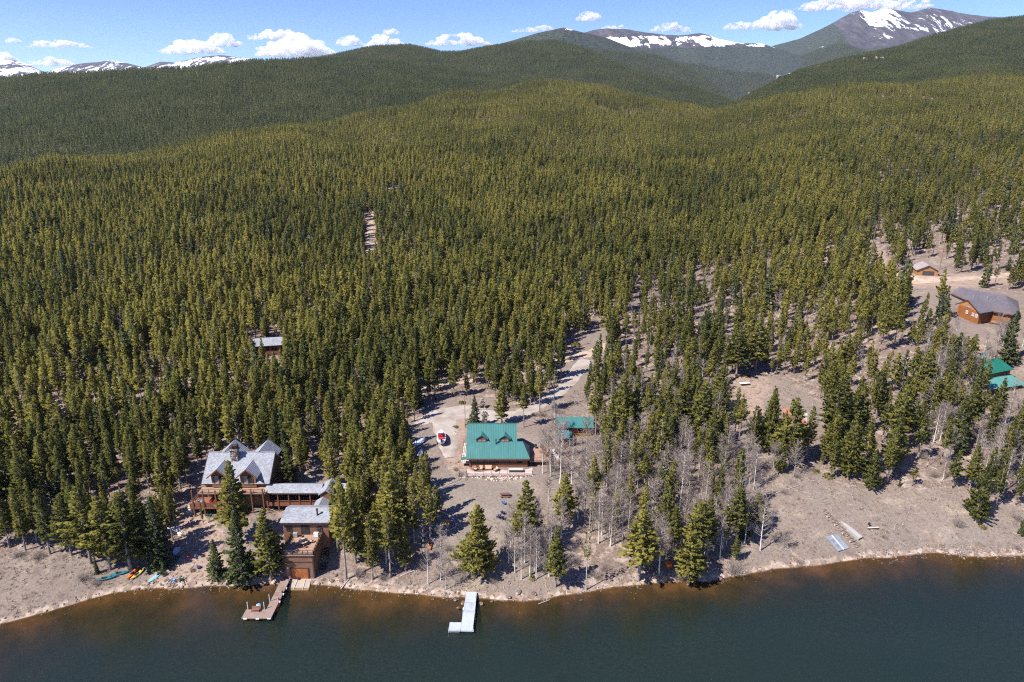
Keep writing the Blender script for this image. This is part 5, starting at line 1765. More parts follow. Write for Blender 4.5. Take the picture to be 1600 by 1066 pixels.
def build_far_cabins():
    # green pair at the picture's edge
    P = at_z
    H = House("green_roofed_house", "house with a vivid green main roof half hidden by spruces on the lake slope", "house", (154.0, 206.0, 12.4))
    ze, zr = 15.2, 17.2
    A, B, C, D = P(1545, 585, ze), P(1585, 577, ze), P(1561, 560, zr), P(1540, 561, zr)
    r = MB(); r.slab([A, B, C, D], 0.18)
    E = P(1534, 579, ze)
    r.slab([A, E, D], 0.18)
    BA = D + (D - A) * 0.8; BA.z = ze; BB = C + (C - B) * 0.8; BB.z = ze
    r.slab([C, D, BA, BB], 0.18)
    H.part("roof", r, M_GREEN2)
    cen = (A + B + BA + BB) / 4
    plan = [(p + (cen - p).normalized() * .9).to_2d() for p in (A, B, BB, BA)]
    H.part("wall", MB().prism([tuple(p) for p in plan], "z", 10.5, ze + .1), M_LOG)
    d = (B - A).normalized(); n = Vector((d.y, -d.x, 0)); n = n if n.y < 0 else -n
    for u in (.25, .5, .75):
        c = A.lerp(B, u) - n * .72; H.window((c.x, c.y, 13.9), 1.2, 1.3, n=(n.x, n.y), frame=M_DARKT)
    f = MB(); t0 = P(1532, 551, 16.4); f.slab([P(1531, 560, 16.0), P(1546, 558, 16.0), P(1543, 551, 16.8), P(1531, 552, 16.8)], .15)
    H.part("rear_roof", f, M_BLUEG)
    G = House("teal_roofed_house", "low building with pale weathered teal roof downhill of the vivid green roof", "house", (150.0, 193.0, 11.6))
    ze, zr = 13.4, 15.0
    A, B, C, D = P(1546, 609, ze), P(1603, 601, ze), P(1581, 586, zr), P(1541, 593, zr)
    BA = D + (D - A) * 0.8; BA.z = ze; BB = C + (C - B) * 0.8; BB.z = ze
    r = MB(); r.slab([A, B, C, D], 0.18); r.slab([C, D, BA, BB], 0.18)
    G.part("roof", r, M_TEAL)
    cen = (A + B + BA + BB) / 4
    plan = [(p + (cen - p).normalized() * .9).to_2d() for p in (A, B, BB, BA)]
    G.part("wall", MB().prism([tuple(p) for p in plan], "z", 10.0, ze + .1), M_DARKT)
    d = (B - A).normalized(); n = Vector((d.y, -d.x, 0)); n = n if n.y < 0 else -n
    for u in (.3, .6, .8):
        c = A.lerp(B, u) - n * .72; G.window((c.x, c.y, 12.5), 1.2, 1.2, n=(n.x, n.y), frame=M_TIMBER)
    G.part("porch_deck", MB().obox(A.lerp(B, .6) + n * 1.0 - Vector((0, 0, 2.3)), (6, 2.4, .25), math.atan2(d.y, d.x)), M_CONC)
    # rust-roofed cottage between the big pines
    K = House("rust_roofed_cottage", "small cottage with a rust red roof and white chimney between two big pines", "house", (77.5, 172.0, 8.4))
    r = MB()
    r.slab([(73.2, 166.2, 10.4), (80.3, 166.2, 10.4), (79.0, 170.2, 12.0), (73.2, 170.2, 12.0)], .16)
    r.slab([(80.3, 166.2, 10.4), (80.3, 180.5, 10.4), (79.0, 178.5, 12.0), (79.0, 170.2, 12.0)], .16)
    r.slab([(73.2, 174.2, 10.4), (77.0, 174.2, 10.4), (77.0, 170.2, 12.0), (73.2, 170.2, 12.0)], .16)
    r.slab([(76.6, 172.0, 10.5), (76.6, 180.5, 10.5), (79.0, 178.5, 12.0), (79.0, 170.2, 12.0)], .16)
    K.part("roof", r, M_RUST)
    K.part("wall", MB().box(74.0, 79.6, 167.1, 173.4, 7.4, 10.4).box(77.2, 79.59, 173.4, 179.6, 7.4, 10.4), M_DARKT)
    K.part("chimney", MB().box(79.2, 79.95, 170.4, 171.2, 10.2, 13.2), M_WHITE)
    K.window((77.5, 167.1, 9.3), 1.6, 1.0, frame=M_TIMBER)
    K.part("step", MB().box(77.0, 79.3, 165.6, 167.0, 7.9, 8.4), M_CONC)
    # cabin deep in the wood
    B_ = House("wood_cabin", "red-brown cabin with pale grey roof alone in the pines uphill of the lodge", "house", (-87.0, 228.0, 12.4))
    rz = math.radians(12); d = Vector((math.cos(rz), math.sin(rz), 0)); s = Vector((-d.y, d.x, 0)); c = Vector((-86.6, 227.6, 12.4))
    def q(u, v, z): return c + d * u + s * v + Vector((0, 0, z))
    r = MB()
    for sg in (-1, 1):
        r.slab([q(-6.4, sg * 3.7, 3.0), q(6.4, sg * 3.7, 3.0), q(6.4, 0, 4.9), q(-6.4, 0, 4.9)], .18)
    B_.part("roof", r, M_SLATE)
    w = MB(); fr = [q(-5.7, -3.0, -1.5), q(-5.7, 3.0, -1.5), q(-5.7, 3.0, 3.2), q(-5.7, 0, 4.7), q(-5.7, -3.0, 3.2)]; bk = [p + d * 11.4 for p in fr]
    w.add(fr + bk, [(4, 3, 2, 1, 0), (5, 6, 7, 8, 9)] + [(i, (i + 1) % 5, 5 + (i + 1) % 5, 5 + i) for i in range(5)])
    B_.part("wall", w, M_LOG)
    for u in (1.2, 3.6):
        p = q(u, -3.0, 1.7); B_.window(p, 1.3, 1.0, n=(-s.x, -s.y), frame=M_DARKT)
    B_.part("porch", MB().obox(q(2, -4.2, 0.3), (7.5, 2.2, .25), rz).obox(q(2, -5.2, 0.95), (7.5, .12, .8), rz), M_DECKRED)


build_cabin(); build_lodge(); build_walkway(); build_boathouse(); build_shed(); build_grey_house(); build_garage(); build_far_cabins()
# ------------------------------------------------------------------ paths and drives
strip("gravel_driveway", [(648, 662), (690, 648), (730, 642), (770, 650), (812, 648), (850, 628), (880, 606), (896, 588), (915, 562)], [4, 8, 9, 6, 5, 5, 5, 5.5, 5], M_GRAVEL, seed=1, na=9)
strip("gravel_pad", [(690, 640), (697, 668), (702, 700), (706, 715)], [9, 7, 5, 3.5], M_GRAVEL, lift=0.11, seed=2)
strip("dirt_road", [(560, 628), (610, 618), (660, 606), (720, 596), (780, 585), (840, 572), (890, 560), (925, 552), (950, 538)], [4, 4, 4.5, 4.5, 4.5, 4.5, 5, 6, 4], M_TRACK, lift=0.12, seed=3)
strip("dirt_road", [(0, 640), (60, 632), (140, 622), (220, 607), (300, 592), (380, 580), (450, 590), (560, 628)], [4, 4, 4, 4, 4, 4, 4, 4], M_TRACK, lift=0.1, seed=4)
strip("dirt_track", [(580, 402), (579, 375), (578, 350), (588, 325), (604, 308)], [4.5, 5, 4.5, 4, 3.5], M_TRACK, lift=0.2, step=3, seed=5)
strip("sandy_drive", [(1345, 405), (1372, 412), (1400, 440), (1440, 437), (1480, 436), (1530, 434), (1580, 430), (1640, 428)], [4, 5, 7, 10, 8, 6, 6, 6], M_TRACK, lift=0.2, step=2, seed=6)
strip("sandy_drive", [(1395, 445), (1385, 470), (1380, 500), (1340, 540)], [5, 5, 4, 3], M_TRACK, lift=0.2, step=2, seed=7)


# ------------------------------------------------------------------ boats
def col(name, c, rough=0.45, spec=0.4, var=0.08):
    return mat_simple(name, c, rough, spec, var=var, scale=2.0)


M_TEALP = col("teal plastic", (0.010, 0.14, 0.17)); M_ORANGEP = col("orange plastic", (0.62, 0.13, 0.015)); M_YELLOWP = col("yellow plastic", (0.62, 0.42, 0.09))
M_AQUA = col("aqua board", (0.16, 0.42, 0.46)); M_BLACKP = col("black plastic", (0.02, 0.02, 0.022)); M_REDP = col("red plastic", (0.50, 0.025, 0.03)); M_NAVY = col("navy cloth", (0.02, 0.03, 0.10), 0.8)
M_GREENCH = col("green chair plastic", (0.008, 0.12, 0.10)); M_SKY = col("pale blue plastic", (0.22, 0.34, 0.50)); M_BLUE = col("blue cloth", (0.05, 0.10, 0.34), 0.8); M_ALU = mat_simple("dull aluminium", (0.33, 0.335, 0.325), 0.5, 0.5, 0.3, 0.12, 2.0)
M_TARP = mat_simple("silver blue tarp", (0.40, 0.46, 0.56), 0.5, 0.4, var=0.3, scale=1.6); M_TARPW = mat_simple("white tarp", (0.66, 0.67, 0.70), 0.6, 0.3, var=0.15, scale=1.6)
M_TYRE = col("black tyre", (0.018, 0.018, 0.018), 0.8); M_DOCKG = mat_boards("pale grey dock boards", (0.44, 0.475, 0.51), 0.2, "y", 0.16, 0.7); M_DOCKW = mat_boards("brown dock boards", (0.30, 0.215, 0.18), 0.16, "y", 0.22)
M_CUSHION = col("tan cushion", (0.46, 0.33, 0.22), 0.85); M_GREYTOP = col("grey green table top", (0.40, 0.43, 0.40), 0.6); M_REDWOOD = mat_boards("red-brown picnic boards", (0.19, 0.085, 0.065), 0.15, "y", 0.2)
M_HULLW = col("white hull", (0.62, 0.62, 0.66)); M_SEATRED = col("red vinyl", (0.42, 0.035, 0.05), 0.55)


def hull_mesh(L, W, Hh, n=15, m=9, bow=1.6, stern=1.6, rocker=0.1, deck=0.75):
    """lofted hull; returns MB with closed skin. deck: height of the deck edge as part of Hh"""
    mb = MB(); rows = []
    for i in range(n):
        u = i / (n - 1) * 2 - 1
        ww = (1 - abs(u) ** (bow if u > 0 else stern)) ** 0.85 * W / 2 + 0.02
        zz = rocker * abs(u) ** 2.5
        row = []
        for j in range(m):
            a = math.pi * j / (m - 1)
            row.append((u * L / 2, -math.cos(a) * ww, zz + deck * Hh - math.sin(a) * deck * Hh * (0.55 + 0.45 * min(1, ww / (W / 2) * 1.2))))
        for j in range(1, m - 1):
            a = math.pi * j / (m - 1)
            row.append((u * L / 2, math.cos(a) * ww * 0.95, zz + deck * Hh + math.sin(a) * (1 - deck) * Hh))
        rows.append(row)
    k = len(rows[0]); vs = [p for r in rows for p in r]; fs = []
    for i in range(n - 1):
        for j in range(k):
            fs.append((i * k + j, i * k + (j + 1) % k, (i + 1) * k + (j + 1) % k, (i + 1) * k + j))
    fs.append(tuple(range(k))[::-1]); fs.append(tuple((n - 1) * k + j for j in range(k)))
    return mb.add(vs, fs)


def on(px, py, dz=0.0):
    p = on_ground(px, py); return Vector((p.x, p.y, p.z + dz))


def slope_tilt(o, p, rz, r=1.2):
    """lay a thing on the slope"""
    dzx = (gz(p.x + r, p.y) - gz(p.x - r, p.y)) / (2 * r); dzy = (gz(p.x, p.y + r) - gz(p.x, p.y - r)) / (2 * r)
    nrm = Vector((-dzx, -dzy, 1)).normalized()
    q = Vector((0, 0, 1)).rotation_difference(nrm)
    o.rotation_euler = (q.to_matrix() @ Euler((0, 0, rz)).to_matrix()).to_euler()


def kayak(px, py, rz, mat, label, L=3.5, group=None, flip=False):
    p = on(px, py, 0.02); t = thing("kayak", label, "kayak", p, 0, group); slope_tilt(t, p, rz)
    hull_mesh(L, 0.80, 0.42).build("hull", mat, t, True)
    c = MB(); n = 18
    for (ox, a, b) in ((-0.25, 0.55, 0.27),):
        pts = [(ox + a * math.cos(2 * math.pi * i / n), b * math.sin(2 * math.pi * i / n)) for i in range(n)]
        c.prism(pts, "z", 0.36, 0.445)
    ck = c.build("cockpit", M_BLACKP, t)
    MB().obox((-0.6, 0, 0.5), (0.10, 0.42, 0.26), 0, 0, -0.2).build("seat_back", M_BLACKP, ck)
    MB().obox((0.95, 0, 0.425), (0.35, 0.30, 0.03)).build("hatch", M_BLACKP, t)
    return t


kayak(166, 905, 0.42, M_TEALP, "bright teal kayak lying closest to the dry grass, clear of the trees", 4.0, None)
kayak(188, 897, 0.40, M_TEALP, "dark teal kayak in the pines' shade, its bow behind the bright teal one", 3.6)
kayak(209, 896, 1.35, M_ORANGEP, "orange kayak tucked beside the yellow kayak at the trees' edge", 3.9)
kayak(216, 898, 1.15, M_YELLOWP, "yellow kayak lying against the orange kayak on the bank", 3.5)
kayak(672, 852, 1.75, M_ORANGEP, "lone orange kayak stored among blue chairs under the shore pines", 3.0)
p = on(243, 902, 0.03); t = thing("paddle_board", "pale aqua paddle board lying on the bank between kayaks and deck chairs", "paddle board", p); slope_tilt(t, p, 1.05)
hull_mesh(3.4, 0.84, 0.16, bow=2.4, stern=2.8, rocker=0.05, deck=0.7).build("board", M_AQUA, t, True)
MB().obox((-0.3, 0, 0.155), (1.5, 0.5, 0.02)).build("deck_pad", M_SKY, t)
MB().prism([(-1.5, 0), (-1.25, 0), (-1.45, -0.16)], "y", -0.01, 0.01).build("fin", M_BLACKP, t)

# speedboat on its trailer beside the drive
p = on(690, 690, 0.0); t = thing("boat_trailer", "road trailer carrying the red and white boat beside the drive", "trailer", p, R(96))
fr = MB().beam((-3.0, -0.8, 0.5), (2.6, -0.5, 0.5), 0.12).beam((-3.0, 0.8, 0.5), (2.6, 0.5, 0.5), 0.12).beam((2.4, -0.5, 0.5), (4.3, 0, 0.45), 0.12).beam((2.4, 0.5, 0.5), (4.3, 0, 0.45), 0.12).beam((-1.2, -1.15, 0.4), (-1.2, 1.15, 0.4), 0.1)
fr.build("frame", M_ALU, t)
for s in (-1, 1):
    MB().tube([(-1.2, s * 1.05, 0.34), (-1.2, s * 1.25, 0.34)], 0.34, 16).build("wheel", M_TYRE, t)
    MB().slab([(-1.7, s * 1.0, 0.78), (-0.7, s * 1.0, 0.78), (-0.7, s * 1.3, 0.78), (-1.7, s * 1.3, 0.78)], 0.05).build("mudguard", M_BLACKP, t)
b = thing("motor_boat", "white motor boat with red seats and deck on a trailer by the gravel drive", "boat", p + Vector((0, 0, 0.62)), R(96))
hull_mesh(7.4, 2.35, 1.15, 21, 11, 1.9, 9.0, 0.12, 0.93).build("hull", M_HULLW, b, True)
pts = [(3.0 * math.cos(a) * 0.93 - 0.15, 0.94 * math.copysign(abs(math.sin(a)) ** 0.6, math.sin(a)) * (1 - 0.42 * max(0, math.cos(a)) ** 2)) for a in [2 * math.pi * i / 24 for i in range(24)]]
MB().prism(pts, "z", 1.12, 1.20).build("deck", M_SEATRED, b)
MB().box(0.9, 2.0, -0.5, 0.5, 1.2, 1.34).build("bow_seat", M_HULLW, b)
ws = MB().slab([(0.55, -0.95, 1.2), (0.55, 0.95, 1.2), (0.15, 0.85, 1.72), (0.15, -0.85, 1.72)], 0.05); ws.build("windscreen", M_GLASS, b)
for s in (-1, 1):
    sm = MB().box(-1.0, -0.35, s * 0.52 - 0.28, s * 0.52 + 0.28, 1.2, 1.5).box(-1.15, -0.95, s * 0.52 - 0.28, s * 0.52 + 0.28, 1.2, 1.95); sm.build("seat", M_SEATRED if s > 0 else M_BLACKP, b)
MB().box(-2.6, -1.9, -0.8, 0.8, 1.2, 1.5).build("stern_bench", M_SEATRED, b)
mo = MB().box(-3.75, -3.25, -0.26, 0.26, 0.9, 1.75).box(-3.65, -3.4, -0.1, 0.1, 0.1, 0.95); mo.build("outboard_motor", M_BLACKP, b, bevel=0.06)


def tarp_boat(px, py, rz, L, W, H, mat, label, seed):
    p = on(px, py); t = thing("covered_boat", label, "covered boat", p); slope_tilt(t, p, rz)
    rng = np.random.default_rng(seed)
    m = hull_mesh(L, W, H, 17, 9, 1.7, 4.0, 0.05, 0.5)
    m.v = [(x, y * (1 + 0.10 * rng.normal()), z * (1 + 0.10 * rng.normal())) for x, y, z in m.v]
    m.build("tarp_cover", mat, t)
    MB().beam((-L * 0.3, -W * .42, .08), (-L * .3, W * .42, .08), .14).beam((L * .25, -W * .42, .08), (L * .25, W * .42, .08), .14).build("cradle", M_PALET, t)


tarp_boat(655, 694, 0.9, 4.6, 1.7, 1.1, M_TARP, "boat under a silver blue tarp under the pines beside the trailer boat", 1)
tarp_boat(656, 712, 1.45, 4.8, 1.3, 0.9, M_TARP, "narrow tarp-covered boat nose to tail between two other covered boats", 2)
tarp_boat(652, 727, 1.2, 4.0, 1.3, 0.8, M_TARPW, "white tarp-covered boat nearest the lake in the row beneath the pines".replace("nearest the lake", "lakeward end"), 3)

# upturned jon boat, dock panel, plank seat and tyre on the meadow
p = on(1328, 829, 0.0); t = thing("upturned_rowboat", "upturned pale grey flat-bottomed boat resting on the dry meadow", "boat", p); slope_tilt(t, p, R(119))
m = MB(); rows = []
Lb = 5.4
for i in range(9):
    u = i / 8; w = 0.62 * (1 - max(0, (u - 0.35) / 0.65) ** 1.9 * 0.93); z = 0.52 - 0.12 * u ** 3
    rows.append([(u * Lb - Lb / 2, -w * 1.12, 0.04), (u * Lb - Lb / 2, -w, z), (u * Lb - Lb / 2, w, z), (u * Lb - Lb / 2, w * 1.12, 0.04)])
vs = [q for r in rows for q in r]; fs = []
for i in range(8):
    for j in range(3): fs.append((i * 4 + j, i * 4 + j + 1, i * 4 + 5 + j, i * 4 + 4 + j))
fs += [(0, 3, 2, 1), (32, 33, 34, 35)]
m.add(vs, fs).build("hull", M_ALU, t)
MB().beam((-2.6, -.35, .55), (1.6, -.2, .53), .05).beam((-2.6, .35, .55), (1.6, .2, .53), .05).beam((-2.6, 0, .55), (2.4, 0, .48), .05).build("keel_strips", M_PALET, t)
MB().box(-Lb / 2 - .05, -Lb / 2, -.7, .7, .03, .5).build("transom", M_DARKT, t)
p = on(1308, 849, 0.05); t = thing("dock_section", "grey floating dock section with two dark hatches pulled up on the bank", "dock section", p); slope_tilt(t, p, R(112))
MB().box(-1.9, 1.9, -1.5, 1.5, 0.02, 0.28).build("deck", mat_boards("blue grey panel boards", (0.27, 0.30, 0.34), 0.15, "y", 0.12), t)
for s in (-0.75, 0.55):
    MB().box(s - .42, s + .42, 0.35, 1.15, .281, .30).build("hatch", mat_simple("dark hatch", (0.16, 0.18, 0.20)), t)
MB().box(-1.9, 1.9, -0.06, 0.06, .281, .33).build("centre_rail", M_WHITE, t)
p = on(1364, 827); t = thing("plank_bench", "low grey plank bench standing alone on the dry meadow", "bench", p, 0.05)
MB().box(-1.2, 1.2, -.2, .2, .38, .46).build("seat", M_PALET, t)
for s in (-.9, .9): MB().box(s - .08, s + .08, -.16, .16, -.1, .38).build("leg", M_DARKT, t)
p = on(1357, 823); t = thing("car_tyre", "black tyre standing on the plank bench's near end".replace("near end", "end by the upturned boat"), "tyre", p + Vector((0, -.1, 0.46)), .3)
m = MB(); n = 18
for i in range(n):
    a = 2 * math.pi * i / n
    m.v.extend([(math.cos(a) * .32, -.1, .32 + math.sin(a) * .32), (math.cos(a) * .32, .1, .32 + math.sin(a) * .32), (math.cos(a) * .18, .1, .32 + math.sin(a) * .18), (math.cos(a) * .18, -.1, .32 + math.sin(a) * .18)])
for i in range(n):
    a, b2 = i * 4, ((i + 1) % n) * 4
    for j in range(4): m.f.append([a + j, a + (j + 1) % 4, b2 + (j + 1) % 4, b2 + j])
m.build("tread", M_TYRE, t)


# ------------------------------------------------------------------ docks
def dock_grey():
    a, b = at_z(736, 930, 0.75), at_z(729, 985, 0.75)
    d = (b - a); L = d.length; rz = math.atan2(d.y, d.x)
    t = thing("floating_dock", "pale grey L-shaped dock reaching into the lake below the cabin", "dock", (a.x, a.y, 0.0), rz)
    MB().box(-1.0, L * 0.22, -1.05, 1.05, 0.50, 0.72).build("ramp_section", M_DOCKG, t)
    MB().box(L * 0.225, L, -1.1, 1.1, 0.46, 0.70).build("deck", M_DOCKG, t)
    MB().box(L - 2.1, L + 0.02, -3.25, -1.12, 0.46, 0.70).build("side_deck", M_DOCKG, t)
    f = MB()
    for x in (L * .3, L * .6, L * .9): f.box(x - .6, x + .6, -.95, .95, -.15, .46)
    f.box(L - 1.9, L - .2, -3.1, -1.3, -.15, .46)
    f.build("floats", M_ALU, t)
    for x, y in ((L * .5, 1.16), (L * .95, 1.16), (L - .2, -3.3), (L * .5, -1.16)):
        MB().tube([(x, y, -1.0), (x, y, 1.0)], .05, 8).build("post", M_PIPE, t)
    for x, y in ((L - .25, 1.15), (L * .38, -1.15)):
        MB().tube([(x - .25, y, .52), (x + .25, y, .52)], .11, 8).build("bumper", M_WHITE, t)


def dock_brown():
    pts = [at_z(446, 906, .8), at_z(433, 925, .75), at_z(420, 945, .75), at_z(413, 955, .75)]
    a, b = pts[0], at_z(416, 966, .75)
    d = b - a; L = d.length; rz = math.atan2(d.y, d.x)
    t = thing("timber_dock", "brown timber dock with pale bumpers leading from the boathouse into the lake", "dock", (a.x, a.y, 0), rz)
    MB().box(-.6, L * .36, -.85, .85, .66, .84).build("upper_section", M_DOCKW, t)
    MB().box(L * .363, L * .62, -.84, .84, .58, .76).build("middle_section", M_DOCKW, t)
    MB().box(L * .623, L, -.84, .84, .56, .74).build("end_section", M_DOCKW, t)
    MB().box(L - 2.4, L, -4.6, -.86, .55, .73).build("platform", M_DOCKW, t)
    s = MB()
    for x in (L * .2, L * .45, L * .7, L * .95):
        for y in (-.8, .8): s.box(x - .08, x + .08, y - .08, y + .08, -1.6, .56)
    s.box(L - 2.3, L - 2.1, -4.5, -4.3, -1.6, .55).box(L - .3, L - .1, -4.5, -4.3, -1.6, .55)
    s.build("piles", M_DARKT, t)
    for x, y in ((L - 2.5, -4.3), (L - 2.5, -1.2), (L * .58, -.95)):
        MB().box(x - .06, x + .06, y - .06, y + .06, -.5, 2.3).build("mooring_post", M_PALET, t)
    for x, y in ((L * .22, .95), (L * .38, .95), (L * .58, .95), (L, .5), (L + .05, -1.6), (L + .05, -3.9)):
        bp = MB().tube([(x - .2, y, .62), (x + .2, y, .62)], .13, 8) if x < L - .1 else MB().tube([(x, y - .3, .62), (x, y + .3, .62)], .12, 8)
        bp.build("bumper", M_WHITE, t)
    for x in (L * .36, L * .55): MB().box(x - .1, x + .1, .62, .82, .76, 1.25).build("cleat", M_BLACKP, t)
    q = Vector((a.x, a.y, 0)) + Matrix.Rotation(rz, 3, "Z") @ Vector((L - 1.9, -2.6, .74))
    k = thing("dock_bench", "red-brown bench on the timber dock's end platform", "bench", q, rz)
    MB().box(-.25, .25, -.75, .75, .38, .46).build("seat", M_DECKRED, k); MB().box(-.3, -.22, -.75, .75, .5, .95).build("backrest", M_DECKRED, k)
    for sx in (-.2, .2):
        for sy in (-.65, .65): MB().box(sx - .05, sx + .05, sy - .05, sy + .05, 0, .38).build("leg", M_DARKT, k)
    q2 = q + Matrix.Rotation(rz, 3, "Z") @ Vector((-.75, 0.3, 0))
    k = thing("dock_box", "white storage tub with a blue lid standing behind the dock bench", "storage tub", q2, rz)
    MB().tube([(0, 0, 0), (0, 0, .5), (0, 0, .85)], [.36, .42, .40], 14).build("tub", M_WHITE, k); MB().tube([(0, 0, .85), (0, 0, .97)], [.43, .25], 14).build("lid", M_SKY, k)


dock_grey(); dock_brown()


# ------------------------------------------------------------------ furniture and yard things
def deck_chair(p, rz, mat, label, group=None, s=1.0):
    t = thing("adirondack_chair", label, "chair", p, rz, group); t.scale = (s, s, s)
    MB().slab([(-.3, -.3, .38), (.3, -.3, .38), (.3, .28, .28), (-.3, .28, .28)], .05).build("seat", mat, t)
    b = MB()
    for i in range(5):
        x = -.26 + i * .13; h = 1.0 - .05 * abs(i - 2)
        b.beam((x, .25, .26), (x * 1.25, .62, h), .115, .03)
    b.build("backrest", mat, t)
    for sx in (-1, 1):
        MB().box(sx * .36 - .07, sx * .36 + .07, -.38, .42, .56, .60).build("arm", mat, t)
        MB().box(sx * .33 - .04, sx * .33 + .04, -.34, -.26, 0, .56).build("leg", mat, t)
        MB().beam((sx * .31, -.2, .34), (sx * .31, .62, .02), .05, .1).build("leg", mat, t)
    return t


deck_chair(on(271, 908), 2.9, M_SKY, "pale blue deck chair at the water's edge beside a green one")
deck_chair(on(284, 907), 3.3, M_GREENCH, "green deck chair at the water's edge beside a pale blue one")
deck_chair(on(272, 879), 2.6, M_GREENCH, "green deck chair under the dark spruce, uphill of the paddle board")
deck_chair(on(279, 871), 2.8, M_GREENCH, "green deck chair against the grey-blue tarp under the dark spruce")
deck_chair(on(327, 807), 3.1, M_GREENCH, "green deck chair under the lodge balcony beside the first post")
deck_chair(on(343, 807), 3.1, M_GREENCH, "green deck chair under the lodge balcony beside the red chair")
deck_chair(on(351, 807), 3.2, M_REDP, "red deck chair under the lodge balcony between green chair and tree")
deck_chair(on(662, 848), 0.5, M_GREENCH, "dark green chair among the clutter beside the lone orange kayak")
deck_chair(on(668, 840), 1.9, M_BLUE, "blue chair in the shore pines, uphill of the lone orange kayak")
deck_chair(on(676, 845), 2.5, M_SKY, "pale blue chair in the clutter next to the lone orange kayak's bow")
deck_chair(on(788, 788), 2.2, M_BLUE, "bright blue chair on the lawn just below the picnic table")
deck_chair(on(786, 803), 2.6, M_NAVY, "navy chair on the lawn furthest uphill in the trio by the fire ring".replace("furthest uphill", "uphill"))
deck_chair(on(779, 809), 4.2, M_NAVY, "navy chair tilted towards the lodge side of the lawn trio")
deck_chair(on(787, 812), 3.0, M_NAVY, "navy chair on the lake side of the lawn trio")


def tub(p, label, mat, r, h, name, cat, handle=False):
    t = thing(name, label, cat, p)
    MB().tube([(0, 0, 0), (0, 0, h * .5), (0, 0, h)], [r * .8, r, r * .95], 14).build("shell", mat, t)
    MB().tube([(0, 0, h), (0, 0, h + .04)], [r * 1.02, r * .9], 14).build("rim", mat, t)
    if handle: MB().beam((.1, .1, h * .5), (1.6, 1.5, .12), .07).build("handle", M_PALET, t)
    return t


tub(on(296, 871), "red tub with a long pale handle on the dirt below the lodge", M_REDP, .42, .5, "wheelbarrow", "wheelbarrow", True)
tub(on(305, 870), "small white bucket beside the red tub", M_WHITE, .22, .35, "bucket", "bucket")
tub(on(311, 888), "dark round fire pit on the dirt in front of the small spruce", M_NAVY, .42, .38, "fire_pit", "fire pit")
tub(on(1045, 885), "round orange float under the shore pines", M_ORANGEP, .65, .8, "lake_float", "float")


def tarp_pile(px, py, mat, label, s, seed):
    p = on(px, py); rng = np.random.default_rng(seed); t = thing("tarp_pile", label, "tarp", p, rng.uniform(0, 6))
    v = _ico_low * np.array([s, s * .6, s * .5]); v = v * (1 + .25 * rng.normal(size=(len(v), 1))); v[:, 2] = np.maximum(v[:, 2], -.05)
    m = MB(); m.add([tuple(q) for q in v], [tuple(f) for f in _if_low]); m.build("sheet", mat, t)


_b = bmesh.new(); bmesh.ops.create_icosphere(_b, subdivisions=2, radius=1.0)
_ico_low = np.array([q.co[:] for q in _b.verts]); _if_low = [[q.index for q in f.verts] for f in _b.faces]; _b.free()
tarp_pile(273, 827, M_TARPW, "white tarp heap at the wood's edge left of the lodge yard".replace(" left of the lodge yard", " facing the lodge yard"), 1.1, 3)
tarp_pile(281, 834, M_PALET, "pale stone-like heap of canvas at the end of the lodge yard", 1.0, 4)
tarp_pile(275, 862, M_TARP, "grey-blue tarp heap behind the green chairs under the spruce", 1.2, 5)

# picnic table, fire ring, log heaps
p = on(789, 776); t = thing("picnic_table", "red-brown picnic table on the lawn below the cabin terrace", "picnic table", p, 0.03)
MB().box(-1.15, 1.15, -.4, .4, .72, .78).build("table_top", M_REDWOOD, t)
for s in (-1, 1):
    MB().box(-1.15, 1.15, s * .75 - .14, s * .75 + .14, .42, .47).build("bench", M_REDWOOD, t)
    MB().beam((s * .8, -.7, 0), (s * .8, .2, .72), .09).beam((s * .8, .7, 0), (s * .8, -.2, .72), .09).beam((s * .8, -.8, .4), (s * .8, .8, .4), .08).build("leg", M_REDWOOD, t)
p = on(1163, 602); t = thing("garden_table", "white trestle table in the clearing above the rust-roofed cottage", "table", p, 0.2)
MB().box(-1.6, 1.6, -.6, .6, .72, .78).build("table_top", M_WHITE, t)
for sx in (-1.3, 1.3): MB().beam((sx, -.5, 0), (sx, .3, .72), .07).beam((sx, .5, 0), (sx, -.3, .72), .07).build("leg", M_ALU, t)

p = Vector((0.9, 149.2, 7.19)); t = thing("patio_table", "long grey-topped table on the cabin terrace", "table", p, 0.0)
MB().box(-1.75, 1.75, -.55, .55, .7, .78).build("table_top", M_GREYTOP, t); MB().box(-1.6, 1.6, -.45, .45, .25, .69).build("skirt", M_DARKT, t)
for sx in (-1.5, 1.5):
    for sy in (-.4, .4): MB().box(sx - .06, sx + .06, sy - .06, sy + .06, 0, .25).build("leg", M_DARKT, t)


def armchair(p, rz, label, w=0.85):
    t = thing("patio_armchair", label, "armchair", p, rz)
    MB().box(-w / 2, w / 2, -.4, .4, .18, .36).build("seat_frame", M_TIMBER, t)
    MB().box(-w / 2 + .06, w / 2 - .06, -.38, .3, .36, .5).build("seat_cushion", M_CUSHION, t)
    MB().slab([(-w / 2, .3, .36), (w / 2, .3, .36), (w / 2, .5, .98), (-w / 2, .5, .98)], .14).build("backrest", M_CUSHION, t)
    for s in (-1, 1):
        MB().box(s * w / 2 - .06, s * w / 2 + .06, -.4, .42, .36, .62).build("arm", M_TIMBER, t)
        for y in (-.34, .34): MB().box(s * (w / 2 - .05) - .05, s * (w / 2 - .05) + .05, y - .05, y + .05, 0, .18).build("leg", M_TIMBER, t)


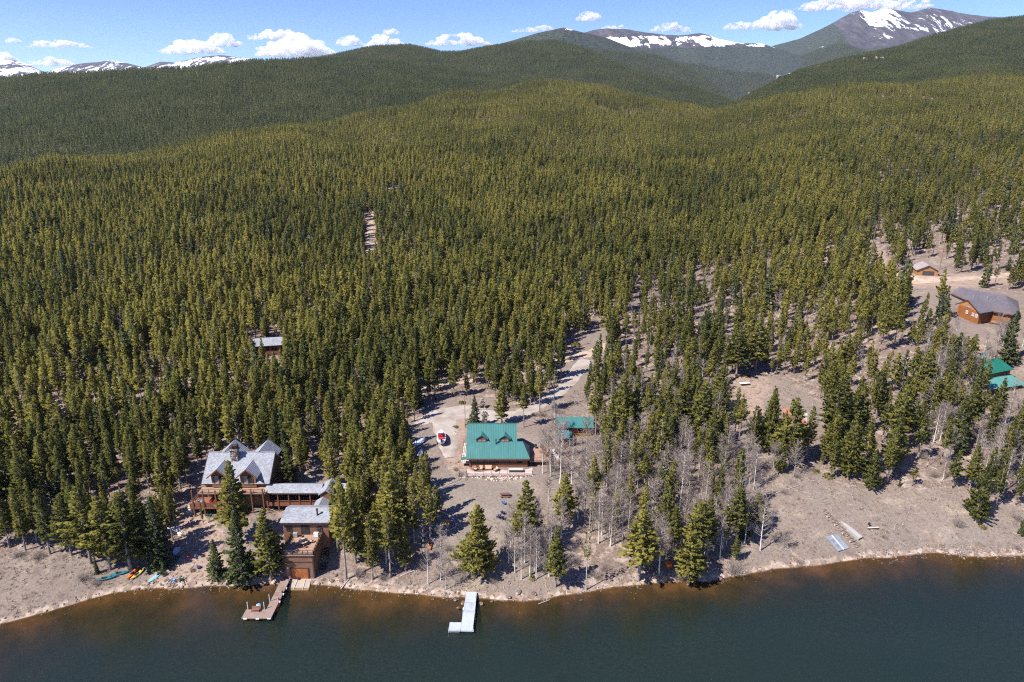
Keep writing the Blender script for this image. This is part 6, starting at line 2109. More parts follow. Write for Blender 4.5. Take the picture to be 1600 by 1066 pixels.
armchair(Vector((-9.0, 149.9, 7.19)), 0.5, "tan cushioned armchair at the terrace end by the steps")
armchair(Vector((-7.6, 150.2, 7.19)), 0.0, "tan cushioned armchair with its back to the cabin wall")
armchair(Vector((-5.8, 150.3, 7.19)), 0.0, "wide tan cushioned settee in the middle of the terrace seats", 1.7)
armchair(Vector((-4.0, 149.6, 7.19)), -0.9, "tan cushioned armchair turned towards the settee by the long table")
for (x, y, r, lb) in ((6.2, 159.5, 0.2, "brown chair on the cabin's side deck by the uphill rail"), (7.6, 159.7, -.2, "brown chair in the pair's shed end on the cabin's side deck")):
    t = thing("deck_chair", lb, "chair", Vector((x, y, 8.43)), r)
    MB().box(-.3, .3, -.3, .3, .36, .44).build("seat", M_DARKT, t); MB().slab([(-.3, .27, .44), (.3, .27, .44), (.3, .36, 1.0), (-.3, .36, 1.0)], .05).build("backrest", M_DARKT, t)
    for sx in (-.25, .25):
        for sy in (-.25, .25): MB().box(sx - .03, sx + .03, sy - .03, sy + .03, 0, .36).build("leg", M_DARKT, t)
t = thing("deck_table", "narrow brown table along the outer rail of the cabin's side deck", "table", (8.4, 155.8, 8.43), 0)
MB().box(-.45, .45, -1.4, 1.4, .7, .76).build("table_top", M_TIMBER, t)
for sx in (-.35, .35):
    for sy in (-1.2, 1.2): MB().box(sx - .04, sx + .04, sy - .04, sy + .04, 0, .7).build("leg", M_TIMBER, t)
# boathouse terrace
t = thing("terrace_table", "round tan table in the middle of the boathouse roof terrace", "table", (-42.5, 120.6, 6.08), 0)
MB().tube([(0, 0, .7), (0, 0, .76)], .95, 20).build("table_top", M_CUSHION, t); MB().tube([(0, 0, 0), (0, 0, .7)], .12, 10).build("leg", M_DARKT, t)
for i, (a, lb) in enumerate(((0.3, "terrace chair on the lodge-facing side of the round table".replace("lodge-facing", "uphill")), (1.9, "terrace chair between the round table and the door"), (3.6, "terrace chair on the side of the big shore pine"), (5.2, "terrace chair between round table and lakeward rail"))):
    q = Vector((-42.5 + 1.45 * math.cos(a), 120.6 + 1.45 * math.sin(a), 6.08)); t = thing("terrace_chair", lb, "chair", q, a - math.pi / 2)
    MB().box(-.26, .26, -.26, .26, .4, .46).build("seat", M_CUSHION, t); MB().box(-.26, .26, .22, .27, .46, .95).build("backrest", M_DARKT, t)
    for sx in (-.22, .22):
        for sy in (-.22, .22): MB().box(sx - .03, sx + .03, sy - .03, sy + .03, 0, .4).build("leg", M_DARKT, t)
for x, lb in ((-44.9, "pale grill cabinet by the terrace door, shore pine side"), (-40.6, "white cooler box by the terrace door, stair side")):
    t = thing("grill_cabinet" if x < -42 else "cooler_box", lb, "grill" if x < -42 else "cooler", (x, 123.2, 6.08), 0)
    MB().box(-.45, .45, -.3, .3, .1, .85).build("body", M_WHITE if x > -42 else M_ALU, t); MB().box(-.48, .48, -.33, .33, .851, .98).build("lid", M_ALU if x < -42 else M_WHITE, t, bevel=.04)
    MB().box(-.4, .4, -.25, .25, 0, .1).build("base", M_DARKT, t)
# things on the lodge balcony
for (x, r, mt, lb) in ((-70.0, 3.0, M_SKY, "pale blue chair on the lodge's lower balcony by the end rail"), (-67.2, 3.3, M_REDP, "red chair on the lodge's lower balcony between two posts")):
    deck_chair(Vector((x, 135.6, 6.63)), r, mt, lb)

# stone fireplace and heap behind the cabin
p = on(753, 638); t = thing("stone_fireplace", "squat outdoor fireplace of pale stone uphill of the cabin", "fireplace", p, 0.1)
MB().box(-.95, .95, -.6, .6, -.2, 1.7).box(-.55, .55, -.45, .45, 1.7, 3.0).build("stack", M_STONE2, t, bevel=.08); MB().box(-.5, .5, -.66, -.6, .3, 1.1).build("hearth", M_BLACKP, t)
MB().box(-1.1, 1.1, -1.1, -.6, -.2, .3).build("hearth_stone", M_CONC, t)


def pole(px, py, ty, label, arm=1.2, rad=.16, box=False):
    p = on(px, py); h = min(top_height(p, ty), 16); t = thing("utility_pole", label, "utility pole", p, 0.2)
    MB().tube([(0, 0, -.5), (0, 0, h)], [rad, rad * .7], 8).build("shaft", M_POLE, t)
    if arm: MB().beam((-arm, 0, h - .6), (arm, 0, h - .6), .12).build("crossarm", M_POLE, t)
    if box: MB().tube([(.28, 0, h - 2.2), (.28, 0, h - 1.2)], .24, 10).build("transformer", M_ALU, t)


M_POLE = mat_simple("brown pole timber", (0.27, 0.15, 0.095), 0.85, .1, var=.2)
pole(881, 546, 484, "utility pole with a grey transformer at the bend of the dirt road", 0.9, .17, True)
pole(866, 527, 476, "thin utility pole just uphill of the pole with the transformer", 0, .12)
pole(1468, 421, 364, "brown utility pole beside the small timber garage", 1.3, .2)
pole(727, 668, 618, "slim brown pole beside the gravel drive and the young spruce", 0, .1)
pole(1362, 396, 345, "utility pole by the bend of the sandy drive", 0, .15)


def log(p, rz, L, r, label, name="fallen_log", mat=None, tilt=0.0, group=None, cat="log"):
    t = thing(name, label, cat, p, 0, group); slope_tilt(t, p, rz)
    MB().tube([(-L / 2, 0, r * .8), (0, .06 * L * .1, r * .9), (L / 2, 0, r * .7)], [r, r * .9, r * .65], 7).build("trunk", mat or M_DEADWOOD, t)
    s = MB()
    for k in range(3):
        x = L * (-.2 + .22 * k); s.tube([(x, 0, r), (x + .25, (-1) ** k * .35, r + .35)], [r * .3, r * .12], 5)
    s.build("branch_stub", mat or M_DEADWOOD, t)
    return t


for i, (px, py, rz, L, r, lb) in enumerate([
    (705, 828, 0.6, 5.0, .13, "pale log slanting away from the fire-wood ring towards the big pine"), (680, 815, 1.0, 3.2, .12, "short pale log on the tree side of the fire-wood ring"), (696, 803, 2.6, 3.6, .12, "pale log along the uphill edge of the fire-wood ring"),
    (710, 815, 2.1, 3.2, .12, "pale log on the cabin side of the fire-wood ring"), (693, 822, .1, 2.6, .11, "pale log on the lake side of the fire-wood ring"), (700, 760, .55, 5.5, .11, "long grey log lying towards the terrace steps"), (708, 754, .7, 4.5, .10, "shorter grey log beside the long one near the terrace steps"),
    (945, 714, 1.9, 9.0, .13, "very long pale log edging the shed's yard beside the slim pines"), (1215, 715, .02, 11, .14, "long pale log edging the terrace below the rust-roofed cottage"), (1185, 712, .3, 6, .15, "bleached log at the end of the cottage terrace, under the pines"), (1262, 703, .15, 5, .14, "bleached log below the cottage step"),
    (1150, 800, .75, 6, .12, "grey log lying among bare aspens at the meadow's edge"), (1230, 765, .4, 8, .10, "thin grey log lying across the open meadow"), (880, 835, .3, 5, .13, "grey log among aspens below the cabin"), (420, 930, .3, .1, .05, ""), (540, 912, 1.1, 3.0, .12, "driftwood log on the stones beside the boathouse"), (850, 941, .45, 2.6, .07, "thin driftwood pole reaching into the shallows"),
    (640, 895, .5, 4, .12, "grey log under the shore pines beside the leaning bare tree"), (1100, 860, .8, 5, .13, "grey log in the shade of the shore pines"), (1010, 815, .9, 6, .12, "grey log among bare aspens uphill of the shore pines")]):
    if lb: log(on(px, py, .02), rz, L, r, lb)
p = on(697, 817); t = thing("wooden_pallet", "orange-tan sheet of plywood lying inside the ring of logs", "plywood sheet", p); slope_tilt(t, p, -.2)
MB().box(-1.0, 1.0, -.7, .7, .25, .32).build("board", M_LOG3, t)
for s in (-.8, .8): MB().box(s - .08, s + .08, -.65, .65, 0, .25).build("bearer", M_DARKT, t)

# stone steps from the upturned boat to the water, concrete ramp at the boathouse
for i in range(13):
    u = i / 12; q = on(1290 + 48 * u, 800 + 52 * u)
    pass
t = thing("stone_steps", "rough line of pale stone steps climbing the meadow beside the upturned boat", "steps", on(1312, 826), 0)
o0 = t.location.copy()
for i in range(14):
    u = i / 13; q = on(1288 + 52 * u, 798 + 56 * u, .06); rr = random.uniform(.25, .7)
    MB().obox((0, 0, 0), (1.2 + .3 * (i % 3), .5, .22), rr, .05 * (i % 3 - 1), .04).build("step", M_STONE2, t, bevel=.05).location = q - o0
t = thing("boat_ramp", "pale concrete slab in front of the boathouse's orange door", "ramp", (-42.4, 116.0, .0), 0)
MB().slab([(-2.0, -1.9, -.12), (2.2, -1.9, -.12), (2.0, 1.0, .42), (-1.7, 1.0, .42)], .3).build("slab", M_CONC, t)
MB().beam((-.8, -1.9, -.03), (-.7, .9, .5), .08).beam((1.0, -1.9, -.03), (.9, .9, .5), .08).build("rail", M_PALET, t)
# ------------------------------------------------------------------ boulders, bushes, ground cover
M_ROCK = stone_mat("shore rock", (0.30, 0.215, 0.16), (0.45, 0.34, 0.265), (0.60, 0.50, 0.42), 0.8)
M_ROCKG = stone_mat("grey rock", (0.26, 0.23, 0.215), (0.38, 0.345, 0.325), (0.52, 0.48, 0.455), 0.9)


def rock_mesh(seed, mat):
    rng = np.random.default_rng(seed)
    v = _ico_low.copy()
    for _ in range(7):
        n = rng.normal(size=3); n /= np.linalg.norm(n); d = rng.uniform(.45, .8)
        k = v @ n - d; v = np.where((k > 0)[:, None], v - n * k[:, None], v)
    v = v * np.array([1, rng.uniform(.7, 1), rng.uniform(.5, .75)])
    return np_mesh("rock", v, np.array(_if_low), [mat])


ROCKS = [rock_mesh(i, M_ROCK if i < 4 else M_ROCKG) for i in range(7)]
C_ROCK = proto_coll("rocks", ROCKS)
rr = np.random.default_rng(55)
for i, (px, py, s, lb) in enumerate([
    (724, 943, .55, "tan boulder at the water's edge beside the grey dock's ramp"), (752, 944, .50, "tan boulder at the water's edge on the aspen side of the grey dock"), (768, 940, .45, "small tan boulder between grey dock and the leaning driftwood pole"), (716, 950, .40, "small boulder half in the water beside the grey dock"),
    (712, 938, .5, "pale boulder on the bank just uphill of the half-sunken one"), (795, 934, .6, "broad pale boulder on the bank below the aspen clump"), (810, 926, .8, "large grey boulder in the bank below the aspen clump"), (835, 928, .7, "grey boulder on the bank below the pale-trunked pine"), (505, 906, .55, "pale boulder beside the boathouse ramp"),
    (520, 908, .6, "pale boulder between boathouse ramp and driftwood log"), (526, 899, .5, "rounded boulder under the pines next to the boathouse"), (498, 912, .45, "small boulder at the waterline beside the boathouse ramp"), (410, 903, .6, "long pale boulder under the big shore pine by the timber dock"), (355, 912, .6, "pale boulder below the dark spruces on the shore"),
    (880, 735, .5, "grey boulder below the cabin's side deck"), (760, 650, .7, "pale boulder between cabin roof and outdoor fireplace"), (300, 812, .5, "white-grey boulder at the edge of the lodge yard"), (316, 815, .45, "grey boulder in front of the lodge's end post"), (1340, 862, .4, "pale boulder at the foot of the stone steps"),
    (1250, 800, .35, "small pale boulder on the meadow by the fallen log"), (1140, 650, .7, "tan boulder in the clearing uphill of the rust-roofed cottage"), (1155, 668, .8, "broad tan boulder beside the clearing's pine")]):
    p = on(px, py, .08 * s); t = bpy.data.objects.new("boulder", ROCKS[i % 7]); COL.objects.link(t)
    t.location = p; t.scale = (s * rr.uniform(.9, 1.3), s, s); t.rotation_euler = (rr.uniform(-.2, .2), rr.uniform(-.2, .2), rr.uniform(0, 6.28)); tag(t, lb, "boulder")

# stones along the waterline: nobody could count them
n = 2600
X = rr.uniform(-110, 125, n); s = rr.normal(0.2, 0.9, n); stony = fbm(X / 9, X * 0, 301, 3)
s = s * np.where(stony > 0, 1.4, .7)
Y = shore_y(X) + s; Z = ground_z(X, Y)
k = rr.random(n) < np.clip(.35 + stony, .08, 1); X, Y, Z = X[k], Y[k], Z[k]; n = len(X)
sc = rr.uniform(.07, .30, n) * (1 + .6 * np.clip(stony[k], 0, 1)); scatter("shore_stones", np.stack([X, Y, Z], -1), rr.uniform(0, 6.28, n), np.stack([sc * rr.uniform(.9, 1.5, n), sc, sc], -1), rr.integers(0, 7, n), C_ROCK, "pale stones along the waterline", "stones", tilt=rr.normal(0, .3, (n, 2)))

# dry grass and litter on the open ground
M_GRASS = foliage_mat("dry grass", (0.36, 0.29, 0.21), (0.50, 0.42, 0.33), .3)
M_LITTER = foliage_mat("brown litter", (0.15, 0.105, 0.08), (0.24, 0.18, 0.15), .1)


def grass_mesh(seed, mat, H=.35, n=16):
    rng = np.random.default_rng(seed); g = Geo()
    for i in range(n):
        az = rng.uniform(0, 6.28); lean = rng.uniform(.2, 1.0); b = rng.normal(0, .14, 2); h = H * rng.uniform(.5, 1.1)
        a = np.array([b[0], b[1], -.03]); e = a + np.array([math.cos(az) * lean * h, math.sin(az) * lean * h, h]); w = np.array([-math.sin(az), math.cos(az), 0]) * .035
        g.add([a - w, a + w, e], [(0, 1, 2)], rng.uniform(.75, 1.2))
    return g.mesh("tuft", mat)


def stick_mesh(seed):
    rng = np.random.default_rng(seed); g = Geo()
    for k in range(3):
        az = rng.uniform(0, 6.28); L = rng.uniform(.5, 1.6); d = np.array([math.cos(az), math.sin(az), rng.uniform(-.03, .08)]) * L
        v, f = tube_np(np.array([0, 0, .05]) - d * .5, np.array([0, 0, .07]) + d * .5, .035, .015, 4); g.add(v, f)
    return g.mesh("sticks", M_DEADWOOD)


C_GRASS = proto_coll("grass", [grass_mesh(i, M_GRASS) for i in range(4)] + [grass_mesh(9 + i, M_LITTER, .3, 14) for i in range(2)] + [stick_mesh(i) for i in range(2)])
n = 60000
Y = np.sqrt(rr.uniform(96 ** 2, 215 ** 2, n)); X = rr.uniform(-.95, .95, n) * Y; Z = ground_z(X, Y)
px, py, _ = to_px(X, Y, Z)
patch = fbm(X / 7, Y / 7, 311, 3)
op = open_mask(X, Y, Z)
k = (Y - shore_y(X) > 1.2) & (rr.random(n) < np.where(op, np.clip(.55 + .6 * patch, .1, 1), .3))
for poly in ([(640, 630), (720, 615), (905, 560), (925, 590), (860, 640), (720, 665), (715, 720), (685, 720)], [(668, 742), (735, 738), (830, 745), (835, 800), (780, 815), (700, 800)], [(715, 640), (835, 640), (865, 760), (720, 765)],
             [(295, 690), (445, 690), (530, 750), (530, 905), (440, 905), (430, 800), (295, 805)], [(430, 900), (500, 900), (500, 930), (430, 930)]):
    k &= ~in_poly(px, py, poly) | (rr.random(n) < .02)
X, Y, Z, op = X[k], Y[k], Z[k], op[k]; n = len(X); sc = rr.uniform(.6, 1.5, n)
pk = np.where(op, rr.choice(8, n, p=[.2, .2, .2, .17, .08, .07, .04, .04]), rr.choice(8, n, p=[.05, .05, .05, .05, .2, .2, .2, .2]))
scatter("dry_grass", np.stack([X, Y, Z], -1), rr.uniform(0, 6.28, n), np.stack([sc, sc, sc], -1), pk, C_GRASS, "tufts of dry tan grass and fallen twigs on the open ground", "grass")

# leafless willow bushes
BUSHES = [(1147, 896, 2.4, 2.6, "big silvery leafless bush on the bank at the meadow's end"), (1062, 905, 1.5, 2.0, "grey leafless bush between two pines at the waterline"), (1483, 730, 1.8, 1.8, None), (1440, 715, 1.6, 1.6, None), (1460, 745, 1.5, 1.5, None), (1497, 822, 1.8, 1.8, "grey leafless bush at the foot of the lone meadow pine"),
          (1590, 812, 1.7, 1.5, None), (1570, 745, 1.8, 2.0, None), (1250, 880, 1.2, .9, None), (1380, 840, .8, .8, "small dark bush on the meadow beside the plank bench"), (1590, 858, 1.0, .8, "brown bush at the meadow's waterline, edge of view"), (720, 745, 1.2, 1.3, "dark bare shrub beside the terrace steps"), (712, 735, 1.0, 1.0, None),
          (862, 735, 1.8, 2.0, None), (876, 725, 1.6, 1.6, None), (848, 650, 1.6, 1.4, None), (870, 645, 1.7, 1.5, None), (835, 650, 1.3, 1.1, None), (130, 905, 1.6, 1.3, "brown bush in the dry grass beside the teal kayaks"), (150, 912, 1.3, 1.0, None), (60, 872, 1.6, 1.3, None), (30, 868, 1.5, 1.2, None), (700, 860, 1.3, 1.4, None), (715, 870, 1.2, 1.3, None),
          (660, 890, 1.4, 1.5, None), (770, 910, 1.1, 1.0, None), (930, 900, 1.6, 1.4, None), (945, 890, 1.5, 1.3, None), (900, 880, 1.3, 1.4, None), (1160, 830, 1.1, 1.2, None), (1245, 745, 1.5, 1.2, None), (1225, 770, 1.4, 1.0, None), (560, 900, 1.4, 1.5, None), (600, 905, 1.4, 1.4, None), (505, 880, 1.2, 1.5, None), (1030, 905, 1.3, 1.3, None)]
for i, (px, py, r_, h_, lb) in enumerate(BUSHES):
    p = on(px, py); t = empty("willow_bush", p, rr.uniform(0, 6.28), (r_ / 1.6, r_ / 1.6, h_ / 1.8)); link(bpy.data.objects.new("twigs", BUSH[i % 3]), t)
    tag(t, lb, "bush"); TREE_OBJ.append((t, p, h_, "bush", 1.0)); t["listed"] = bool(lb)
# low evergreen shrubs
M_JUN = foliage_mat("juniper", (0.16, 0.135, 0.035), (0.20, 0.17, 0.05), .2)


def shrub_mesh(seed):
    rng = np.random.default_rng(seed); g = Geo()
    for i in range(170):
        d = rng.normal(size=3); d[2] = abs(d[2]); d /= np.linalg.norm(d); c = d * rng.uniform(.5, 1.0) * np.array([1, 1, .6]); tufts(g, c, d, .3, rng, rng.uniform(.7, 1.2), 1)
    return g.mesh("foliage", M_JUN)


SH = [shrub_mesh(i) for i in range(2)]
for i, (px, py, s, lb) in enumerate([(1274, 737, 1.1, "round yellow-green juniper on the meadow below the cottage"), (1294, 745, 1.5, "spreading brown-green juniper beside the broad meadow pine"), (1535, 824, .9, "small green shrub at the lone meadow pine's foot"), (712, 668, .9, "small yellow-green shrub beside the gravel pad"), (722, 630, 1.2, "low green shrub uphill of the gravel drive's pole"),
                              (900, 540, 2.2, "wide mossy shrub beside the transformer pole"), (302, 892, .6, "yellowish shrub beside the waterside deck chairs"), (832, 905, .8, "bright green seedling shrub on the bank under the aspens"), (1165, 588, 1.5, "low green shrub beside the white trestle table")]):
    p = on(px, py); t = empty("juniper_shrub", p, rr.uniform(0, 6), (s, s, s * .8)); link(bpy.data.objects.new("foliage", SH[i % 2]), t); tag(t, lb, "shrub")


# bare rock showing on the far hillside
_T, _Q = np.meshgrid(np.linspace(H_E.t0, H_E.t1, 400), np.linspace(0.05, 1.0, 200))
_EX, _EY, _EZ = H_E.at(_T, _Q); _px, _py, _ = to_px(_EX, _EY, _EZ)
for i, (px, py, s, lb) in enumerate([(1367, 96, 26, "pale rock outcrop in the trees high on the right-hand hillside".replace("right-hand ", "big grey green ")), (1270, 104, 24, "rock outcrop at the upper end of the hillside's rocky spur"), (1235, 118, 22, "rock outcrop midway along the hillside's rocky spur"),
                                     (1212, 130, 20, "rock outcrop in the lower middle of the hillside's rocky spur"), (1180, 146, 16, "rock outcrop at the foot of the hillside's rocky spur")]):
    j = np.argmin((_px - px) ** 2 + (_py - py) ** 2); c = Vector((_EX.ravel()[j], _EY.ravel()[j], _EZ.ravel()[j]))
    v = []; f = []; n = 0
    for k in range(9):
        m = ROCKS[4 + k % 3]; co = np.empty(len(m.vertices) * 3, np.float32); m.vertices.foreach_get("co", co); co = co.reshape(-1, 3)
        r = s * rr.uniform(.22, .5); a = rr.uniform(0, 6.28)
        co = np.stack([co[:, 0] * np.cos(a) - co[:, 1] * np.sin(a), co[:, 0] * np.sin(a) + co[:, 1] * np.cos(a), co[:, 2] * 1.2], -1) * r + np.array([rr.normal(0, s * .55), rr.normal(0, s * .3), rr.uniform(0, .25) * s])
        v.append(co); f.append(np.array(_if_low) + n); n += len(co)
    o = bpy.data.objects.new("rock_outcrop", np_mesh("rock_outcrop", np.vstack(v), np.vstack(f), [M_ROCKG])); o.location = c; COL.objects.link(o); tag(o, lb, "rock outcrop")
def build_haze():
    zlo = min(h.zmin for h in (H_A, H_B, H_B2, H_C, H_D, H_E, H_F)); zlo = min(zlo, -17) - 1.0
    zhi = max(h.zmax for h in (H_A, H_B, H_B2, H_C, H_D, H_E, H_F)) + 12.0
    b = MB().box(-16000, 16000, -400, 14500, zlo, zhi)
    m, nt, out = new_mat("thin mountain air"); t = NT(nt)
    v = t.n("ShaderNodeVolumePrincipled")
    v.inputs["Color"].default_value = (0.70, 0.80, 0.95, 1)
    v.inputs["Density"].default_value = 0.00002
    v.inputs["Anisotropy"].default_value = 0.0
    t.l(v.outputs[0], out.inputs["Volume"])
    o = b.build("haze", m)
    tag(o, kind="stuff")
    return zhi


HAZE_TOP = build_haze()
# ------------------------------------------------------------------ daylight, air, clouds
SUN_EL = R(50.0)
SUN_AZ = math.atan2(-0.84, -0.54)          # from +Y towards +X
world = bpy.data.worlds.new("World"); scene.world = world
world.use_nodes = True
wn = world.node_tree; wn.nodes.clear()
wo = wn.nodes.new("ShaderNodeOutputWorld"); bg = wn.nodes.new("ShaderNodeBackground"); sky = wn.nodes.new("ShaderNodeTexSky")
sky.sky_type = "NISHITA"; sky.sun_disc = False
sky.sun_elevation = SUN_EL; sky.sun_rotation = SUN_AZ % (2 * math.pi)
sky.altitude = 2900.0; sky.air_density = 1.15; sky.dust_density = 0.3; sky.ozone_density = 4.0
bg.inputs["Strength"].default_value = 0.105
hsn = wn.nodes.new("ShaderNodeHueSaturation"); hsn.inputs["Saturation"].default_value = 1.22; hsn.inputs["Hue"].default_value = 0.522
wn.links.new(sky.outputs[0], hsn.inputs["Color"]); wn.links.new(hsn.outputs[0], bg.inputs[0]); wn.links.new(bg.outputs[0], wo.inputs[0])
sd = bpy.data.lights.new("sun", "SUN"); sd.energy = 5.0; sd.angle = R(0.5); sd.color = (1.0, 0.945, 0.87)
so = bpy.data.objects.new("sun", sd); COL.objects.link(so)
sdir = Vector((math.sin(SUN_AZ) * math.cos(SUN_EL), math.cos(SUN_AZ) * math.cos(SUN_EL), math.sin(SUN_EL)))
so.rotation_euler = sdir.to_track_quat("Z", "Y").to_euler()
so.location = (-200, -200, 400)
scene.view_settings.view_transform = "Standard"; scene.view_settings.look = "None"
scene.view_settings.exposure = 0.95; scene.view_settings.gamma = 1.0
scene.render.engine = "CYCLES"
scene.cycles.pixel_filter_type = "BLACKMAN_HARRIS"; scene.cycles.filter_width = 1.15
scene.cycles.max_bounces = 12; scene.cycles.diffuse_bounces = 3; scene.cycles.glossy_bounces = 2
scene.cycles.transparent_max_bounces = 12; scene.cycles.volume_bounces = 10
scene.cycles.use_denoising = False
scene.cycles.sample_clamp_direct = 5.0; scene.cycles.sample_clamp_indirect = 3.0


def cloud_mat():
    """water droplets: white, soft at the rim where the cloud is thin"""
    m, nt, out = new_mat("cloud"); t = NT(nt)
    v = t.n("ShaderNodeVolumeScatter")
    v.inputs["Color"].default_value = (1, 1, 1, 1)
    f = t.noise(t.coords(), 0.0075, 5, 0.6)
    t.l(t.math("MULTIPLY", t.val(f, 0.38, 0.70), 0.026), v.inputs["Density"])
    v.inputs["Anisotropy"].default_value = 0.2
    t.l(v.outputs[0], out.inputs["Volume"])
    return m


M_CLOUD = cloud_mat()
_ico = bmesh.new(); bmesh.ops.create_icosphere(_ico, subdivisions=3, radius=1.0)
_iv = np.array([v.co[:] for v in _ico.verts]); _if = np.array([[v.index for v in f.verts] for f in _ico.faces]); _ico.free()


def cloud(px, py, wpx, hpx, dist, label, seed, dens=1.0):
    rng = np.random.default_rng(seed)
    c = at_y(px, py, dist); k = dist / FPX / 1.08
    W = wpx * k; Hh = hpx * k
    v = []; f = []; ws = []; n = 0
    N = int(70 * dens * max(1, wpx / 60))
    for i in range(N):
        u = rng.uniform(-1, 1); env = (1 - abs(u) ** 2.2) * (0.55 + 0.45 * vnoise(np.array([u * 2.5 + seed]), np.array([0.5]), seed)[0])
        r = Hh * rng.uniform(0.14, 0.34) * (0.45 + 0.55 * env)
        z = rng.uniform(0, 1) ** 1.2 * Hh * env - Hh * 0.35
        p = np.array([u * W * 0.5, rng.normal(0, 0.16) * W * 0.4, z])
        q = _iv * np.array([r * rng.uniform(1.2, 2.2), r * 1.4, r * rng.uniform(0.6, 0.95)])
        dsp = fbm((_iv[:, 0] + i * 3.1) * 1.8 + _iv[:, 2], _iv[:, 1] * 1.8 + _iv[:, 2] * 1.3, seed + i, 4)
        q = q * (1 + 0.45 * dsp)[:, None]
        q[:, 2] = np.where(q[:, 2] < -0.3 * r, -0.3 * r + (q[:, 2] + 0.3 * r) * 0.3, q[:, 2])
        v.append(q + p); f.append(_if + n); n += len(q)
        ws.append(np.full(len(q), rng.uniform(0.1, 0.5) if env > 0.5 else rng.uniform(0.35, 0.75)))
    me = np_mesh("cloud", np.vstack(v), np.vstack(f), [M_CLOUD], smooth_=True)
    o = bpy.data.objects.new("cloud", me); o.location = c; COL.objects.link(o)
    rm = o.modifiers.new("merge", "REMESH"); rm.mode = "VOXEL"; rm.voxel_size = max(10.0, Hh / 16)
    tag(o, label, "cloud", "small white clouds over the ridges")


for a in [
    (92, 69, 96, 13, 17000, "long flat white cloud over the far snow peaks beyond the broad ridge"),
    (20, 63, 26, 9, 17500, "tiny white puff hanging over the end peak of the far snow range"),
    (300, 74, 90, 24, 17000, "white cloud with a lumpy top beside the biggest ridge-top cloud"),
    (348, 64, 54, 20, 17600, "rounder white puff joined to the lumpy cloud over the snow range"),
    (462, 75, 120, 30, 17000, "largest bright white cloud, sitting low over the wooded ridge"),
    (432, 55, 90, 16, 18200, "thin white cap of cloud above the largest ridge-top cloud"),
    (546, 65, 42, 15, 17000, "small white cloud just before the dark rounded hill"),
    (600, 65, 60, 20, 17500, "white cloud partly hidden by the dark rounded hill"),
    (610, 50, 26, 10, 18500, "tiny puff floating above the dark rounded hill"),
    (716, 63, 100, 18, 17000, "flat white cloud behind the saddle between two wooded hills"),
    (838, 46, 80, 10, 18000, "faint thin cloud beside the dark snow-tipped summit"),
    (921, 26, 36, 15, 18000, "small crisp white cloud high above the snow-tipped summit"),
    (960, 43, 44, 8, 20000, "low pale cloud strip touching the long snow ridge"),
    (1048, 43, 64, 14, 17500, "pale flat cloud floating above the long snow ridge"),
    (1155, 41, 48, 13, 17500, "small white cloud between the snow ridge and the high peak"),
    (1214, 33, 70, 27, 17500, "bright heaped cloud just before the snowy high peak"),
    (1345, 6, 200, 20, 18000, "wide white cloud bank drifting over the snowy high peak"),
    (80, 97, 76, 14, 21000, "hazy low cloud behind the far snow peaks"),
    (8, 90, 36, 14, 21000, "hazy cloud half cut by the picture edge behind the far snow peaks"),
]:
    cloud(*a, seed=int(a[0]) + 3)
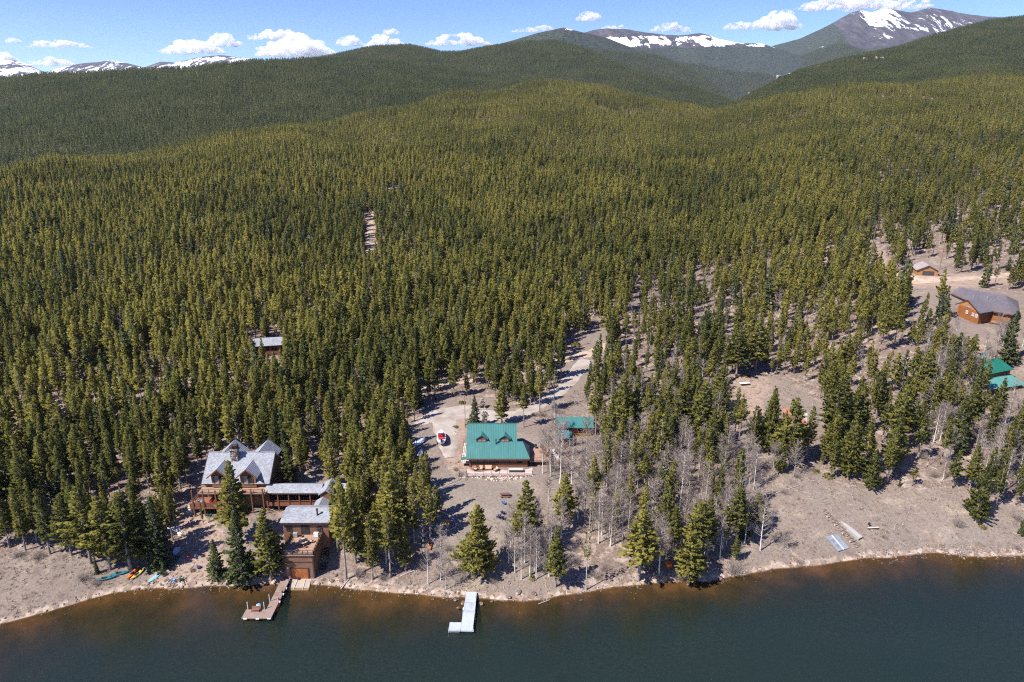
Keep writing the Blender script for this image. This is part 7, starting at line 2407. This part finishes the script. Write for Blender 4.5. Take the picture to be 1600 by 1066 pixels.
# ------------------------------------------------------------------ which tree is which
MARKS = {
    "grey shingled lodge": (-62.5, 140), "boathouse": (-42.7, 121), "green-roofed cabin": (-4.5, 156), "low green shed": (17, 171), "rust-roofed cottage": (77.5, 170), "wood cabin": (-87, 228),
    "teal-roofed house": (150, 194), "violet-roofed house": (177, 246), "timber garage": (183, 299), "trailer boat": (-18.6, 164), "picnic table": (-1.6, 139), "grey dock": (-7.5, 112), "kayaks": (-77, 117),
    "upturned rowboat": (74.7, 131.7), "transformer pole": (18.4, 230), "outdoor fireplace": (-8.8, 185), "white trestle table": (73.5, 202), "plank bench": (80, 132), "orange float": (32.3, 120), "tarp-covered boats": (-23, 158),
    "ring of logs": (-15, 132), "covered walkway": (-49.5, 138),
}
MARKS = {k: np.array(v, float) for k, v in MARKS.items()}
ORD = ["first", "second", "third", "fourth", "fifth", "sixth", "seventh", "eighth"]
KINDW = {"pine": "full pine", "slim": "slim pine", "broad": "broad bushy pine", "spruce": "dark spruce", "sparse": "thin straggly pine", "aspen": "bare aspen", "bare": "bare crooked aspen", "bush": "leafless bush"}
_b = {}
for root, p, h, shape, w in TREE_OBJ:
    if root.get("label"):
        continue
    q = np.array([p.x, p.y])
    a = min(MARKS, key=lambda k: np.hypot(*(MARKS[k] - q)))
    v = q - MARKS[a]; v = v / (np.linalg.norm(v) + 1e-6)
    cand = {k: float(np.dot(v, (MARKS[k] - MARKS[a]) / np.linalg.norm(MARKS[k] - MARKS[a]))) for k in MARKS if k != a and np.linalg.norm(MARKS[k] - MARKS[a]) > 14}
    cand["lake"] = float(-v[1]); cand["upper forest"] = float(v[1]) - 0.02
    b = max(cand, key=cand.get)
    if shape == "bush": adj = "small" if h < 1.25 else "tall"
    elif shape in ("aspen", "bare"): adj = "tall" if h > 10 else ("small" if h < 7 else "pale")
    else: adj = "very tall" if h > 16.5 else ("tall" if h > 12.5 else ("young" if h < 8 else "medium"))
    _b.setdefault((adj, KINDW[shape], a, b), []).append((float(np.hypot(*(q - MARKS[a]))), root))
for (adj, kw, a, b), lst in _b.items():
    lst.sort(key=lambda x: x[0])
    a, b = ("the " + a, "the " + b)
    for i, (_d, root) in enumerate(lst):
        if len(lst) == 1:
            root["label"] = "only %s %s from %s towards %s" % (adj, kw, a, b)
        elif i < len(ORD):
            root["label"] = "%s %s %s from %s towards %s" % (ORD[i], adj, kw, a, b)
        else:
            root["label"] = "%s %s beyond the eighth from %s towards %s" % (adj, kw, a, b)
for root, p, h, shape, w in TREE_OBJ:
    root["group"] = {"aspen": "bare aspens on the lake slope", "bare": "bare aspens on the lake slope", "bush": "leafless willow bushes", "spruce": "dark spruces near the houses"}.get(shape, "pines standing near the houses")
    if "listed" in root: del root["listed"]
